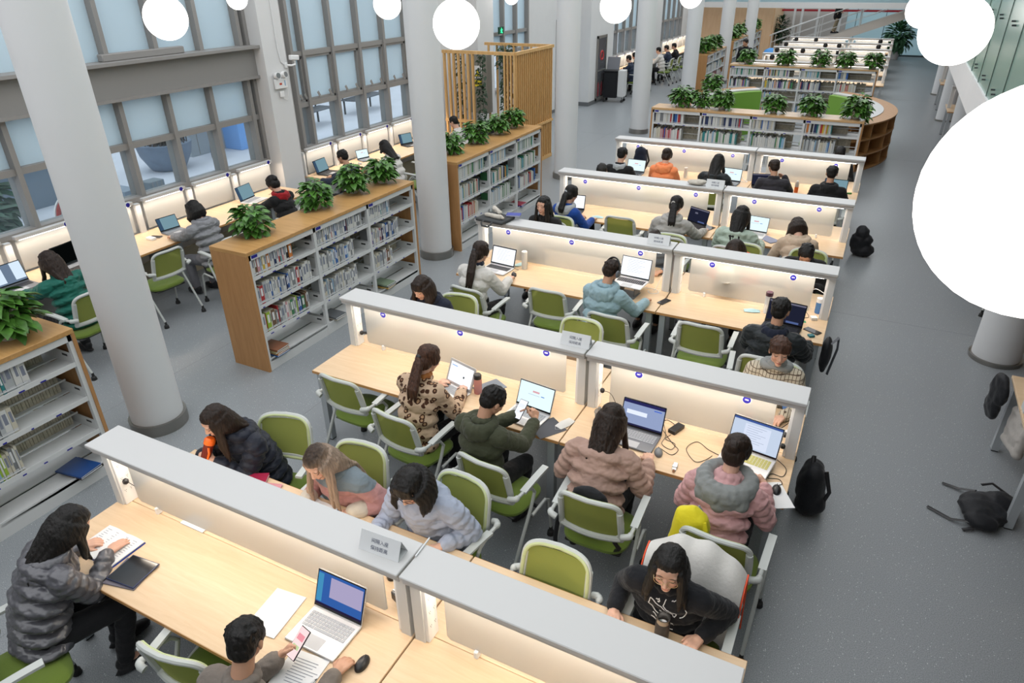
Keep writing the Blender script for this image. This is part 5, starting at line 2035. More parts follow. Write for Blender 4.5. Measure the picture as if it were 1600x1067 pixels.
p28, _ = person('person in charcoal jacket resting head on hand, fifth row', (-1.20, 11.02, 0), 0.15, 14, 18, 20,
                hl=(-0.15, 0.44, 0.79), hr=(0.16, 0.34, 1.02), pr='fist', hair=('crop', 'dark', 0.0), skin=1, lod=1, broad=1.2,
                top=('coat', cloth('charcoal_jacket', (0.028, 0.026, 0.032))))
p29, _ = person('person in black hooded jacket at the right end of the fifth row', (-0.42, 10.95, 0), 0, 12, 12, 0,
                hl=(-0.18, 0.44, 0.79), hr=(0.22, 0.44, 0.79), hair=('crop', 'black', 0.0), skin=1, lod=1, broad=1.25,
                top=('coat', cloth('black_wool', (0, 0, 0))), hood=(cloth('black_wool', (0, 0, 0)), 1.0))
p30, _ = person('person with dark hair beyond the fifth row canopy, near the oak seat', (-0.42, 12.86, 0), PI, 14, 34, 0,
                hl=(-0.14, 0.36, 0.785), hr=(0.14, 0.36, 0.785), hair=('short', 'black', 0.03), lod=2,
                top=('coat', cloth('black_wool', (0, 0, 0))))
for k, (x, y, rz, lb) in enumerate([(-3.62, 10.80, 0, 'black coat with pale collar'), (-2.95, 11.02, 0, 'orange hooded sweater'), (-2.12, 10.95, 0, 'black puffer with long hair'),
                                    (-1.2, 10.95, 0, 'charcoal jacket'), (-0.42, 10.85, 0, 'black hooded jacket at fifth row end')]):
    chair(x, y, rz, 'chair under the person in %s' % lb)
# --- window seats (facing -x)
WG = 'green chairs along the window counters'
p31, _ = person('person in emerald green puffer with wavy dark hair at the window counter', (-7.42, 3.90, 0), H90, 16, 20, 12,
                hl=(-0.18, 0.62, 0.79), hr=(0.18, 0.60, 0.79), hair=('wavy', 'dark', 0.20), lod=0, broad=1.15,
                top=('puffer', cloth('emerald_puffer', (0.008, 0.115, 0.085), rough=0.6)))
chair(-7.35, 3.88, H90+0.05, 'green chair under the person in emerald green puffer', WG)
p32, _ = person('person in light grey hooded puffer with black bob at the window counter', (-7.52, 5.88, 0), H90, 14, 24, 0,
                hl=(-0.14, 0.58, 0.79), hr=(0.16, 0.58, 0.79), hair=('bob', 'black', 0.10), lod=0, broad=1.0,
                top=('puffer', cloth('grey_hooded_puffer', (0.22, 0.225, 0.24), rough=0.6)), hood=(cloth('grey_hooded_puffer', (0, 0, 0)), 1.1),
                legs=cloth('grey_trousers', (0.15, 0.15, 0.165)))
chair(-7.32, 5.88, H90-0.1, 'green chair under the person in light grey hooded puffer', WG)
chair(-7.66, 5.12, H90-0.05, 'empty green window chair with black seat, right of the near column', WG)
p33, _ = person('person in black jacket with red hood at the window counter by the pier', (-7.50, 7.30, 0), H90, 16, 30, 0,
                hl=(-0.14, 0.60, 0.79), hr=(0.16, 0.58, 0.79), hair=('bun', 'black', 0.1), lod=0,
                top=('coat', cloth('black_wool', (0, 0, 0))), hood=(cloth('red_hood', (0.28, 0.008, 0.012)), 1.0))
chair(-7.42, 7.36, H90, 'green chair under the person with red hood', WG)
p34, _ = person('person in navy jacket with short black hair, second window counter', (-7.62, 9.02, 0), H90, 16, 18, 10,
                hl=(-0.20, 0.56, 0.79), hr=(0.12, 0.58, 0.79), hair=('crop', 'black', 0.0), lod=1, skin=1,
                top=('coat', cloth('navy_jacket', (0.02, 0.03, 0.055))))
chair(-7.50, 9.02, H90, 'chair under the person in navy jacket by the second window', WG)
p35, _ = person('person in white jacket with black stripes by the second window', (-7.42, 9.98, 0), H90, 20, 24, 8,
                hl=(-0.16, 0.62, 0.79), hr=(0.14, 0.62, 0.79), hair=('long', 'black', 0.05), lod=1,
                top=('coat', cloth('white_jacket', (0, 0, 0))))
chair(-7.30, 10.32, H90+0.1, 'green chair behind the person in white striped jacket', WG)
chair(-7.55, 11.05, H90, 'empty green chair by the second window, nearest the booth', WG)
p36, _ = person('person in pale jacket with black hair seen through the slatted booth', (-7.50, 12.40, 0), H90, 16, 24, 0,
                hl=(-0.14, 0.56, 0.79), hr=(0.14, 0.56, 0.79), hair=('short', 'black', 0.0), lod=2,
                top=('coat', cloth('white_jacket', (0, 0, 0))))
# --- far persons
FG = 'people at the distant window counters'
for (x, y, rz, lb, hr_, tp, ex) in [
        (-7.85, 24.45, H90, 'person in navy coat with hand at chin beside the black trolley', ('crop', 'black', 0.0), ('coat', cloth('navy_jacket', (0, 0, 0))), {}),
        (-7.95, 25.4, H90, 'person with upright dark hair behind the navy-coated one', ('bun', 'black', 0.0), ('coat', cloth('black_wool', (0, 0, 0))), {}),
        (-7.70, 27.5, H90, 'person in cream jacket at the distant window counter', ('short', 'black', 0.0), ('coat', cloth('white_jacket', (0, 0, 0))), {}),
        (-7.65, 28.4, H90, 'person in dark blue at the distant window counter', ('short', 'black', 0.0), ('coat', cloth('navy_jacket', (0, 0, 0))), {}),
        (-7.60, 29.3, H90, 'person in black seated at the distant window counter, farthest of the row', ('short', 'black', 0.0), ('coat', cloth('black_wool', (0, 0, 0))), {}),
        (-7.9, 34.6, H90, 'person in black seen above the distant bookcase near the panelling', ('short', 'dark', 0.0), ('coat', cloth('black_wool', (0, 0, 0))), {})]:
    person(lb, (x, y, 0), rz, 12, 16, 0, hl=(-0.16, 0.5, 0.79), hr=(0.12, 0.5, 0.79), hair=hr_, top=tp, lod=2, group=FG)
    chair(x+0.12, y, rz, 'distant green chair under the %s' % lb.split(' at ')[0].split(' beside')[0].split(' seen')[0].replace('person', 'figure'), 'distant green chairs')
person('person standing in long black coat beside the distant window counter', (-7.0, 29.9, 0), 0.4, 0, 8, 0, hl=(-0.24, 0.03, 0.86), hr=(0.24, 0.03, 0.86),
       hair=('long', 'black', 0.2), lod=2, stand=True, top=('coat', cloth('black_wool', (0, 0, 0))), broad=1.4)
person('standing person in open black coat between the distant bookcases', (-4.62, 27.1, 0), PI-0.2, 0, 12, -25, hl=(-0.24, 0.03, 0.86), hr=(0.24, 0.03, 0.86),
       hair=('short', 'black', 0.02), lod=1, stand=True, skin=1, top=('coat', cloth('black_wool', (0, 0, 0))), sz=1.04, broad=1.2)
person('person in black top and khaki trousers climbing the far staircase', (-2.55, 37.65, 1.20), -H90, 10, 5, 0, hl=(-0.22, 0.12, 0.9), hr=(0.22, 0.1, 0.9),
       hair=('short', 'black', 0.0), lod=2, stand=True, top=('coat', cloth('black_wool', (0, 0, 0))), legs=cloth('khaki_trousers', (0.30, 0.25, 0.17)))
fr = [(-3.6, 26.25), (-3.8, 28.7), (-3.3, 28.7), (-2.9, 28.7), (-2.37, 28.7), (-3.8, 31.05), (-2.35, 31.05), (-1.86, 31.05), (-3.71, 33.4), (-2.93, 33.4), (-0.5, 33.4), (-0.49, 31.05)]
wh = ['alone in the row right behind the far bookcase', 'leftmost of the row two behind the far bookcase', 'second from left of the row two behind the far bookcase',
      'third from left of the row two behind the far bookcase', 'rightmost of the row two behind the far bookcase', 'leftmost of the last but one desk row',
      'middle of the last but one desk row', 'just left of the joint, last but one desk row', 'leftmost of the last desk row before the stairs',
      'second of the last desk row before the stairs', 'right end of the last desk row before the stairs', 'right end of the last but one desk row']
for (x, y), lb in zip(fr, wh):
    rz = 0
    person('tiny dark-haired person, %s' % lb, (x, y, 0), rz, 14, 24, 0, hl=(-0.14, 0.44, 0.79), hr=(0.14, 0.44, 0.79),
           hair=('short', 'black', 0.0), lod=2, top=('coat', cloth('black_wool', (0, 0, 0)) if 'middle' not in lb else cloth('charcoal_jacket', (0, 0, 0))), group='people at the distant desks')

# ------------------------------------------------------------- things on the desks
TZ = 0.7505
SCRW = {}


def scr(name, col, s):
    return glow('screen_' + name, col, s)


def laptop(x, y, z, rz, label, body=None, keys=None, w=0.32, d=0.225, open_=108, style='doc', bezel=0.008, tilt=0.0):
    body = body or M_SILVER
    keys = keys or M_KEYD
    t = empty('laptop', (x, y, z), rz, label, 'laptop', 'open laptops on the desks')
    if tilt:
        t.rotation_euler = (tilt, 0, rz)
    m = MB()
    m.box((0, 0, 0.0085), (w, d, 0.013), 0, 0.004)
    m.box((0, -d*0.30, 0.0152), (w*0.33, d*0.32, 0.0006), 1)
    build('base', m, [body, mat('trackpad_grey', (0.42, 0.43, 0.45), 0.4)], t, smooth=False)
    m = MB()
    kx, ky = 14, 5
    kw, kd = w*0.88/kx, d*0.44/ky
    for i in range(kx):
        for j in range(ky):
            if j == 0 and 3 < i < 10:
                continue
            m.box((-w*0.44+kw*(i+0.5), -d*0.04+kd*(j+0.5), 0.0162), (kw*0.84, kd*0.82, 0.0018), 0)
    m.box((-w*0.44+kw*7, -d*0.04+kd*0.5, 0.0162), (kw*5.8, kd*0.82, 0.0018), 0)
    build('keyboard', m, keys, t, smooth=False)
    a = R(open_)
    h = d*0.98
    u = V((0, -math.cos(a), math.sin(a)))  # up the lid
    T = Matrix(((1, 0, 0, 0), (0, -math.cos(a), math.sin(a), d/2), (0, math.sin(a), math.cos(a), 0.012), (0, 0, 0, 1)))
    m = MB()
    bz = m.prism([(-w/2, 0.0), (w/2, 0.0), (w/2, h-0.006), (w/2-0.006, h), (-w/2+0.006, h), (-w/2, h-0.006)], -0.001, 0.006, 0, T)
    m.prism([(-w/2+0.002, 0.012), (w/2-0.002, 0.012), (w/2-0.002, h-0.003), (-w/2+0.002, h-0.003)], -0.0022, -0.001, 1, T)
    lid = build('lid', m, [body, M_SCRBLK if bezel < 0.02 else body], t, smooth=False)
    m = MB()
    x0, x1, y0, y1 = -w/2+bezel, w/2-bezel, 0.026, h-bezel-0.002

    def q(a0, a1, b0, b1, k, mi):
        m.quad(*[T @ V((x0+(x1-x0)*p, y0+(y1-y0)*r, -0.0024-k*0.0004)) for p, r in ((a0, b0), (a1, b0), (a1, b1), (a0, b1))], mi)
    S = {'doc': [(0, 1, 0, 1, 0, 'white', (0.86, 0.90, 0.98), 1.0)] + [(0.2, 0.8-0.1*(i % 3), 0.86-i*0.09, 0.875-i*0.09, 1, 'greytext', (0.45, 0.50, 0.60), 0.8) for i in range(8)],
         'office': [(0, 1, 0, 1, 0, 'paleblue', (0.50, 0.58, 0.72), 0.9), (0, 1, 0.93, 1, 1, 'titleblue', (0.05, 0.10, 0.32), 0.8),
                    (0.25, 0.78, 0.05, 0.85, 1, 'white', (0.62, 0.68, 0.82), 0.9)] + [(0.3, 0.7-0.08*(i % 3), 0.78-i*0.08, 0.79-i*0.08, 2, 'greytext', (0.3, 0.36, 0.5), 0.7) for i in range(8)],
         'desktop': [(0, 1, 0, 1, 0, 'deepblue', (0.03, 0.10, 0.34), 0.9), (0.28, 0.98, 0.32, 0.92, 1, 'lilac', (0.40, 0.36, 0.55), 0.8),
                     (0, 0.12, 0.1, 0.95, 1, 'skyblue', (0.06, 0.28, 0.50), 0.8), (0, 1, 0, 0.07, 1, 'darkbar', (0.02, 0.015, 0.05), 0.8)],
         'login': [(0, 1, 0, 1, 0, 'mint', (0.66, 0.80, 0.84), 1.0), (0.4, 0.6, 0.62, 0.70, 1, 'rose', (0.65, 0.35, 0.38), 0.9), (0.66, 0.76, 0.52, 0.56, 1, 'buttonblue', (0.10, 0.25, 0.60), 0.9),
                   (0.28, 0.62, 0.5, 0.53, 1, 'pale', (0.5, 0.62, 0.72), 0.9)],
         'web': [(0, 1, 0, 1, 0, 'bluegrey', (0.26, 0.32, 0.50), 0.9), (0, 1, 0.88, 1, 1, 'nightbar', (0.02, 0.02, 0.09), 0.9), (0.1, 0.6, 0.45, 0.62, 1, 'white', (0.72, 0.78, 0.92), 0.9),
                 (0.75, 0.93, 0.78, 0.82, 1, 'buttonblue', (0.05, 0.12, 0.55), 0.9), (0, 1, 0, 0.07, 1, 'darkbar', (0.02, 0.02, 0.06), 0.9)],
         'dark': [(0, 1, 0, 1, 0, 'nearblack', (0.012, 0.014, 0.03), 0.9), (0, 1, 0.92, 1, 1, 'dimgrey', (0.14, 0.14, 0.20), 0.8), (0.3, 0.45, 0.6, 0.72, 1, 'dimgrey', (0.1, 0.1, 0.16), 0.8),
                  (0.55, 0.9, 0.02, 0.12, 1, 'dimblue', (0.08, 0.12, 0.28), 0.8)],
         'off': [(0, 1, 0, 1, 0, 'black', (0.003, 0.004, 0.004), 0.5)],
         'chart': [(0, 1, 0, 1, 0, 'white', (0.86, 0.90, 0.98), 1.0), (0.05, 0.3, 0.82, 0.86, 1, 'buttonblue', (0.15, 0.35, 0.75), 0.9), (0.05, 0.95, 0.74, 0.745, 1, 'greytext', (0.5, 0.55, 0.6), 0.8),
                   (0.62, 0.68, 0.38, 0.48, 1, 'darkspot', (0.03, 0.03, 0.03), 0.5)],
         'slate': [(0, 1, 0, 1, 0, 'slate', (0.16, 0.27, 0.32), 0.9), (0, 0.18, 0, 1, 1, 'slatedark', (0.04, 0.08, 0.14), 0.8)],
         'split': [(0, 1, 0, 1, 0, 'splitgrey', (0.13, 0.18, 0.26), 0.9), (0.06, 0.44, 0.08, 0.85, 1, 'white', (0.62, 0.74, 0.86), 0.9), (0.70, 1, 0.1, 1, 1, 'white', (0.62, 0.74, 0.86), 0.9)]}[style]
    mats = []
    for (a0, a1, b0, b1, k, n, c, s) in S:
        g = scr(style+'_'+n, c, s)
        if g not in mats:
            mats.append(g)
        q(a0, a1, b0, b1, k, mats.index(g))
    build('display', m, mats, lid, smooth=False)
    return t


laptop(-2.08, 1.755, TZ, 0.0, 'silver laptop with blue desktop on screen, on the nearest desk', M_SILVER, M_KEYL, 0.33, 0.235, 112, 'desktop')
laptop(-2.74, 4.10, TZ, -0.28, 'silver laptop with white page, before the leopard-print person', M_SILVER, M_KEYL, 0.31, 0.22, 112, 'chart', 0.02)
laptop(-2.00, 4.06, TZ, -0.12, 'white laptop with pale login page, beside the black mouse pad', M_SILVER, M_KEYL, 0.33, 0.225, 112, 'login')
laptop(-1.13, 4.16, TZ, -0.05, 'dark laptop with charger cable, before the beige-pink jacket', M_GREYMET, M_KEYL, 0.34, 0.235, 108, 'web')
laptop(-0.33, 4.20, TZ+0.03, -0.15, 'big silver laptop with yellow-green keyboard cover, second row right end', M_SILVER, M_KEYY, 0.36, 0.25, 110, 'office')
laptop(-3.66, 6.68, TZ, -0.10, 'silver laptop with black bezel and white screen, third row left', M_SILVER, M_KEYD, 0.34, 0.235, 108, 'doc', 0.014)
lst = empty('laptop_stand', (-2.03, 6.68, 0.7505), -0.08, 'small grey stand lifting the laptop in third row', 'laptop stand')
m = MB()
m.box((0, 0.0, 0.004), (0.22, 0.2, 0.008), 0, 0.003)
build('base_plate', m, M_GREYMET, lst, smooth=False)
m = MB()
m.box((-0.09, 0.03, 0.06), (0.012, 0.16, 0.10), 0, 0.003)
m.box((0.09, 0.03, 0.06), (0.012, 0.16, 0.10), 0, 0.003)
m.box((0, 0.03, 0.108), (0.2, 0.16, 0.006), 0, 0.002)
build('support', m, M_GREYMET, lst, smooth=False)
laptop(-2.03, 6.71, 0.866, -0.08, 'silver laptop raised on a stand, before the light blue jacket', M_SILVER, M_KEYD, 0.35, 0.245, 106, 'doc', 0.009)
laptop(-0.42, 6.50, TZ, -0.12, 'black laptop with dark screen, third row right end', M_BLACK, M_KEYD, 0.36, 0.24, 106, 'dark')
laptop(-3.72, 9.12, TZ, 0.1, 'open laptop before the royal blue jacket', M_BLACK, M_KEYD, 0.33, 0.22, 106, 'doc', 0.01)
laptop(-1.98, 9.22, TZ, -0.45, 'black laptop with dark screen beside the light grey puffer', M_BLACK, M_KEYD, 0.33, 0.22, 106, 'dark')
laptop(-1.16, 9.20, TZ, -0.1, 'white laptop before the mint green puffer', M_SILVER, M_KEYL, 0.33, 0.22, 108, 'login')
laptop(-3.58, 11.55, TZ, -0.05, 'open laptop with pale blue screen before a dark backpack, fifth row', M_GREYMET, M_KEYD, 0.33, 0.22, 106, 'login')
laptop(-1.97, 11.62, TZ, -0.1, 'laptop with bright screen beside the long-haired person, fifth row', M_GREYMET, M_KEYL, 0.34, 0.22, 106, 'login')
laptop(-1.42, 11.55, TZ, 0.3, 'orange-lit laptop at the left seat of the fifth row right desk', M_BLACK, M_KEYD, 0.30, 0.2, 106, 'dark')
laptop(-0.36, 11.60, TZ, -0.05, 'laptop with dark teal lid edge before the black hooded jacket', mat('teal_lid', (0.02, 0.12, 0.12), 0.5), M_KEYD, 0.34, 0.22, 100, 'slate')
laptop(-3.42, 7.26, TZ, PI+0.1, 'grey laptop seen blurred through the third row panel', M_GREYMET, M_KEYD, 0.33, 0.22, 106, 'off')
laptop(-8.34, 3.83, TZ, H90-0.02, 'open laptop with document windows at the left edge of the window counter', M_GREYMET, M_KEYD, 0.40, 0.26, 108, 'split')
laptop(-8.38, 4.62, TZ, H90+0.12, 'black laptop with dark screen on the window counter beside the green puffer', M_BLACK, M_KEYL, 0.38, 0.26, 110, 'off')
laptop(-8.35, 5.98, TZ, H90-0.1, 'small laptop before the light grey hooded puffer, window counter', M_GREYMET, M_KEYL, 0.30, 0.20, 110, 'slate')
laptop(-8.45, 7.55, TZ, H90+0.15, 'silver laptop with grey screen before the red hood, window counter', M_SILVER, M_KEYL, 0.36, 0.24, 108, 'slate')
laptop(-8.50, 9.38, TZ, H90+0.10, 'black laptop standing open on the second window counter', M_BLACK, M_KEYD, 0.36, 0.24, 108, 'slate')
laptop(-8.50, 10.45, TZ, H90-0.3, 'small tablet laptop with pale screen, second window counter', M_GREYMET, M_KEYL, 0.27, 0.18, 108, 'login')
laptop(-8.45, 11.85, TZ, H90-0.3, 'black-framed laptop at the far end of the second window counter', M_BLACK, M_KEYD, 0.32, 0.22, 108, 'slate')


def slab(name, x, y, z, rz, w, l, t, mt, label, cat, mt2=None, rot=None, group=None, screen=None):
    m = MB()
    m.box((0, 0, t/2), (w, l, t), 0, min(t*0.45, 0.004), None, 2)
    if mt2:
        m.box((0, 0, t+0.0002), (w*0.93, l*0.94, 0.0006), 1)
    o = build(name, m, [mt] + ([mt2] if mt2 else []), smooth=False)
    o.location = (x, y, z)
    o.rotation_euler = rot or (0, 0, rz)
    return tag(o, label, cat, group)


slab('tablet', -3.385, 1.585, TZ+0.008, 0.10, 0.215, 0.20, 0.008, mat('navy_case', (0.02, 0.03, 0.08), 0.4), 'dark tablet in navy case on the nearest desk by the grey puffer', 'tablet', M_SCRBLK)
slab('tablet_sleeve', -3.39, 1.570, TZ, 0.22, 0.22, 0.205, 0.0075, mat('grey_case_back', (0.13, 0.12, 0.15), 0.7), 'thin grey case cover under the dark tablet', 'tablet case')
slab('tablet', -2.47, 4.33, TZ, -0.5, 0.17, 0.25, 0.008, mat('slate_tablet_back', (0.17, 0.20, 0.25), 0.5), 'slate grey tablet behind the silver laptop, second row', 'tablet')
slab('mouse_pad', -1.785, 4.01, TZ, -0.6, 0.20, 0.24, 0.003, mat('charcoal_pad', (0.05, 0.055, 0.07), 0.7), 'charcoal square mouse pad at the joint of the second row desks', 'mouse pad')
slab('tablet', -1.78, 9.22, TZ, -0.35, 0.18, 0.24, 0.008, M_BLACK, 'black tablet beside the light grey puffer, fourth row', 'tablet', M_SCRBLK)
slab('tablet', -0.93, 9.12, TZ, 0.9, 0.17, 0.25, 0.01, mat('blue_grey_case', (0.16, 0.18, 0.27), 0.6), 'blue-grey tablet case on the fourth row right desk', 'tablet')
PH = 'mobile phones lying on the desks'
slab('phone', -1.62, 6.66, TZ, -0.35, 0.075, 0.155, 0.009, M_BLACK, 'black phone at the joint of the third row desks', 'phone', M_SCRBLK, group=PH)
slab('phone', -0.13, 6.62, TZ, 1.05, 0.078, 0.16, 0.009, M_BLACK, 'black phone at the right end of the third row', 'phone', M_SCRBLK, group=PH)
slab('phone', -0.15, 5.05, TZ, 0.2, 0.078, 0.16, 0.009, M_BLACK, 'phone with blue screen beyond the right post of second row', 'phone', scr('phoneblue', (0.10, 0.17, 0.32), 0.8), group=PH)
slab('phone', -8.02, 4.36, TZ, H90, 0.08, 0.16, 0.009, M_SILVER, 'grey phone on the window counter edge by the near column', 'phone', M_GREYMET, group=PH)
slab('phone', -8.42, 5.72, TZ, H90+0.3, 0.08, 0.16, 0.009, M_GREYMET, 'phone on the window counter left of the light grey puffer', 'phone', M_SCRBLK, group=PH)
slab('earphone_case', -0.13, 6.50, TZ, 0.6, 0.055, 0.05, 0.02, mat('teal_case', (0.0, 0.14, 0.17), 0.5), 'small teal earphone case at the third row right end', 'earphone case')
slab('card', -0.235, 6.80, TZ, 0.3, 0.05, 0.04, 0.004, mat('green_card', (0.02, 0.30, 0.15), 0.5), 'small green card on the third row right desk', 'card')
slab('eraser', -0.14, 11.80, TZ, 0.3, 0.07, 0.035, 0.02, mat('green_rubber', (0.04, 0.22, 0.03), 0.5), 'green eraser at the fifth row right end', 'eraser')
slab('charger', -0.15, 6.90, TZ, 0.4, 0.06, 0.06, 0.03, M_SOCKET, 'white charger block beside the third row right post', 'charger')
slab('charger', -0.10, 4.72, TZ, 0.2, 0.05, 0.05, 0.04, M_SOCKET, 'white charger block beside the second row right post', 'charger')
slab('glasses_case', -8.40, 5.63, TZ, H90, 0.07, 0.13, 0.03, M_SOCKET, 'small white case on the window counter, left of the phone', 'case')
slab('power_adapter', -0.88, 4.42, TZ, -0.35, 0.062, 0.135, 0.032, M_BLACK, 'black laptop power adapter on the second row right desk', 'power adapter')
slab('power_adapter', -1.80, 2.09, 0.80, 0.5, 0.06, 0.11, 0.055, M_BLACK, 'black power adapter plugged at the joint post, nearest desk', 'power adapter', rot=(0.0, 0.0, 1.2))


def mouse(x, y, rz, mt, label):
    m = MB()
    m.ell((0, 0, 0.006), (0.031, 0.054, 0.030), 0, 3)
    for v in m.b.verts:
        if v.co.z < 0:
            v.co.z = 0
    m.box((0, 0.028, 0.0335), (0.004, 0.02, 0.004), 1)
    o = build('computer_mouse', m, [mt, M_BLACK])
    o.location = (x, y, TZ)
    o.rotation_euler = (0, 0, rz)
    return tag(o, label, 'mouse', 'computer mice')


mouse(-0.92, 4.08, 0.3, mat('grey_mouse', (0.15, 0.16, 0.17), 0.4), 'grey wireless mouse on the second row right desk')
mouse(-0.085, 4.03, 0.1, M_BLACK, 'black wired mouse on papers at the second row right corner')
mouse(-1.775, 1.70, 0.05, M_BLACK, 'black mouse under the hand of the phone user')
mouse(-3.40, 6.62, 0.6, M_BLACK, 'black and white mouse before the white jacket, third row')
mouse(-8.42, 10.15, 1.2, mat('silver_mouse', (0.4, 0.4, 0.38), 0.4), 'silver mouse on the second window counter')


def papers(x, y, z, rz, w, l, label, n=1, lines=0, cat='paper', curl=0.0, name='paper_sheet'):
    m = MB()
    m.sheet(lambda a, b: V(((a-0.5)*w, (b-0.5)*l, 0.001+0.0008*n+curl*(abs(a-0.5)*2)**2*0.02)), 8, 4, 0.0012*n)
    for i in range(lines):
        yy = l*0.36-i*l*0.055
        m.box((random.uniform(-.02, 0.02), yy, 0.0022+0.0014*n+curl*0.003), (w*random.uniform(0.45, 0.7), 0.0035, 0.0004), 1)
    o = build(name, m, [M_PAPER, mat('grey_print', (0.25, 0.27, 0.32), 0.7)], smooth=False)
    o.location = (x, y, z)
    o.rotation_euler = (0, 0, rz)
    return tag(o, label, cat)


papers(-2.03, 1.48, TZ, 0.10, 0.22, 0.30, 'printed document sheet under the phone, nearest desk', 2, 9)
papers(-2.41, 1.745, TZ, 0.11, 0.20, 0.29, 'blank white notebook pad left of the nearest silver laptop', 4, 0)
papers(-0.10, 3.97, TZ, 0.5, 0.20, 0.26, 'white sheets under the black mouse at the desk corner', 3, 0)
papers(-3.38, 2.05, TZ, 0.0, 0.20, 0.10, 'white paper folder behind the frosted panel of the nearest desk', 6, 0)
# open books
def open_book(x, y, z, rz, w, l, label, pic=False, cov=(0.02, 0.05, 0.3)):
    t = empty('open_book', (x, y, z), rz, label, 'book')
    m = MB()
    m.box((0, 0, 0.002), (2*w+0.01, l+0.008, 0.003), 0)
    build('cover', m, mat('cover_%d' % int(cov[2]*1000), cov, 0.5), t, smooth=False)
    for s in (-1, 1):
        m = MB()
        m.sheet(lambda a, b: V((s*a*w, (b-0.5)*l, 0.010+0.012*math.sin(a*PI*0.9)*(1-a*0.5))), 10, 3, 0.007)
        for i in range(11):
            m.box((s*w*0.52, l*0.38-i*l*0.07, 0.0215-(0.001 if i % 2 else 0)), (w*0.62, 0.003, 0.0006), 1)
        if pic and s > 0:
            m.box((s*w*0.6, -l*0.22, 0.0225), (w*0.55, l*0.35, 0.0006), 2)
        build('page_block', m, [M_PAPER, mat('grey_print', (0, 0, 0)), M_INK], t)
    return t


open_book(-3.70, 1.66, TZ, 0.0, 0.165, 0.235, 'open white exercise book under the hand of the grey puffer')
open_book(-2.80, 2.46, TZ, PI-0.1, 0.15, 0.21, 'open illustrated book before the ash-blonde reader', True)
flat_book((-3.33, 2.50, TZ), 0.5, 0.15, 0.20, 0.022, (0.30, 0.015, 0.05), 'dark red book on the far side of the nearest desk')
flat_book((-3.18, 2.48, TZ), 0.3, 0.12, 0.17, 0.014, (0.55, 0.22, 0.25), 'pink notebook beside the dark red book')
flat_book((-2.14, 4.30, TZ), 0.5, 0.0, 0.0, 0.0, (0, 0, 0), 'x') if False else None


# bottles
def lathe_thing(name, parts, loc, label, cat, group=None, rz=0, rot=None, s=1.0):
    t = empty(name, loc, rz, label, cat, group, s)
    if rot:
        t.rotation_euler = rot
    for (n, prof, mt, lb) in parts:
        m = MB()
        m.lathe(prof, n=22)
        build(n, m, mt, t, label=lb, ang=0.6)
    return t


BG = 'bottles and flasks on the desks'
lathe_thing('water_bottle', [('bottle_body', [(0, 0), (0.033, 0), (0.035, 0.006), (0.035, 0.12), (0.031, 0.14)], mixmat('pink_clear', 'clear', (0.6, 0.28, 0.28), 0.45, (0.95, 0.75, 0.72), 0.15), None),
                             ('lid', [(0.031, 0.14), (0.034, 0.142), (0.034, 0.175), (0.028, 0.182), (0, 0.182)], M_BLACK, 'black flip lid')],
            (-2.52, 4.22, TZ), 'pink water bottle with black lid on second row desk', 'bottle', BG)
lathe_thing('drink_cup', [('cup_body', [(0, 0), (0.03, 0), (0.038, 0.08)], M_CLEARPL, None), ('coffee', [(0, 0.003), (0.027, 0.003), (0.034, 0.055), (0, 0.055)], mat('coffee', (0.10, 0.05, 0.02), 0.3), None),
                          ('lid', [(0.038, 0.08), (0.041, 0.082), (0.036, 0.095), (0.015, 0.10), (0.013, 0.125), (0, 0.125)], mixmat('grey_clear', 'clear', (0.2, 0.2, 0.2), 0.4, (0.8, 0.8, 0.8), 0.2), None)],
            (-1.46, 4.28, TZ), 'clear plastic coffee cup at the joint of the second row', 'cup', BG)
lathe_thing('vacuum_flask', [('flask_body', [(0, 0), (0.036, 0), (0.038, 0.005), (0.038, 0.13), (0.034, 0.14)], mat('dark_grey_flask', (0.05, 0.05, 0.055), 0.35, 0.6), None),
                             ('flask_neck', [(0.034, 0.14), (0.034, 0.165), (0.036, 0.168), (0.036, 0.172), (0.031, 0.172), (0.030, 0.12), (0.0, 0.10)], mat('steel_neck', (0.4, 0.38, 0.36), 0.25, 0.9), 'open steel neck')],
            (-0.45, 2.53, TZ), 'open dark vacuum flask before the person with glasses', 'flask', BG)
lathe_thing('vacuum_flask', [('flask_body', [(0, 0), (0.032, 0), (0.034, 0.005), (0.034, 0.16)], mat('white_flask', (0.62, 0.61, 0.58), 0.35), None),
                             ('lid', [(0.034, 0.16), (0.034, 0.215), (0.03, 0.22), (0, 0.22)], mat('white_flask', (0, 0, 0)), None)],
            (-3.38, 6.86, TZ), 'tall white flask by the third row panel', 'flask', BG)
lathe_thing('water_bottle', [('bottle_body', [(0, 0), (0.034, 0), (0.034, 0.19)], M_CLEARPL, None),
                             ('lid', [(0.034, 0.19), (0.036, 0.192), (0.036, 0.23), (0.03, 0.235), (0, 0.235)], mat('plum_lid', (0.06, 0.02, 0.04), 0.4), 'dark lid')],
            (-0.60, 6.86, TZ), 'clear tube bottle with dark lid left of the black laptop', 'bottle', BG)
lathe_thing('water_bottle', [('bottle_body', [(0, 0), (0.03, 0), (0.032, 0.01), (0.032, 0.12)], mixmat('blue_clear', 'clear', (0.10, 0.28, 0.60), 0.4, (0.5, 0.7, 1), 0.15), None),
                             ('lid', [(0.032, 0.12), (0.032, 0.165), (0.0, 0.17)], M_SOCKET, None)],
            (-0.13, 7.08, TZ), 'blue bottle with white lid behind the third row right post', 'bottle', BG)
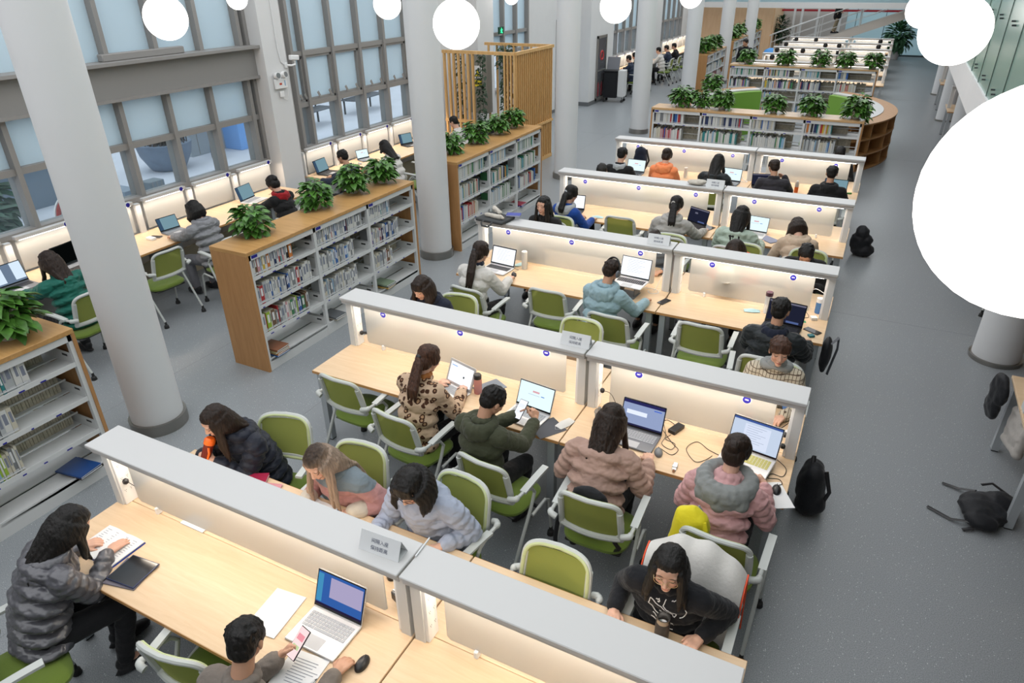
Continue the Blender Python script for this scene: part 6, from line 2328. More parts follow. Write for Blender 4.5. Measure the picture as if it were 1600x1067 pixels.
lathe_thing('tea_bottle', [('bottle_body', [(0, 0), (0.03, 0), (0.03, 0.09)], mat('orange_tea', (0.72, 0.14, 0.03), 0.2), None), ('wrapper', [(0.0305, 0.09), (0.0305, 0.14), (0.02, 0.165)], mat('beige_wrapper', (0.5, 0.42, 0.35), 0.5), None),
                           ('lid', [(0.016, 0.165), (0.016, 0.185), (0, 0.185)], M_SOCKET, None)],
            (-0.90, 11.55, TZ), 'orange tea bottle in the fifth row', 'bottle', BG)
lathe_thing('vacuum_flask', [('flask_body', [(0, 0), (0.03, 0), (0.03, 0.17), (0, 0.18)], mat('white_flask', (0, 0, 0)), None)],
            (-2.70, 11.70, TZ), 'white flask right of the orange sweater', 'flask', BG)
lathe_thing('coffee_tumbler', [('tumbler_body', [(0, 0), (0.028, 0), (0.035, 0.11)], M_BLACK, None), ('lid', [(0.036, 0.11), (0.036, 0.125), (0, 0.13)], mat('brown_lid', (0.06, 0.04, 0.03), 0.4), None)],
            (-1.98, 2.24, TZ), 'black tumbler behind the panel of the nearest desk', 'cup', BG)
fl = lathe_thing('drinking_flask', [('flask_body', [(0, 0), (0.034, 0), (0.034, 0.10)], mat('dark_red_tritan', (0.16, 0.02, 0.01), 0.25), None),
                                    ('lid', [(0.035, 0.10), (0.038, 0.102), (0.038, 0.135), (0.026, 0.15), (0, 0.15)], mat('bright_orange_plastic', (0.95, 0.15, 0.01), 0.4), 'bright orange lid')],
                 (-3.69, 2.435, 0.915), 'orange-lidded flask held by the person in navy puffer', 'flask', BG, rot=(R(-23), R(10), 0))
m = MB()
m.tube([(0.03, -0.03, 0.09), (0.055, -0.04, 0.06), (0.055, -0.04, 0.0), (0.04, -0.035, -0.03)], 0.008, 8, flat=0.6)
build('strap', m, mat('bright_orange_plastic', (0, 0, 0)), fl)


# masks, tissue, watch
def mask(x, y, rz, label, c=(0.42, 0.62, 0.66)):
    m = MB()
    m.sheet(lambda a, b: V(((a-0.5)*0.16, (b-0.5)*0.09*(1-0.25*abs(a-0.5)*2), 0.006+0.022*math.sin(a*PI)*math.sin(b*PI))), 10, 8, 0.0015)
    m.tube([(-0.078, 0.03, 0.006), (-0.11, 0.0, 0.004), (-0.078, -0.03, 0.006)], 0.0012, 5)
    o = build('face_mask', m, mat('mask_%d' % int(c[0]*100), c, 0.8))
    o.location = (x, y, TZ)
    o.rotation_euler = (0, 0, rz)
    return tag(o, label, 'face mask', 'face masks lying on desks')


mask(-0.74, 6.83, 0.3, 'pale blue face mask on the third row right desk')
mask(-3.47, 6.95, 0.9, 'pale blue face mask behind the tall white flask')
mask(-3.28, 9.05, 0.1, 'pale blue face mask beside the royal blue jacket')
mask(-1.68, 4.12, 1.2, 'white crumpled face mask near the charcoal mouse pad', (0.6, 0.6, 0.58))
t = empty('wristwatch', (-0.77, 3.98, TZ), 0.1, 'wristwatch with pale band lying on the second row right desk', 'watch')
m = MB()
m.box((0, 0, 0.006), (0.03, 0.09, 0.004), 0, 0.002)
m.box((0, 0, 0.010), (0.036, 0.036, 0.009), 0, 0.003)
build('watch_case', m, M_SILVER, t, smooth=False)
m = MB()
m.tube([(0, -0.045, 0.005), (0, -0.062, 0.012), (0, -0.066, 0.003)], 0.008, 6)
build('strap', m, mat('tan_strap', (0.28, 0.12, 0.05), 0.6), t)

# pens, tent signs
m = MB()
m.cyl((0, -0.07, 0.005), (0, 0.07, 0.005), 0.0048, n=8)
o = build('pen', m, M_PAPER)
o.location = (-1.625, 2.10, 1.2725)
o.rotation_euler = (0, 0, 0.05)
tag(o, 'cream pen lying on the joint of the nearest canopy', 'pen')
m = MB()
m.cyl((0, -0.07, 0.005), (0, 0.06, 0.005), 0.0055, n=8)
m.cyl((0, 0.06, 0.005), (0, 0.075, 0.005), 0.005, 0.001, n=8, mi=1)
o = build('pen', m, [M_SILVER, M_BLACK])
o.location = (-1.945, 1.46, TZ)
o.rotation_euler = (0, 0, -0.25)
tag(o, 'silver pen beside the printed document, nearest desk', 'pen')
ME_SIGN = [text_mesh('间隔入座', 0.026, mat('sign_letter', (0.13, 0.14, 0.20), 0.6), 'lettering', 0.0002),
           text_mesh('保持距离', 0.026, MATS['sign_letter'], 'lettering', 0.0002)]
for (x, y, rz, lb) in [(-1.80, 2.00, 0.04, 'folded white tent sign with dark characters on the nearest canopy'), (-1.75, 4.475, 0.02, 'folded white tent sign on the second row canopy'),
                       (-1.82, 6.985, 0.02, 'folded white tent sign on the third row canopy'), (-1.76, 9.44, 0.02, 'folded white tent sign on the fourth row canopy')]:
    t = empty('tent_sign', (x, y, 1.2725), rz, lb, 'sign', 'folded tent signs on the canopies')
    m = MB()
    w = 0.12
    m.sheet(lambda a, b: V(((a-0.5)*2*w, -0.045+0.045*b, 0.10*b)), 1, 1, 0.0015)
    m.sheet(lambda a, b: V(((a-0.5)*2*w, 0.045-0.045*b, 0.10*b)), 1, 1, 0.0015)
    m.sheet(lambda a, b: V(((a-0.5)*2*w, -0.045+0.09*b, 0.001)), 1, 1, 0.0015)
    build('folded_card', m, M_PAPER, t, smooth=False)
    an = math.atan2(0.10, 0.045)
    for k in range(2):
        zz = 0.062-k*0.034
        link('lettering', ME_SIGN[k], t, (0.0, -0.045+0.45*zz-0.0022, zz), (an, 0, 0))


# cables
def cable(pts, label, r=0.0024, mt=None, cat='cable', plug=None, name='power_cable'):
    P = [V(p) for p in pts]
    out = []
    for i in range(len(P)-1):
        p0, p1, p2, p3 = P[max(i-1, 0)], P[i], P[i+1], P[min(i+2, len(P)-1)]
        for k in range(6):
            t_ = k/6.0
            out.append(0.5*((2*p1)+(-p0+p2)*t_+(2*p0-5*p1+4*p2-p3)*t_*t_+(-p0+3*p1-3*p2+p3)*t_**3))
    out.append(P[-1])
    m = MB()
    m.tube(out, r, 6)
    o = build(name, m, mt or M_BLACK)
    tag(o, label, cat, 'cables on the desks')
    if plug:
        m = MB()
        m.box((0, 0, 0), (0.035, 0.035, 0.04), 0, 0.01)
        p = build('plug', m, mt or M_BLACK, o, smooth=False)
        p.location = plug
    return o


c = TZ+0.004
cable([(-1.50, 4.44, 0.93), (-1.42, 4.42, 0.93), (-1.34, 4.38, 0.84), (-1.25, 4.33, c), (-1.15, 4.40, c+0.05), (-1.02, 4.42, c+0.09), (-0.93, 4.30, c+0.02), (-0.93, 4.20, c), (-0.85, 4.16, c), (-0.84, 4.24, c), (-0.92, 4.27, c), (-0.90, 4.34, c)],
      'black laptop power lead looping over the second row right desk', plug=(-1.50, 4.44, 0.93))
cable([(-0.90, 4.48, c), (-0.98, 4.52, c), (-1.02, 4.44, c), (-0.96, 4.36, c), (-0.86, 4.24, c), (-0.80, 4.18, c), (-0.83, 4.10, c), (-0.92, 4.14, c)], 'thin black lead from the power adapter to the grey mouse')
cable([(-0.52, 4.25, c), (-0.60, 4.28, c), (-0.70, 4.34, c), (-0.75, 4.22, c), (-0.66, 4.10, c), (-0.60, 4.14, c), (-0.56, 4.22, c)], 'thin black lead left of the big silver laptop')
cable([(-0.13, 4.38, c), (-0.06, 4.30, c), (-0.07, 4.20, c), (-0.14, 4.20, c), (-0.16, 4.14, c), (-0.09, 4.16, c), (-0.06, 4.12, c), (-0.085, 4.075, c+0.01)], 'mouse lead coiled at the second row right corner')
cable([(-0.12, 4.50, 0.90), (-0.20, 4.56, 0.84), (-0.22, 4.68, c), (-0.14, 4.85, c), (-0.10, 4.98, c), (-0.16, 5.08, c)], 'charging lead beyond the second row right post', plug=(-0.12, 4.50, 0.90))
cable([(-0.12, 4.44, 0.84), (-0.24, 4.42, 0.80), (-0.20, 4.36, c+0.01), (-0.13, 4.38, c)], 'short lead hanging from the second row right socket', plug=(-0.115, 4.44, 0.84))
cable([(-1.72, 7.0, 1.0), (-1.76, 6.96, 0.86), (-1.80, 6.90, c), (-1.86, 6.86, c), (-1.80, 6.80, c), (-1.74, 6.86, c), (-1.80, 6.93, c), (-1.90, 6.90, c+0.01), (-1.92, 6.82, 0.8)], 'tangled white leads right of the raised laptop', 0.003, M_PAPER)
cable([(-1.635, 6.96, 0.80), (-1.63, 6.88, c), (-1.62, 6.80, c), (-1.62, 6.735, c)], 'black lead running to the phone at the third row joint')
cable([(-0.55, 6.66, 0.80), (-0.50, 6.86, 0.84), (-0.36, 6.95, 0.86), (-0.24, 6.98, c+0.03), (-0.20, 6.92, c), (-0.28, 6.86, c), (-0.24, 6.80, c)], 'black lead arching behind the black laptop, third row')
cable([(-0.11, 7.02, 1.0), (-0.2, 7.04, 1.02), (-0.25, 7.08, 0.9), (-0.2, 7.12, c)], 'white lead from the third row right socket', 0.003, M_PAPER)
cable([(-3.56, 6.74, c), (-3.50, 6.80, c), (-3.42, 6.78, c), (-3.46, 6.70, c), (-3.40, 6.68, c)], 'thin lead beside the third row mouse', 0.002)
cable([(-1.73, 2.0, 0.98), (-1.78, 2.02, 0.97), (-1.83, 2.06, 0.90), (-1.83, 2.08, 0.86)], 'white lead plugged into the nearest joint post', 0.003, M_PAPER)
cable([(-3.945, 2.0, 0.93), (-3.90, 2.0, 0.93), (-3.86, 2.03, 0.86), (-3.84, 2.05, 0.80), (-3.86, 2.2, c), (-3.90, 2.4, c)], 'black lead plugged into the left end post of the nearest desk', plug=(-3.942, 2.0, 0.93))
cable([(-3.945, 4.48, 0.88), (-3.88, 4.50, 0.88)], 'black plug in the left end post of second row', 0.012, plug=(-3.93, 4.48, 0.88))
cable([(-8.5, 7.9, c), (-8.4, 8.0, c+0.03), (-8.3, 7.95, c), (-8.25, 8.05, c)], 'lead lying on the window counter by the pier', 0.003)
cable([(-8.35, 8.95, c), (-8.2, 9.0, c+0.02), (-8.1, 8.9, c), (-8.0, 9.05, c), (-8.15, 9.15, c)], 'tangled yellow lead on the second window counter', 0.005, mat('yellow_lead', (0.5, 0.4, 0.05), 0.6))
cable([(-1.9, 12.0, 0.9), (-1.78, 11.92, c+0.02), (-1.7, 11.85, c), (-1.8, 11.8, c), (-1.88, 11.72, c)], 'white tangled lead at the fifth row joint', 0.006, M_PAPER)
cable([(-2.02, 9.42, c), (-1.85, 9.4, c+0.01), (-1.78, 9.33, c), (-1.9, 9.30, c)], 'blue-white tangled leads by the black laptop, fourth row', 0.008, mat('pale_blue_lead', (0.3, 0.45, 0.6), 0.6))


# phones in hand
def phone_held(J, loc, rot, label, sc_m):
    m = MB()
    m.box((0, 0, 0), (0.076, 0.158, 0.008), 0, 0.0035, None, 2)
    m.box((0, 0, 0.0043), (0.068, 0.150, 0.0006), 1)
    m.box((0, 0.03, 0.0047), (0.05, 0.03, 0.0003), 2)
    m.box((0, -0.02, 0.0047), (0.05, 0.02, 0.0003), 3)
    o = build('phone', m, [M_BLACK]+sc_m, smooth=False)
    o.location = loc
    o.rotation_euler = rot
    return tag(o, label, 'phone')


phone_held(j2, (-2.075, 1.585, 0.875), (R(38), R(-4), R(-14)), 'phone with pink page held over the document, nearest desk',
           [scr('rosepage', (0.85, 0.62, 0.62), 1.0), scr('rose2', (0.80, 0.30, 0.35), 0.9), scr('greenpic', (0.5, 0.65, 0.35), 0.9)])
phone_held(j8, (-1.97, 3.92, 0.925), (R(42), 0, R(-10)), 'white-screened phone held by the person in olive jacket',
           [scr('whitepage', (0.80, 0.84, 0.95), 1.0), scr('whitepage2', (0.70, 0.74, 0.90), 1.0), scr('whitepage2', (0, 0, 0), 1)])

# headphones on the light blue jacket wearer
Hc, HM = j14['Hc'], j14['HM']
t = empty('headphones', (-2.12, 6.03, 0), -0.1, 'black over-ear headphones worn above the light blue jacket', 'headphones')
m = MB()
m.tube([Hc+HM @ V((math.cos(a)*0.098, -0.01, 0.012+math.sin(a)*0.128)) for a in [PI*i/14 for i in range(15)]], 0.009, 8, flat=1.6)
build('headband', m, M_BLACK, t)
for s in (-1, 1):
    m = MB()
    m.ell(Hc+HM @ V((s*0.094, -0.008, -0.005)), (0.020, 0.036, 0.042), 0, 3, HM)
    build('ear_cup', m, M_GREYMET, t)

# print on the black sweater (child of its sweater, laid on the cloth)
from mathutils.bvhtree import BVHTree
sw_ = [c_ for c_ in p6.children if c_.name.startswith('sweater')][0]
bv = BVHTree.FromPolygons([v.co.copy() for v in sw_.data.vertices], [tuple(p.vertices) for p in sw_.data.polygons])
m = MB()
Wc = j6['W'].lerp(j6['C'], 0.45)


def on_cloth(u, v):
    o_ = V((u-0.02, 0.8, Wc.z+v+0.25))
    hit = bv.ray_cast(o_, V((0, -0.92, -0.38)))
    return hit[0]+hit[1]*0.001 if hit[0] else None


for st in [[(-.09, .10), (-.10, .05), (-.02, -.02), (.06, -.06)], [(-.09, .10), (-.03, .06), (.03, .02), (.05, .0)], [(-.01, .12), (-.02, .07), (.02, .04), (.05, .03), (.04, .0)],
           [(.08, .11), (.10, .07), (.09, .03), (.06, .0)], [(-.07, .0), (-.03, -.04), (.01, -.05), (.05, -.09)], [(-.08, -.04), (-.02, -.07), (.0, -.10), (.05, -.12)],
           [(-.04, .02), (.0, .0), (.02, -.03)], [(.02, .12), (.04, .13), (.06, .125)], [(-.06, .105), (-.045, .11), (-.04, .095), (-.055, .09)], [(-.02, .01), (-.03, -.02)],
           [(.0, .02), (-.01, -.03), (.03, -.02)]]:
    pts = []
    for i in range(len(st)-1):
        for k in range(4):
            t_ = k/4
            q = on_cloth(-(st[i][0]*(1-t_)+st[i+1][0]*t_), (st[i][1]*(1-t_)+st[i+1][1]*t_)+0.004*math.sin(k*2+i))
            if q:
                pts.append(q)
    if len(pts) > 2:
        m.tube(pts, 0.0026, 6)
build('white_line_print', m, M_PAPER, sw_, label='white abstract line print')

# ------------------------------------------------------------- bags and clothes
def bag(name, prims, mt, loc, rz, label, cat, vox=0.012, straps=(), wr=0.008, group=None, fr=7, extra=None):
    me = smin_mesh(prims, vox, 4, 0.5, name)
    wrinkle(me, wr, fr, len(label))
    me.materials.append(mt)
    t = empty(name, loc, rz, label, cat, group)
    link('bag_body', me, t)
    for k, s_ in enumerate(straps):
        m = MB()
        m.tube(s_, 0.016, 8, flat=0.35)
        build('strap', m, extra or M_BLACK, t)
    return t


M_BAGBLK = cloth('black_nylon', (0.010, 0.011, 0.014), rough=0.6)
bag('backpack', [('c', (0, -0.08, 0.10), (0, -0.05, 0.36), 0.10, 0.08), ('c', (0, 0.08, 0.10), (0, 0.05, 0.36), 0.10, 0.08), ('e', (0, 0, 0.24), (0.11, 0.15, 0.22), None), ('c', (0.04, -0.08, 0.12), (0.04, 0.08, 0.12), 0.09, 0.09)],
    M_BAGBLK, (0.135, 4.90, 0), 0.12, 'black backpack leaning on the right end of the second row desk', 'backpack', straps=[[(0.08, -0.1, 0.08), (0.13, -0.08, 0.25), (0.08, -0.05, 0.42)], [(-0.02, 0, 0.44), (-0.02, 0.03, 0.49), (-0.02, 0.06, 0.44)]])
bag('backpack', [('e', (0.02, 0, 0.09), (0.17, 0.14, 0.10), None), ('e', (-0.04, 0.0, 0.20), (0.13, 0.12, 0.18), None), ('e', (-0.03, 0, 0.34), (0.10, 0.10, 0.12), None), ('e', (0.05, 0, 0.24), (0.09, 0.1, 0.09), None)],
    M_BAGBLK, (0.19, 11.2, 0), 0.0, 'slumped black backpack on the aisle floor right of the fifth row desks', 'backpack', straps=[[(0.0, 0.05, 0.40), (0.06, 0.05, 0.30), (0.08, 0.02, 0.2)]], wr=0.02)
bag('backpack', [('e', (0, 0, 0.07), (0.18, 0.20, 0.075), None), ('e', (0.08, 0.12, 0.09), (0.12, 0.12, 0.08), None), ('e', (0.02, -0.16, 0.06), (0.12, 0.09, 0.06), None)],
    M_BAGBLK, (1.40, 5.42, 0), -0.3, 'black backpack lying on the floor with loose straps, right edge', 'backpack',
    straps=[[(-0.10, 0.16, 0.09), (-0.22, 0.20, 0.02), (-0.34, 0.20, 0.012)], [(-0.02, -0.22, 0.06), (-0.16, -0.24, 0.015), (-0.34, -0.20, 0.012)],
            [(0.12, 0.22, 0.12), (-0.02, 0.26, 0.15), (-0.08, 0.2, 0.14)], [(0.0, -0.25, 0.03), (-0.06, -0.30, 0.012)]], wr=0.015)
bag('tote_bag', [('c', (0, -0.13, 0.1), (0, 0.13, 0.1), 0.045, 0.045), ('c', (0, -0.14, 0.38), (0, 0.14, 0.38), 0.03, 0.03), ('c', (0, -0.12, 0.24), (0, 0.12, 0.24), 0.042, 0.042), ('c', (0, -0.13, 0.1), (0, -0.14, 0.38), 0.035, 0.03), ('c', (0, 0.13, 0.1), (0, 0.14, 0.38), 0.035, 0.03), ('e', (0, 0, 0.24), (0.045, 0.15, 0.17), None)],
    cloth('cream_canvas', (0.46, 0.43, 0.40)), (1.62, 6.20, 0.13), 0.2, 'cream canvas tote hanging under the right-hand desk', 'bag', extra=M_PAPER,
    straps=[[(0, -0.08, 0.40), (-0.03, -0.10, 0.50), (0.02, 0.0, 0.58), (-0.03, 0.10, 0.50), (0, 0.08, 0.40)]], wr=0.012)
bag('jacket', [('e', (0, 0, 0.0), (0.05, 0.15, 0.16), None), ('e', (0, 0.02, -0.16), (0.045, 0.12, 0.14), None)], M_BAGBLK, (1.44, 6.42, 0.62), 0.2,
    'black jacket hanging at the left end of the right-hand desk', 'jacket', wr=0.015)
bag('backpack', [('e', (0, 0, 0.18), (0.13, 0.09, 0.18), None), ('e', (0, 0, 0.32), (0.11, 0.075, 0.10), None)], cloth('dark_navy_coat', (0, 0, 0)), (-3.55, 11.83, TZ), 0.1,
    'dark navy backpack standing on the fifth row desk behind a laptop', 'backpack', straps=[[(0.1, -0.05, 0.05), (0.16, -0.05, 0.2), (0.1, -0.02, 0.38)], [(-0.03, 0, 0.4), (0, 0, 0.45), (0.03, 0, 0.4)]])
bag('backpack', [('e', (0, 0, 0.19), (0.14, 0.10, 0.19), None), ('e', (0.02, 0, 0.33), (0.11, 0.08, 0.11), None)], M_BAGBLK, (-1.00, 16.3, 0.42), 0.2,
    'black backpack standing on the round green seat', 'backpack', straps=[[(-0.1, -0.07, 0.05), (-0.17, -0.07, 0.2), (-0.1, -0.03, 0.38)]])
YB = cloth('yellow_backpack', (0.72, 0.62, 0.02), rough=0.6)
yb = bag('backpack', [('c', (-0.065, 0, 0.07), (-0.05, 0, 0.34), 0.07, 0.055), ('c', (0.065, 0, 0.07), (0.05, 0, 0.34), 0.07, 0.055), ('e', (0, 0, 0.22), (0.12, 0.07, 0.21), None), ('c', (-0.09, 0.0, 0.05), (0.09, 0.0, 0.05), 0.055, 0.055)], YB, (-0.50, 3.315, 0.60), -0.05,
         'bright yellow backpack squeezed between chair back and pink coat', 'backpack', straps=[[(0.08, -0.04, 0.36), (0.13, -0.07, 0.22), (0.14, -0.09, 0.02), (0.22, -0.12, -0.12), (0.28, -0.10, -0.10), (0.2, -0.08, -0.04)]], extra=YB)
m = MB()
m.tube([(0.02, 0.045, 0.40), (0.10, 0.03, 0.30), (0.125, 0.02, 0.1)], 0.012, 6, flat=0.4)
build('zip_edge', m, mat('grey_zip_band', (0.3, 0.33, 0.36), 0.6), yb, label='grey zip band')
bag('shoulder_bag', [('e', (0, 0, 0.14), (0.17, 0.05, 0.15), None), ('e', (0, 0, 0.24), (0.13, 0.045, 0.09), None)], M_BAGBLK, (-1.16, 3.305, 0.60), 0.02,
    'black bag between the chair back and the beige-pink jacket', 'bag', straps=[[(-0.17, -0.03, 0.1), (-0.2, -0.05, 0.0), (-0.21, -0.06, -0.12), (-0.21, -0.06, -0.30)],
    [(0.14, -0.03, 0.08), (0.2, -0.05, -0.02), (0.24, -0.04, -0.08), (0.2, -0.02, -0.12)]])
bag('shoulder_bag', [('e', (0, 0, 0.12), (0.16, 0.06, 0.13), None), ('e', (0.05, 0, 0.25), (0.1, 0.05, 0.08), None)], M_BAGBLK, (-3.63, 0.80, 0.48), -0.35,
    'black bag behind the person in shiny grey puffer', 'bag', straps=[[(0.14, 0, 0.2), (0.22, 0.02, 0.1), (0.26, 0.05, -0.1), (0.27, 0.06, -0.3)]])
bag('paper_bag', [('e', (0, 0, 0.10), (0.10, 0.05, 0.11), None), ('c', (-0.07, 0, 0.2), (0.07, 0, 0.22), 0.03, 0.03)], cloth('kraft_paper', (0.42, 0.28, 0.18)), (-2.10, 5.31, 0.50), 0.1,
    'brown paper bag on the empty chair behind the second row sign', 'bag', straps=[[(-0.09, -0.04, 0.22), (-0.05, -0.06, 0.27), (0.03, -0.05, 0.24)]])
bag('cap', [('e', (0, 0, 0.10), (0.11, 0.12, 0.10), None), ('e', (0, -0.09, 0.05), (0.10, 0.11, 0.014), rotx(0.35))], cloth('beige_grey_cap', (0.42, 0.40, 0.36)), (-1.10, 7.14, TZ+0.12), 0.5,
    'pale cap hanging blurred behind the third row frosted panel', 'cap', vox=0.009, wr=0.003)
bag('shopping_bag', [('e', (0, 0, 0.15), (0.13, 0.08, 0.16), None), ('e', (0, 0, 0.05), (0.14, 0.09, 0.06), None)], mat('dark_grey_shopper', (0.06, 0.065, 0.07), 0.8), (-1.10, 7.27, TZ), 0.2,
    'dark grey bag behind the third row frosted panel', 'bag', vox=0.012)
# laptop bag on the third canopy
t = empty('laptop_bag', (-3.80, 6.93, 1.273), -0.1, 'charcoal laptop bag lying across the left end of the third canopy', 'bag')
m = MB()
m.box((0, 0, 0.022), (0.38, 0.30, 0.036), 0, 0.015, None, 3)
build('bag_body', m, mat('charcoal_felt', (0.045, 0.047, 0.048), 0.9, bump=0.3), t)
m = MB()
m.tube([(-0.06, -0.15, 0.03), (-0.065, -0.20, 0.015), (-0.04, -0.225, -0.01), (0.04, -0.225, -0.012), (0.065, -0.20, 0.01), (0.06, -0.15, 0.03)], 0.012, 8, flat=0.5)
build('handle', m, mat('charcoal_felt', (0, 0, 0)), t)
me = smin_mesh([('c', (-0.10, -0.02, 0), (0.10, -0.06, 0), 0.025, 0.03), ('c', (0.10, -0.06, 0), (0.14, -0.08, 0), 0.022, 0.015), ('e', (-0.09, -0.02, 0), (0.04, 0.03, 0.02), None)], 0.008, 2, 0.5, 'glove')
wrinkle(me, 0.006, 20, 1)
me.materials.append(cloth('cream_knit', (0.50, 0.46, 0.40)))
o = link('knitted_glove', me, None, (-3.80, 6.93, 1.336), (0, 0, 0.05))
tag(o, 'cream knitted glove on top of the charcoal laptop bag', 'glove')
o = link('knitted_glove', me, None, (-3.88, 7.06, 1.336), (0, 0, 2.6))
tag(o, 'cream knitted glove at the back edge of the laptop bag', 'glove')
flat_book((-3.62, 7.06, 1.3185), 0.3, 0.17, 0.11, 0.015, (0.01, 0.03, 0.30), 'small royal blue notebook on the laptop bag, third canopy')
me = smin_mesh([('e', (0, 0, 0.03), (0.13, 0.08, 0.03), None), ('e', (0.05, 0, 0.045), (0.09, 0.07, 0.025), None)], 0.009, 3)
wrinkle(me, 0.008, 18, 4)
me.materials.append(cloth('cream_knit', (0, 0, 0)))
o = link('folded_scarf', me, None, (-2.02, 9.46, 1.2735))
tag(o, 'pale folded scarf on the fourth row canopy', 'scarf')
# white coat over the chair of the person with glasses
t = empty('white_coat', (-0.40, 2.74, 0), PI, 'white coat with orange piping draped over the chair of the person with glasses', 'coat')
m = MB()


def drape(a, b):
    u = (a-0.5)*2
    side = abs(u)
    x = u*0.275
    top_z = 0.985-0.12*side**2.5
    yb = -0.30+0.03*u*u
    if b < 0.5:
        k = b/0.5
        return V((x*(1+0.05*(1-k)), yb-0.055-0.03*(1-k)+0.012*math.sin(a*26), 0.40+(top_z-0.40)*k))
    k = (b-0.5)/0.5
    return V((x, yb-0.055+0.25*k, top_z-0.40*k**3+0.01*math.sin(a*20)))


m.sheet(drape, 30, 20, 0.018)
build('coat_cloth', m, cloth('off_white_coat', (0.60, 0.58, 0.55)), t)
m = MB()
m.tube([drape(0.0, b/20.0)+V((-0.012, -0.006, 0)) for b in range(0, 21)], 0.005, 6)
build('piping', m, mat('orange_piping', (0.9, 0.10, 0.03), 0.6), t)
m = MB()
m.tube([drape(1.0, b/20.0)+V((0.012, -0.006, 0)) for b in range(0, 21)], 0.005, 6)
build('piping', m, mat('orange_piping', (0, 0, 0)), t)

# ------------------------------------------------------------- slatted booth
t = empty('slatted_booth', (-6.75, 13.3, 0), 0, 'pine slatted booth with open left front and climbing plants', 'booth')
H_ = 2.45
for a_ in ((-1.72, 0.0, -0.03, 0.03, H_-0.06, H_), (-0.03, 0.03, 0, 1.85, H_-0.06, H_), (-1.72, 0.03, 1.82, 1.88, H_-0.06, H_), (-1.72, -1.02, -0.025, 0.025, 1.0, 1.06),
           (-0.02, 0.02, 0, 1.85, 0.0, 0.08), (-0.03, 0.04, 0, 1.85, 0.82, 0.87)):
    m = MB()
    m.b2(*a_)
    build('rail', m, M_SLAT, t, smooth=False)
for i in range(7):
    m = MB()
    x = -1.68+i*0.115
    m.b2(x-0.02, x+0.02, -0.03, 0.03, 0.0, H_-0.06)
    build('slat', m, M_SLAT, t, smooth=False)
for i in range(4):
    m = MB()
    x = -0.24+i*0.075
    m.b2(x-0.015, x+0.015, -0.03, 0.03, 0.0, H_-0.06)
    build('slat', m, M_SLAT, t, smooth=False)
for i in range(19):
    m = MB()
    y = 0.05+i*0.098
    m.b2(-0.004, 0.018, y-0.012, y+0.012, 0.08, H_-0.06)
    build('slat', m, M_SLAT, t, smooth=False)
m = MB()
m.b2(-0.014, -0.004, 0.0, 1.85, 0.0, H_-0.06)
build('back_board', m, wood('pine_board', (0.44, 0.26, 0.10), (0.34, 0.18, 0.06), (8, 8, 0.8)), t, smooth=False)
for i in range(8):
    m = MB()
    x = -1.62+i*0.22
    m.b2(x-0.02, x+0.02, 1.82, 1.86, 0.0, H_-0.06)
    build('slat', m, M_SLAT, t, smooth=False)


def vine(x, y, z0, z1, wd, n, label, mt=M_LEAFD, cat='climbing plant', L=0.06, kind=None):
    m = MB()
    for i in range(n):
        z = random.uniform(z0, z1)
        a = random.uniform(0, 2*PI)
        r = wd*random.random()**0.6
        leaf(m.b, V((x+math.cos(a)*r, y+math.sin(a)*r*0.6, z)), V((math.cos(a), math.sin(a)-0.4, -0.5)), V((0, -0.5, 1)), L*random.uniform(0.7, 1.3), L, 0)
    for k in range(3):
        m.tube([(x+0.02*math.sin(q*1.3+k*2)+(k-1)*wd*0.3, y+0.02*math.cos(q+k), z0+(z1-z0)*q/8.0) for q in range(9)], 0.004, 5)
    me = bpy.data.meshes.new('vine_leaves')
    m.b.to_mesh(me)
    m.b.free()
    me.materials.append(mt)
    o = link('climbing_vine', me)
    return tag(o, label, cat, 'climbing vines in the booth')


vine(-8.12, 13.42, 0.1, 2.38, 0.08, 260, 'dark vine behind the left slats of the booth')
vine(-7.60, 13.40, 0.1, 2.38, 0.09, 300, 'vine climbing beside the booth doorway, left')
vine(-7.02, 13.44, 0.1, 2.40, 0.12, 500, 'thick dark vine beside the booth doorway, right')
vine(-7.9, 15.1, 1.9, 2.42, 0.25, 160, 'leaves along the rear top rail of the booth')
# switch cabinet with warning sign
t = empty('switch_cabinet', (-8.55, 15.05, 0), 0, 'grey electrical cabinet with yellow warning label inside the booth', 'cabinet')
m = MB()
m.b2(-0.25, 0.25, -0.14, 0.1, 0.9, 2.2, 0, 0.006)
build('cabinet_body', m, mat('warm_grey_cabinet', (0.23, 0.22, 0.19), 0.5), t, smooth=False)
m = MB()
m.b2(-0.11, 0.11, -0.146, -0.141, 1.68, 1.96, 0)
m.b2(-0.11, 0.11, -0.146, -0.141, 1.50, 1.64, 1)
T = Matrix(((1, 0, 0, 0), (0, 0, 1, -0.15), (0, 1, 0, 1.72), (0, 0, 0, 1)))
m.prism([(-0.09, 0), (0.09, 0), (0, 0.17)], -0.001, 0.002, 2, T)
m.prism([(-0.065, 0.015), (0.065, 0.015), (0, 0.14)], -0.004, -0.001, 1, T)
m.prism([(0.004, 0.115), (-0.018, 0.07), (-0.003, 0.07), (-0.012, 0.03), (0.016, 0.08), (0.001, 0.08)], -0.006, -0.004, 2, T)
for i in range(5):
    m.b2(-0.085+i*0.036, -0.06+i*0.036, -0.15, -0.146, 1.545, 1.595, 2)
build('warning_sign', m, [M_BADGEW, mat('sign_yellow', (0.75, 0.62, 0.02), 0.5), M_BLACK], t, smooth=False, label='yellow high voltage warning label')
bag('sofa_cushion', [('c', (-0.5, 0, 0.3), (0.5, 0, 0.3), 0.25, 0.25), ('e', (0.0, 0.25, 0.55), (0.6, 0.15, 0.3), None)], M_BAGBLK, (-7.85, 14.4, 0), 0, 'dark seat inside the slatted booth', 'seat', vox=0.03)

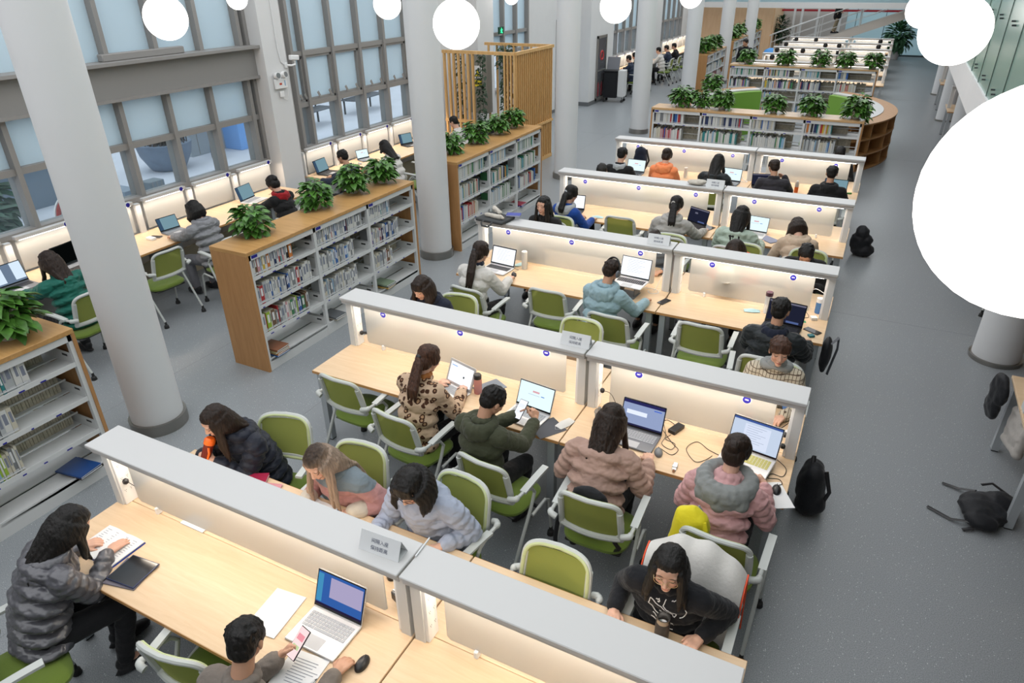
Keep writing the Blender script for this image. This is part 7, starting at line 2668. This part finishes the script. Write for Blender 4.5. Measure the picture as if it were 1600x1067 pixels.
# exit sign, wall camera, emergency light
t = empty('exit_sign', (-8.80, 16.55, 2.60), H90, 'small glowing green exit sign on the pier above the booth', 'sign')
m = MB()
m.b2(-0.13, 0.13, -0.03, 0.0, -0.08, 0.08)
build('sign_box', m, mat('dark_green_plastic', (0.0, 0.06, 0.03), 0.4), t, smooth=False)
m = MB()
m.ell((0.0, -0.034, 0.045), (0.018, 0.004, 0.018), 0, 2)
m.tube([(0.0, -0.034, 0.02), (0.0, -0.034, -0.02), (0.04, -0.034, -0.06)], 0.012, 6)
m.tube([(0.0, -0.034, -0.02), (-0.04, -0.034, -0.05)], 0.012, 6)
m.tube([(-0.05, -0.034, 0.0), (0.0, -0.034, 0.02), (0.05, -0.034, 0.01)], 0.010, 6)
build('running_figure', m, glow('exit_green', (0.05, 0.9, 0.35), 1.5), t, label='glowing green running figure')
t = empty('security_camera', (-8.60, 8.88, 2.60), 0, 'white bullet security camera on the wall pier', 'camera')
m = MB()
m.box((0.0, 0.16, 0.10), (0.07, 0.18, 0.075), 0, 0.01, Matrix.Rotation(-0.1, 3, 'X'))
build('housing', m, M_SOCKET, t, smooth=False)
m = MB()
m.cyl((0.0, 0.245, 0.085), (0.0, 0.285, 0.08), 0.026)
build('lens', m, M_BLACK, t)
m = MB()
m.tube([(-0.02, 0.0, 0.0), (-0.0, 0.08, -0.01), (0.0, 0.17, 0.0), (0.0, 0.16, 0.06)], 0.016, 8)
m.box((-0.03, -0.01, 0.0), (0.03, 0.05, 0.08), 0, 0.006)
build('bracket', m, M_SOCKET, t)
m = MB()
m.tube([(-0.04, -0.02, 0.0), (-0.04, -0.10, 0.06), (-0.04, -0.13, 0.25), (-0.04, -0.13, 1.2)], 0.008, 6)
build('conduit', m, M_PAPER, t)
t = empty('emergency_light', (-8.64, 8.68, 2.36), H90, 'white twin-head emergency light on the wall pier', 'emergency light')
m = MB()
m.b2(-0.13, 0.13, -0.045, 0.0, -0.09, 0.06, 0, 0.01)
m.b2(-0.05, 0.0, -0.048, -0.045, -0.03, 0.0, 1)
m.b2(0.06, 0.08, -0.048, -0.045, -0.05, 0.03, 2)
build('light_box', m, [M_SOCKET, mat('red_mark', (0.5, 0.05, 0.02), 0.5), mat('blue_mark', (0.25, 0.4, 0.55), 0.5)], t, smooth=False)
for s in (-1, 1):
    m = MB()
    m.cyl((s*0.07, -0.02, 0.11), (s*0.08, -0.08, 0.12), 0.05, 0.052, 18)
    m.cyl((s*0.08, -0.081, 0.12), (s*0.0802, -0.084, 0.1205), 0.042, 0.042, 18, 1)
    m.cyl((s*0.06, -0.02, 0.05), (s*0.065, -0.02, 0.1), 0.01)
    build('lamp_head', m, [M_SOCKET, mat('grey_reflector', (0.25, 0.25, 0.26), 0.3, 0.6)], t)
m = MB()
m.b2(-0.04, 0.04, -0.03, 0.0, -0.22, -0.13, 0, 0.006)
m.tube([(0.10, -0.01, -0.07), (0.15, -0.01, -0.15), (0.12, -0.01, -0.28), (0.05, -0.01, -0.26), (0.02, -0.01, -0.21)], 0.004, 5)
build('wall_socket', m, M_SOCKET, t)

# fire cabinet and trolley
t = empty('fire_cabinet', (-8.43, 22.85, 0), H90, 'tall recessed fire cabinet with red extinguishers behind glass', 'cabinet')
m = MB()
for (a0, a1, b0, b1) in ((-0.42, -0.36, 0.08, 2.05), (0.36, 0.42, 0.08, 2.05), (-0.42, 0.42, 0.08, 0.16), (-0.42, 0.42, 1.97, 2.05), (-0.40, 0.40, 0.98, 1.02)):
    m.b2(a0, a1, -0.03, 0.01, b0, b1)
build('frame', m, mat('steel_cabinet_frame', (0.30, 0.28, 0.26), 0.4, 0.6), t, smooth=False)
m = MB()
m.b2(-0.36, 0.36, 0.0, 0.01, 0.16, 1.97)
build('back_panel', m, mat('dark_red_interior', (0.10, 0.045, 0.04), 0.7), t, smooth=False)
for k, (x, z) in enumerate(((-0.18, 0.2), (0.12, 0.2))):
    m = MB()
    m.lathe([(0, 0), (0.07, 0), (0.075, 0.02), (0.075, 0.36), (0.04, 0.42), (0.02, 0.45), (0, 0.45)], (x, -0.0, z), 16)
    build('extinguisher', m, mat('extinguisher_red', (0.55, 0.01, 0.015), 0.35), t).scale = (1, 0.3, 1)
m = MB()
m.tube([(0.0+0.13*math.cos(a*PI/10), -0.012, 1.45+0.13*math.sin(a*PI/10)) for a in range(20)], 0.03, 8, 0, True)
build('hose_reel', m, mat('extinguisher_red', (0, 0, 0)), t)
m = MB()
m.b2(-0.36, 0.36, -0.028, -0.024, 0.16, 1.97)
build('glass_door', m, M_GLASS, t, smooth=False)
t = empty('trolley', (-8.05, 23.05, 0), 0.1, 'black wheeled trolley with an open black laptop on top', 'trolley')
m = MB()
m.b2(-0.28, 0.18, -0.2, 0.2, 0.14, 0.95, 0, 0.02)
m.b2(-0.30, 0.20, -0.22, 0.22, 0.95, 0.99, 0, 0.01)
build('cabinet_body', m, M_BAGBLK, t, smooth=False)
m = MB()
m.b2(0.2, 0.42, -0.2, 0.18, 0.18, 1.0, 0, 0.01)
build('side_panel', m, M_WHITE, t, smooth=False)
for x in (-0.24, 0.36):
    for y in (-0.17, 0.17):
        m = MB()
        m.cyl((x, y-0.015, 0.045), (x, y+0.015, 0.045), 0.045, n=14)
        m.cyl((x, y, 0.06), (x, y, 0.15), 0.012)
        build('wheel', m, M_RUBBER, t)
m = MB()
m.box((0, 0, 0), (0.42, 0.02, 0.40), 0, 0.008, Matrix.Rotation(-0.3, 3, 'X'))
o = build('open_lid', m, M_GREYMET, t, smooth=False)
o.location = (-0.02, 0.05, 1.19)

# hanging plants, potted tree at the far end
def bushy(x, y, z, rx, rz_, n, name, label, L=0.14, mt=M_LEAFD, trunk=None, pot=False, cat='plant'):
    t = empty(name, (x, y, 0), 0, label, cat)
    m = MB()
    for i in range(n):
        d = V((random.gauss(0, 1), random.gauss(0, 1), random.gauss(0, 1))).normalized()
        r = random.random()**0.5
        p = V((d.x*rx*r, d.y*rx*r, z+d.z*rz_*r))
        leaf(m.b, p, d+V((0, 0, -0.3)), V((0, 0, 1)), L*random.uniform(0.6, 1.3), L*0.5, 0)
    me = bpy.data.meshes.new('foliage')
    m.b.to_mesh(me)
    m.b.free()
    me.materials.append(mt)
    link('foliage', me, t)
    m = MB()
    m.tube(trunk or [(0, 0, 0.1), (0.02, 0, z)], 0.02, 6)
    build('stem', m, M_STEM, t)
    if pot:
        m = MB()
        m.lathe([(0, 0), (0.18, 0), (0.22, 0.35), (0.2, 0.35), (0, 0.32)], n=20)
        build('flower_pot', m, M_POT, t)
    return t


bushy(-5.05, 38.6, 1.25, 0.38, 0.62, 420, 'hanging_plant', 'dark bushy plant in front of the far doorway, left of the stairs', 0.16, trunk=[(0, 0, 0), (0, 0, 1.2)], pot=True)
bushy(0.12, 39.6, 0.95, 0.55, 0.70, 520, 'potted_tree', 'dark green potted palm at the end of the right aisle', 0.26, mat('palm_leaf', (0.06, 0.17, 0.08), 0.5, var=0.4), pot=True)
t = empty('stool', (-4.6, 33.2, 0), 0, 'bright blue rounded stool cover left of the last desk rows', 'stool')
m = MB()
m.lathe([(0, 0.9), (0.1, 0.89), (0.25, 0.82), (0.3, 0.74), (0.28, 0.72), (0, 0.72)], n=20)
build('cover', m, mat('bright_blue_fabric', (0.05, 0.25, 0.60), 0.6), t)
m = MB()
m.cyl((0, 0, 0), (0, 0, 0.73), 0.05)
build('leg', m, M_GREYMET, t)

# ------------------------------------------------------------- outside the windows
t = empty('stone_planter', (-14.3, 10.5, -0.02), 0, 'big dark blue-grey stone planter bowl outside the nearest window', 'planter')
m = MB()
m.lathe([(0, 0), (0.33, 0), (0.38, 0.03), (0.55, 0.34), (0.60, 0.60), (0.56, 0.60), (0.0, 0.52)], n=28)
build('bowl', m, mat('blue_grey_stone', (0.16, 0.21, 0.29), 0.5, var=0.2, scale=5), t)
m = MB()
for i in range(140):
    a = random.uniform(0, 2*PI)
    r = random.uniform(0, 0.5)
    p = V((math.cos(a)*r, math.sin(a)*r, 0.52))
    m.tube([p, p+V((random.uniform(-.1, .1), random.uniform(-.1, .1), random.uniform(0.2, 0.45)))], [0.02, 0.004], 4)
build('dry_stems', m, mat('dry_stem', (0.10, 0.08, 0.07), 0.8), t)['kind'] = 'stuff'
for (x, y, sx, sy, h, c, lb) in [(-15.1, 12.1, 0.8, 1.2, 1.0, (0.42, 0.47, 0.50), 'grey metal utility box outside the nearest window'),
                                 (-14.6, 13.2, 0.9, 1.3, 1.15, (0.22, 0.48, 0.95), 'bright blue crate outside beside the grey utility box'),
                                 (-12.9, 9.0, 0.3, 0.35, 0.25, (0.18, 0.22, 0.25), 'small grey bollard block outside at the window foot')]:
    m = MB()
    m.box((0, 0, h/2), (sx, sy, h), 0, 0.01)
    for k in range(3):
        m.box((sx/2+0.002, -sy*0.3+k*sy*0.3, h/2), (0.004, 0.02, h*0.94), 1)
    o = build('outdoor_box', m, [mat('box_%d' % int(c[2]*100), c, 0.6), M_FRAME], smooth=False)
    o.location = (x, y, -0.02)
    tag(o, lb, 'box')
for k, (x, y) in enumerate(((-14.6, 15.6), (-14.8, 18.4))):
    t = empty('park_bench', (x, y, -0.02), H90+0.1, ['dark slatted bench outside the second window, nearer one', 'dark slatted bench outside the second window, farther one'][k], 'bench', 'dark benches outside')
    m = MB()
    for i in range(5):
        m.b2(-0.9, 0.9, -0.25+i*0.11, -0.17+i*0.11, 0.42, 0.46)
    build('seat_slats', m, M_GREYMET, t, smooth=False)
    m = MB()
    for i in range(3):
        m.b2(-0.9, 0.9, 0.30, 0.33, 0.55+i*0.12, 0.63+i*0.12)
    build('backrest', m, M_GREYMET, t, smooth=False)
    for s in (-0.75, 0.75):
        m = MB()
        m.tube([(s, -0.25, 0), (s, -0.22, 0.42), (s, 0.28, 0.42), (s, 0.34, 0.9)], 0.03, 6)
        m.tube([(s, 0.25, 0), (s, 0.25, 0.42)], 0.03, 6)
        build('leg', m, M_BLACK, t)
# raised timber deck and blue-grey planter walls at the left
m = MB()
for i in range(26):
    m.b2(-19, -14.2, 3.2+i*0.20, 3.36+i*0.20, 0.62, 0.70)
tag(build('timber_deck', m, mat('grey_decking', (0.30, 0.27, 0.30), 0.8), smooth=False), 'raised grey timber deck outside the left window', 'deck')
m = MB()
m.b2(-14.2, -13.95, 3.0, 8.6, -0.02, 0.72)
m.b2(-13.95, -12.2, 7.9, 8.2, -0.02, 0.35)
m.b2(-14.0, -13.2, 5.2, 5.5, -0.02, 0.62)
tag(build('deck_wall', m, mat('blue_grey_render', (0.24, 0.30, 0.37), 0.8), smooth=False), 'blue-grey low wall in front of the timber deck', 'wall')
for k, (x, y, z, n) in enumerate(((-12.7, 5.6, 0.75, 240), (-11.6, 4.9, 0.55, 320))):
    bushy(x, y, z, 0.55, 0.55, n, 'outdoor_palm', ['drooping green palm outside the left window, farther clump', 'dark green palm outside the left window, nearer clump'][k], 0.42,
          mat('outdoor_leaf', (0.03, 0.10, 0.06), 0.5, var=0.4), cat='plant')
t = empty('round_sign', (-9.45, 5.38, 0), 0, 'round white sign with red ring leaning outside the left window', 'sign')
m = MB()
m.cyl((-0.03, 0, 1.05), (0.0, 0, 1.05), 0.30, n=32)
build('disc', m, M_BADGEW, t)
m = MB()
m.tube([(0.008, 0.26*math.cos(a*PI/16), 1.05+0.26*math.sin(a*PI/16)) for a in range(32)], 0.03, 6, 0, True, 1.0)
m.tube([(0.010, -0.17, 1.22), (0.010, 0.17, 0.88)], 0.022, 6)
build('red_ring', m, mat('sign_red', (0.50, 0.04, 0.03), 0.5), t)
m = MB()
m.cyl((-0.02, 0, 0), (-0.02, 0, 0.8), 0.03)
build('pole', m, M_GREYMET, t)
person('person in pink coat walking outside the nearest window', (-14.1, 11.75, -0.02), 0.4, 0, 0, 0, hl=(-0.24, 0.03, 0.86), hr=(0.24, 0.03, 0.86),
       hair=('short', 'black', 0.0), lod=2, stand=True, top=('coat', cloth('pink_fleece_coat', (0.62, 0.36, 0.42))), broad=1.2)

# chairs and small things under the gallery, right edge
chair(2.12, 4.95, 0.1, 'green chair at the near side of the right-hand desk, mostly cut off')
chair(1.95, 9.85, 0.0, 'green chair under the gallery behind the right column')
slab('tissue_box', 1.66, 6.25, TZ, 0.2, 0.12, 0.22, 0.07, M_SOCKET, 'white box on the right-hand desk at the frame edge', 'box')
bag('backpack', [('e', (0, 0, 0.22), (0.05, 0.12, 0.20), None)], M_BAGBLK, (0.03, 6.52, 0.36), 0.0, 'slim dark backpack hooked on the third row right end', 'backpack',
    straps=[[(0.03, -0.08, 0.38), (0.08, -0.06, 0.45), (0.09, 0.0, 0.30), (0.05, -0.02, 0.02)]], extra=mat('grey_strap', (0.09, 0.095, 0.11), 0.7))
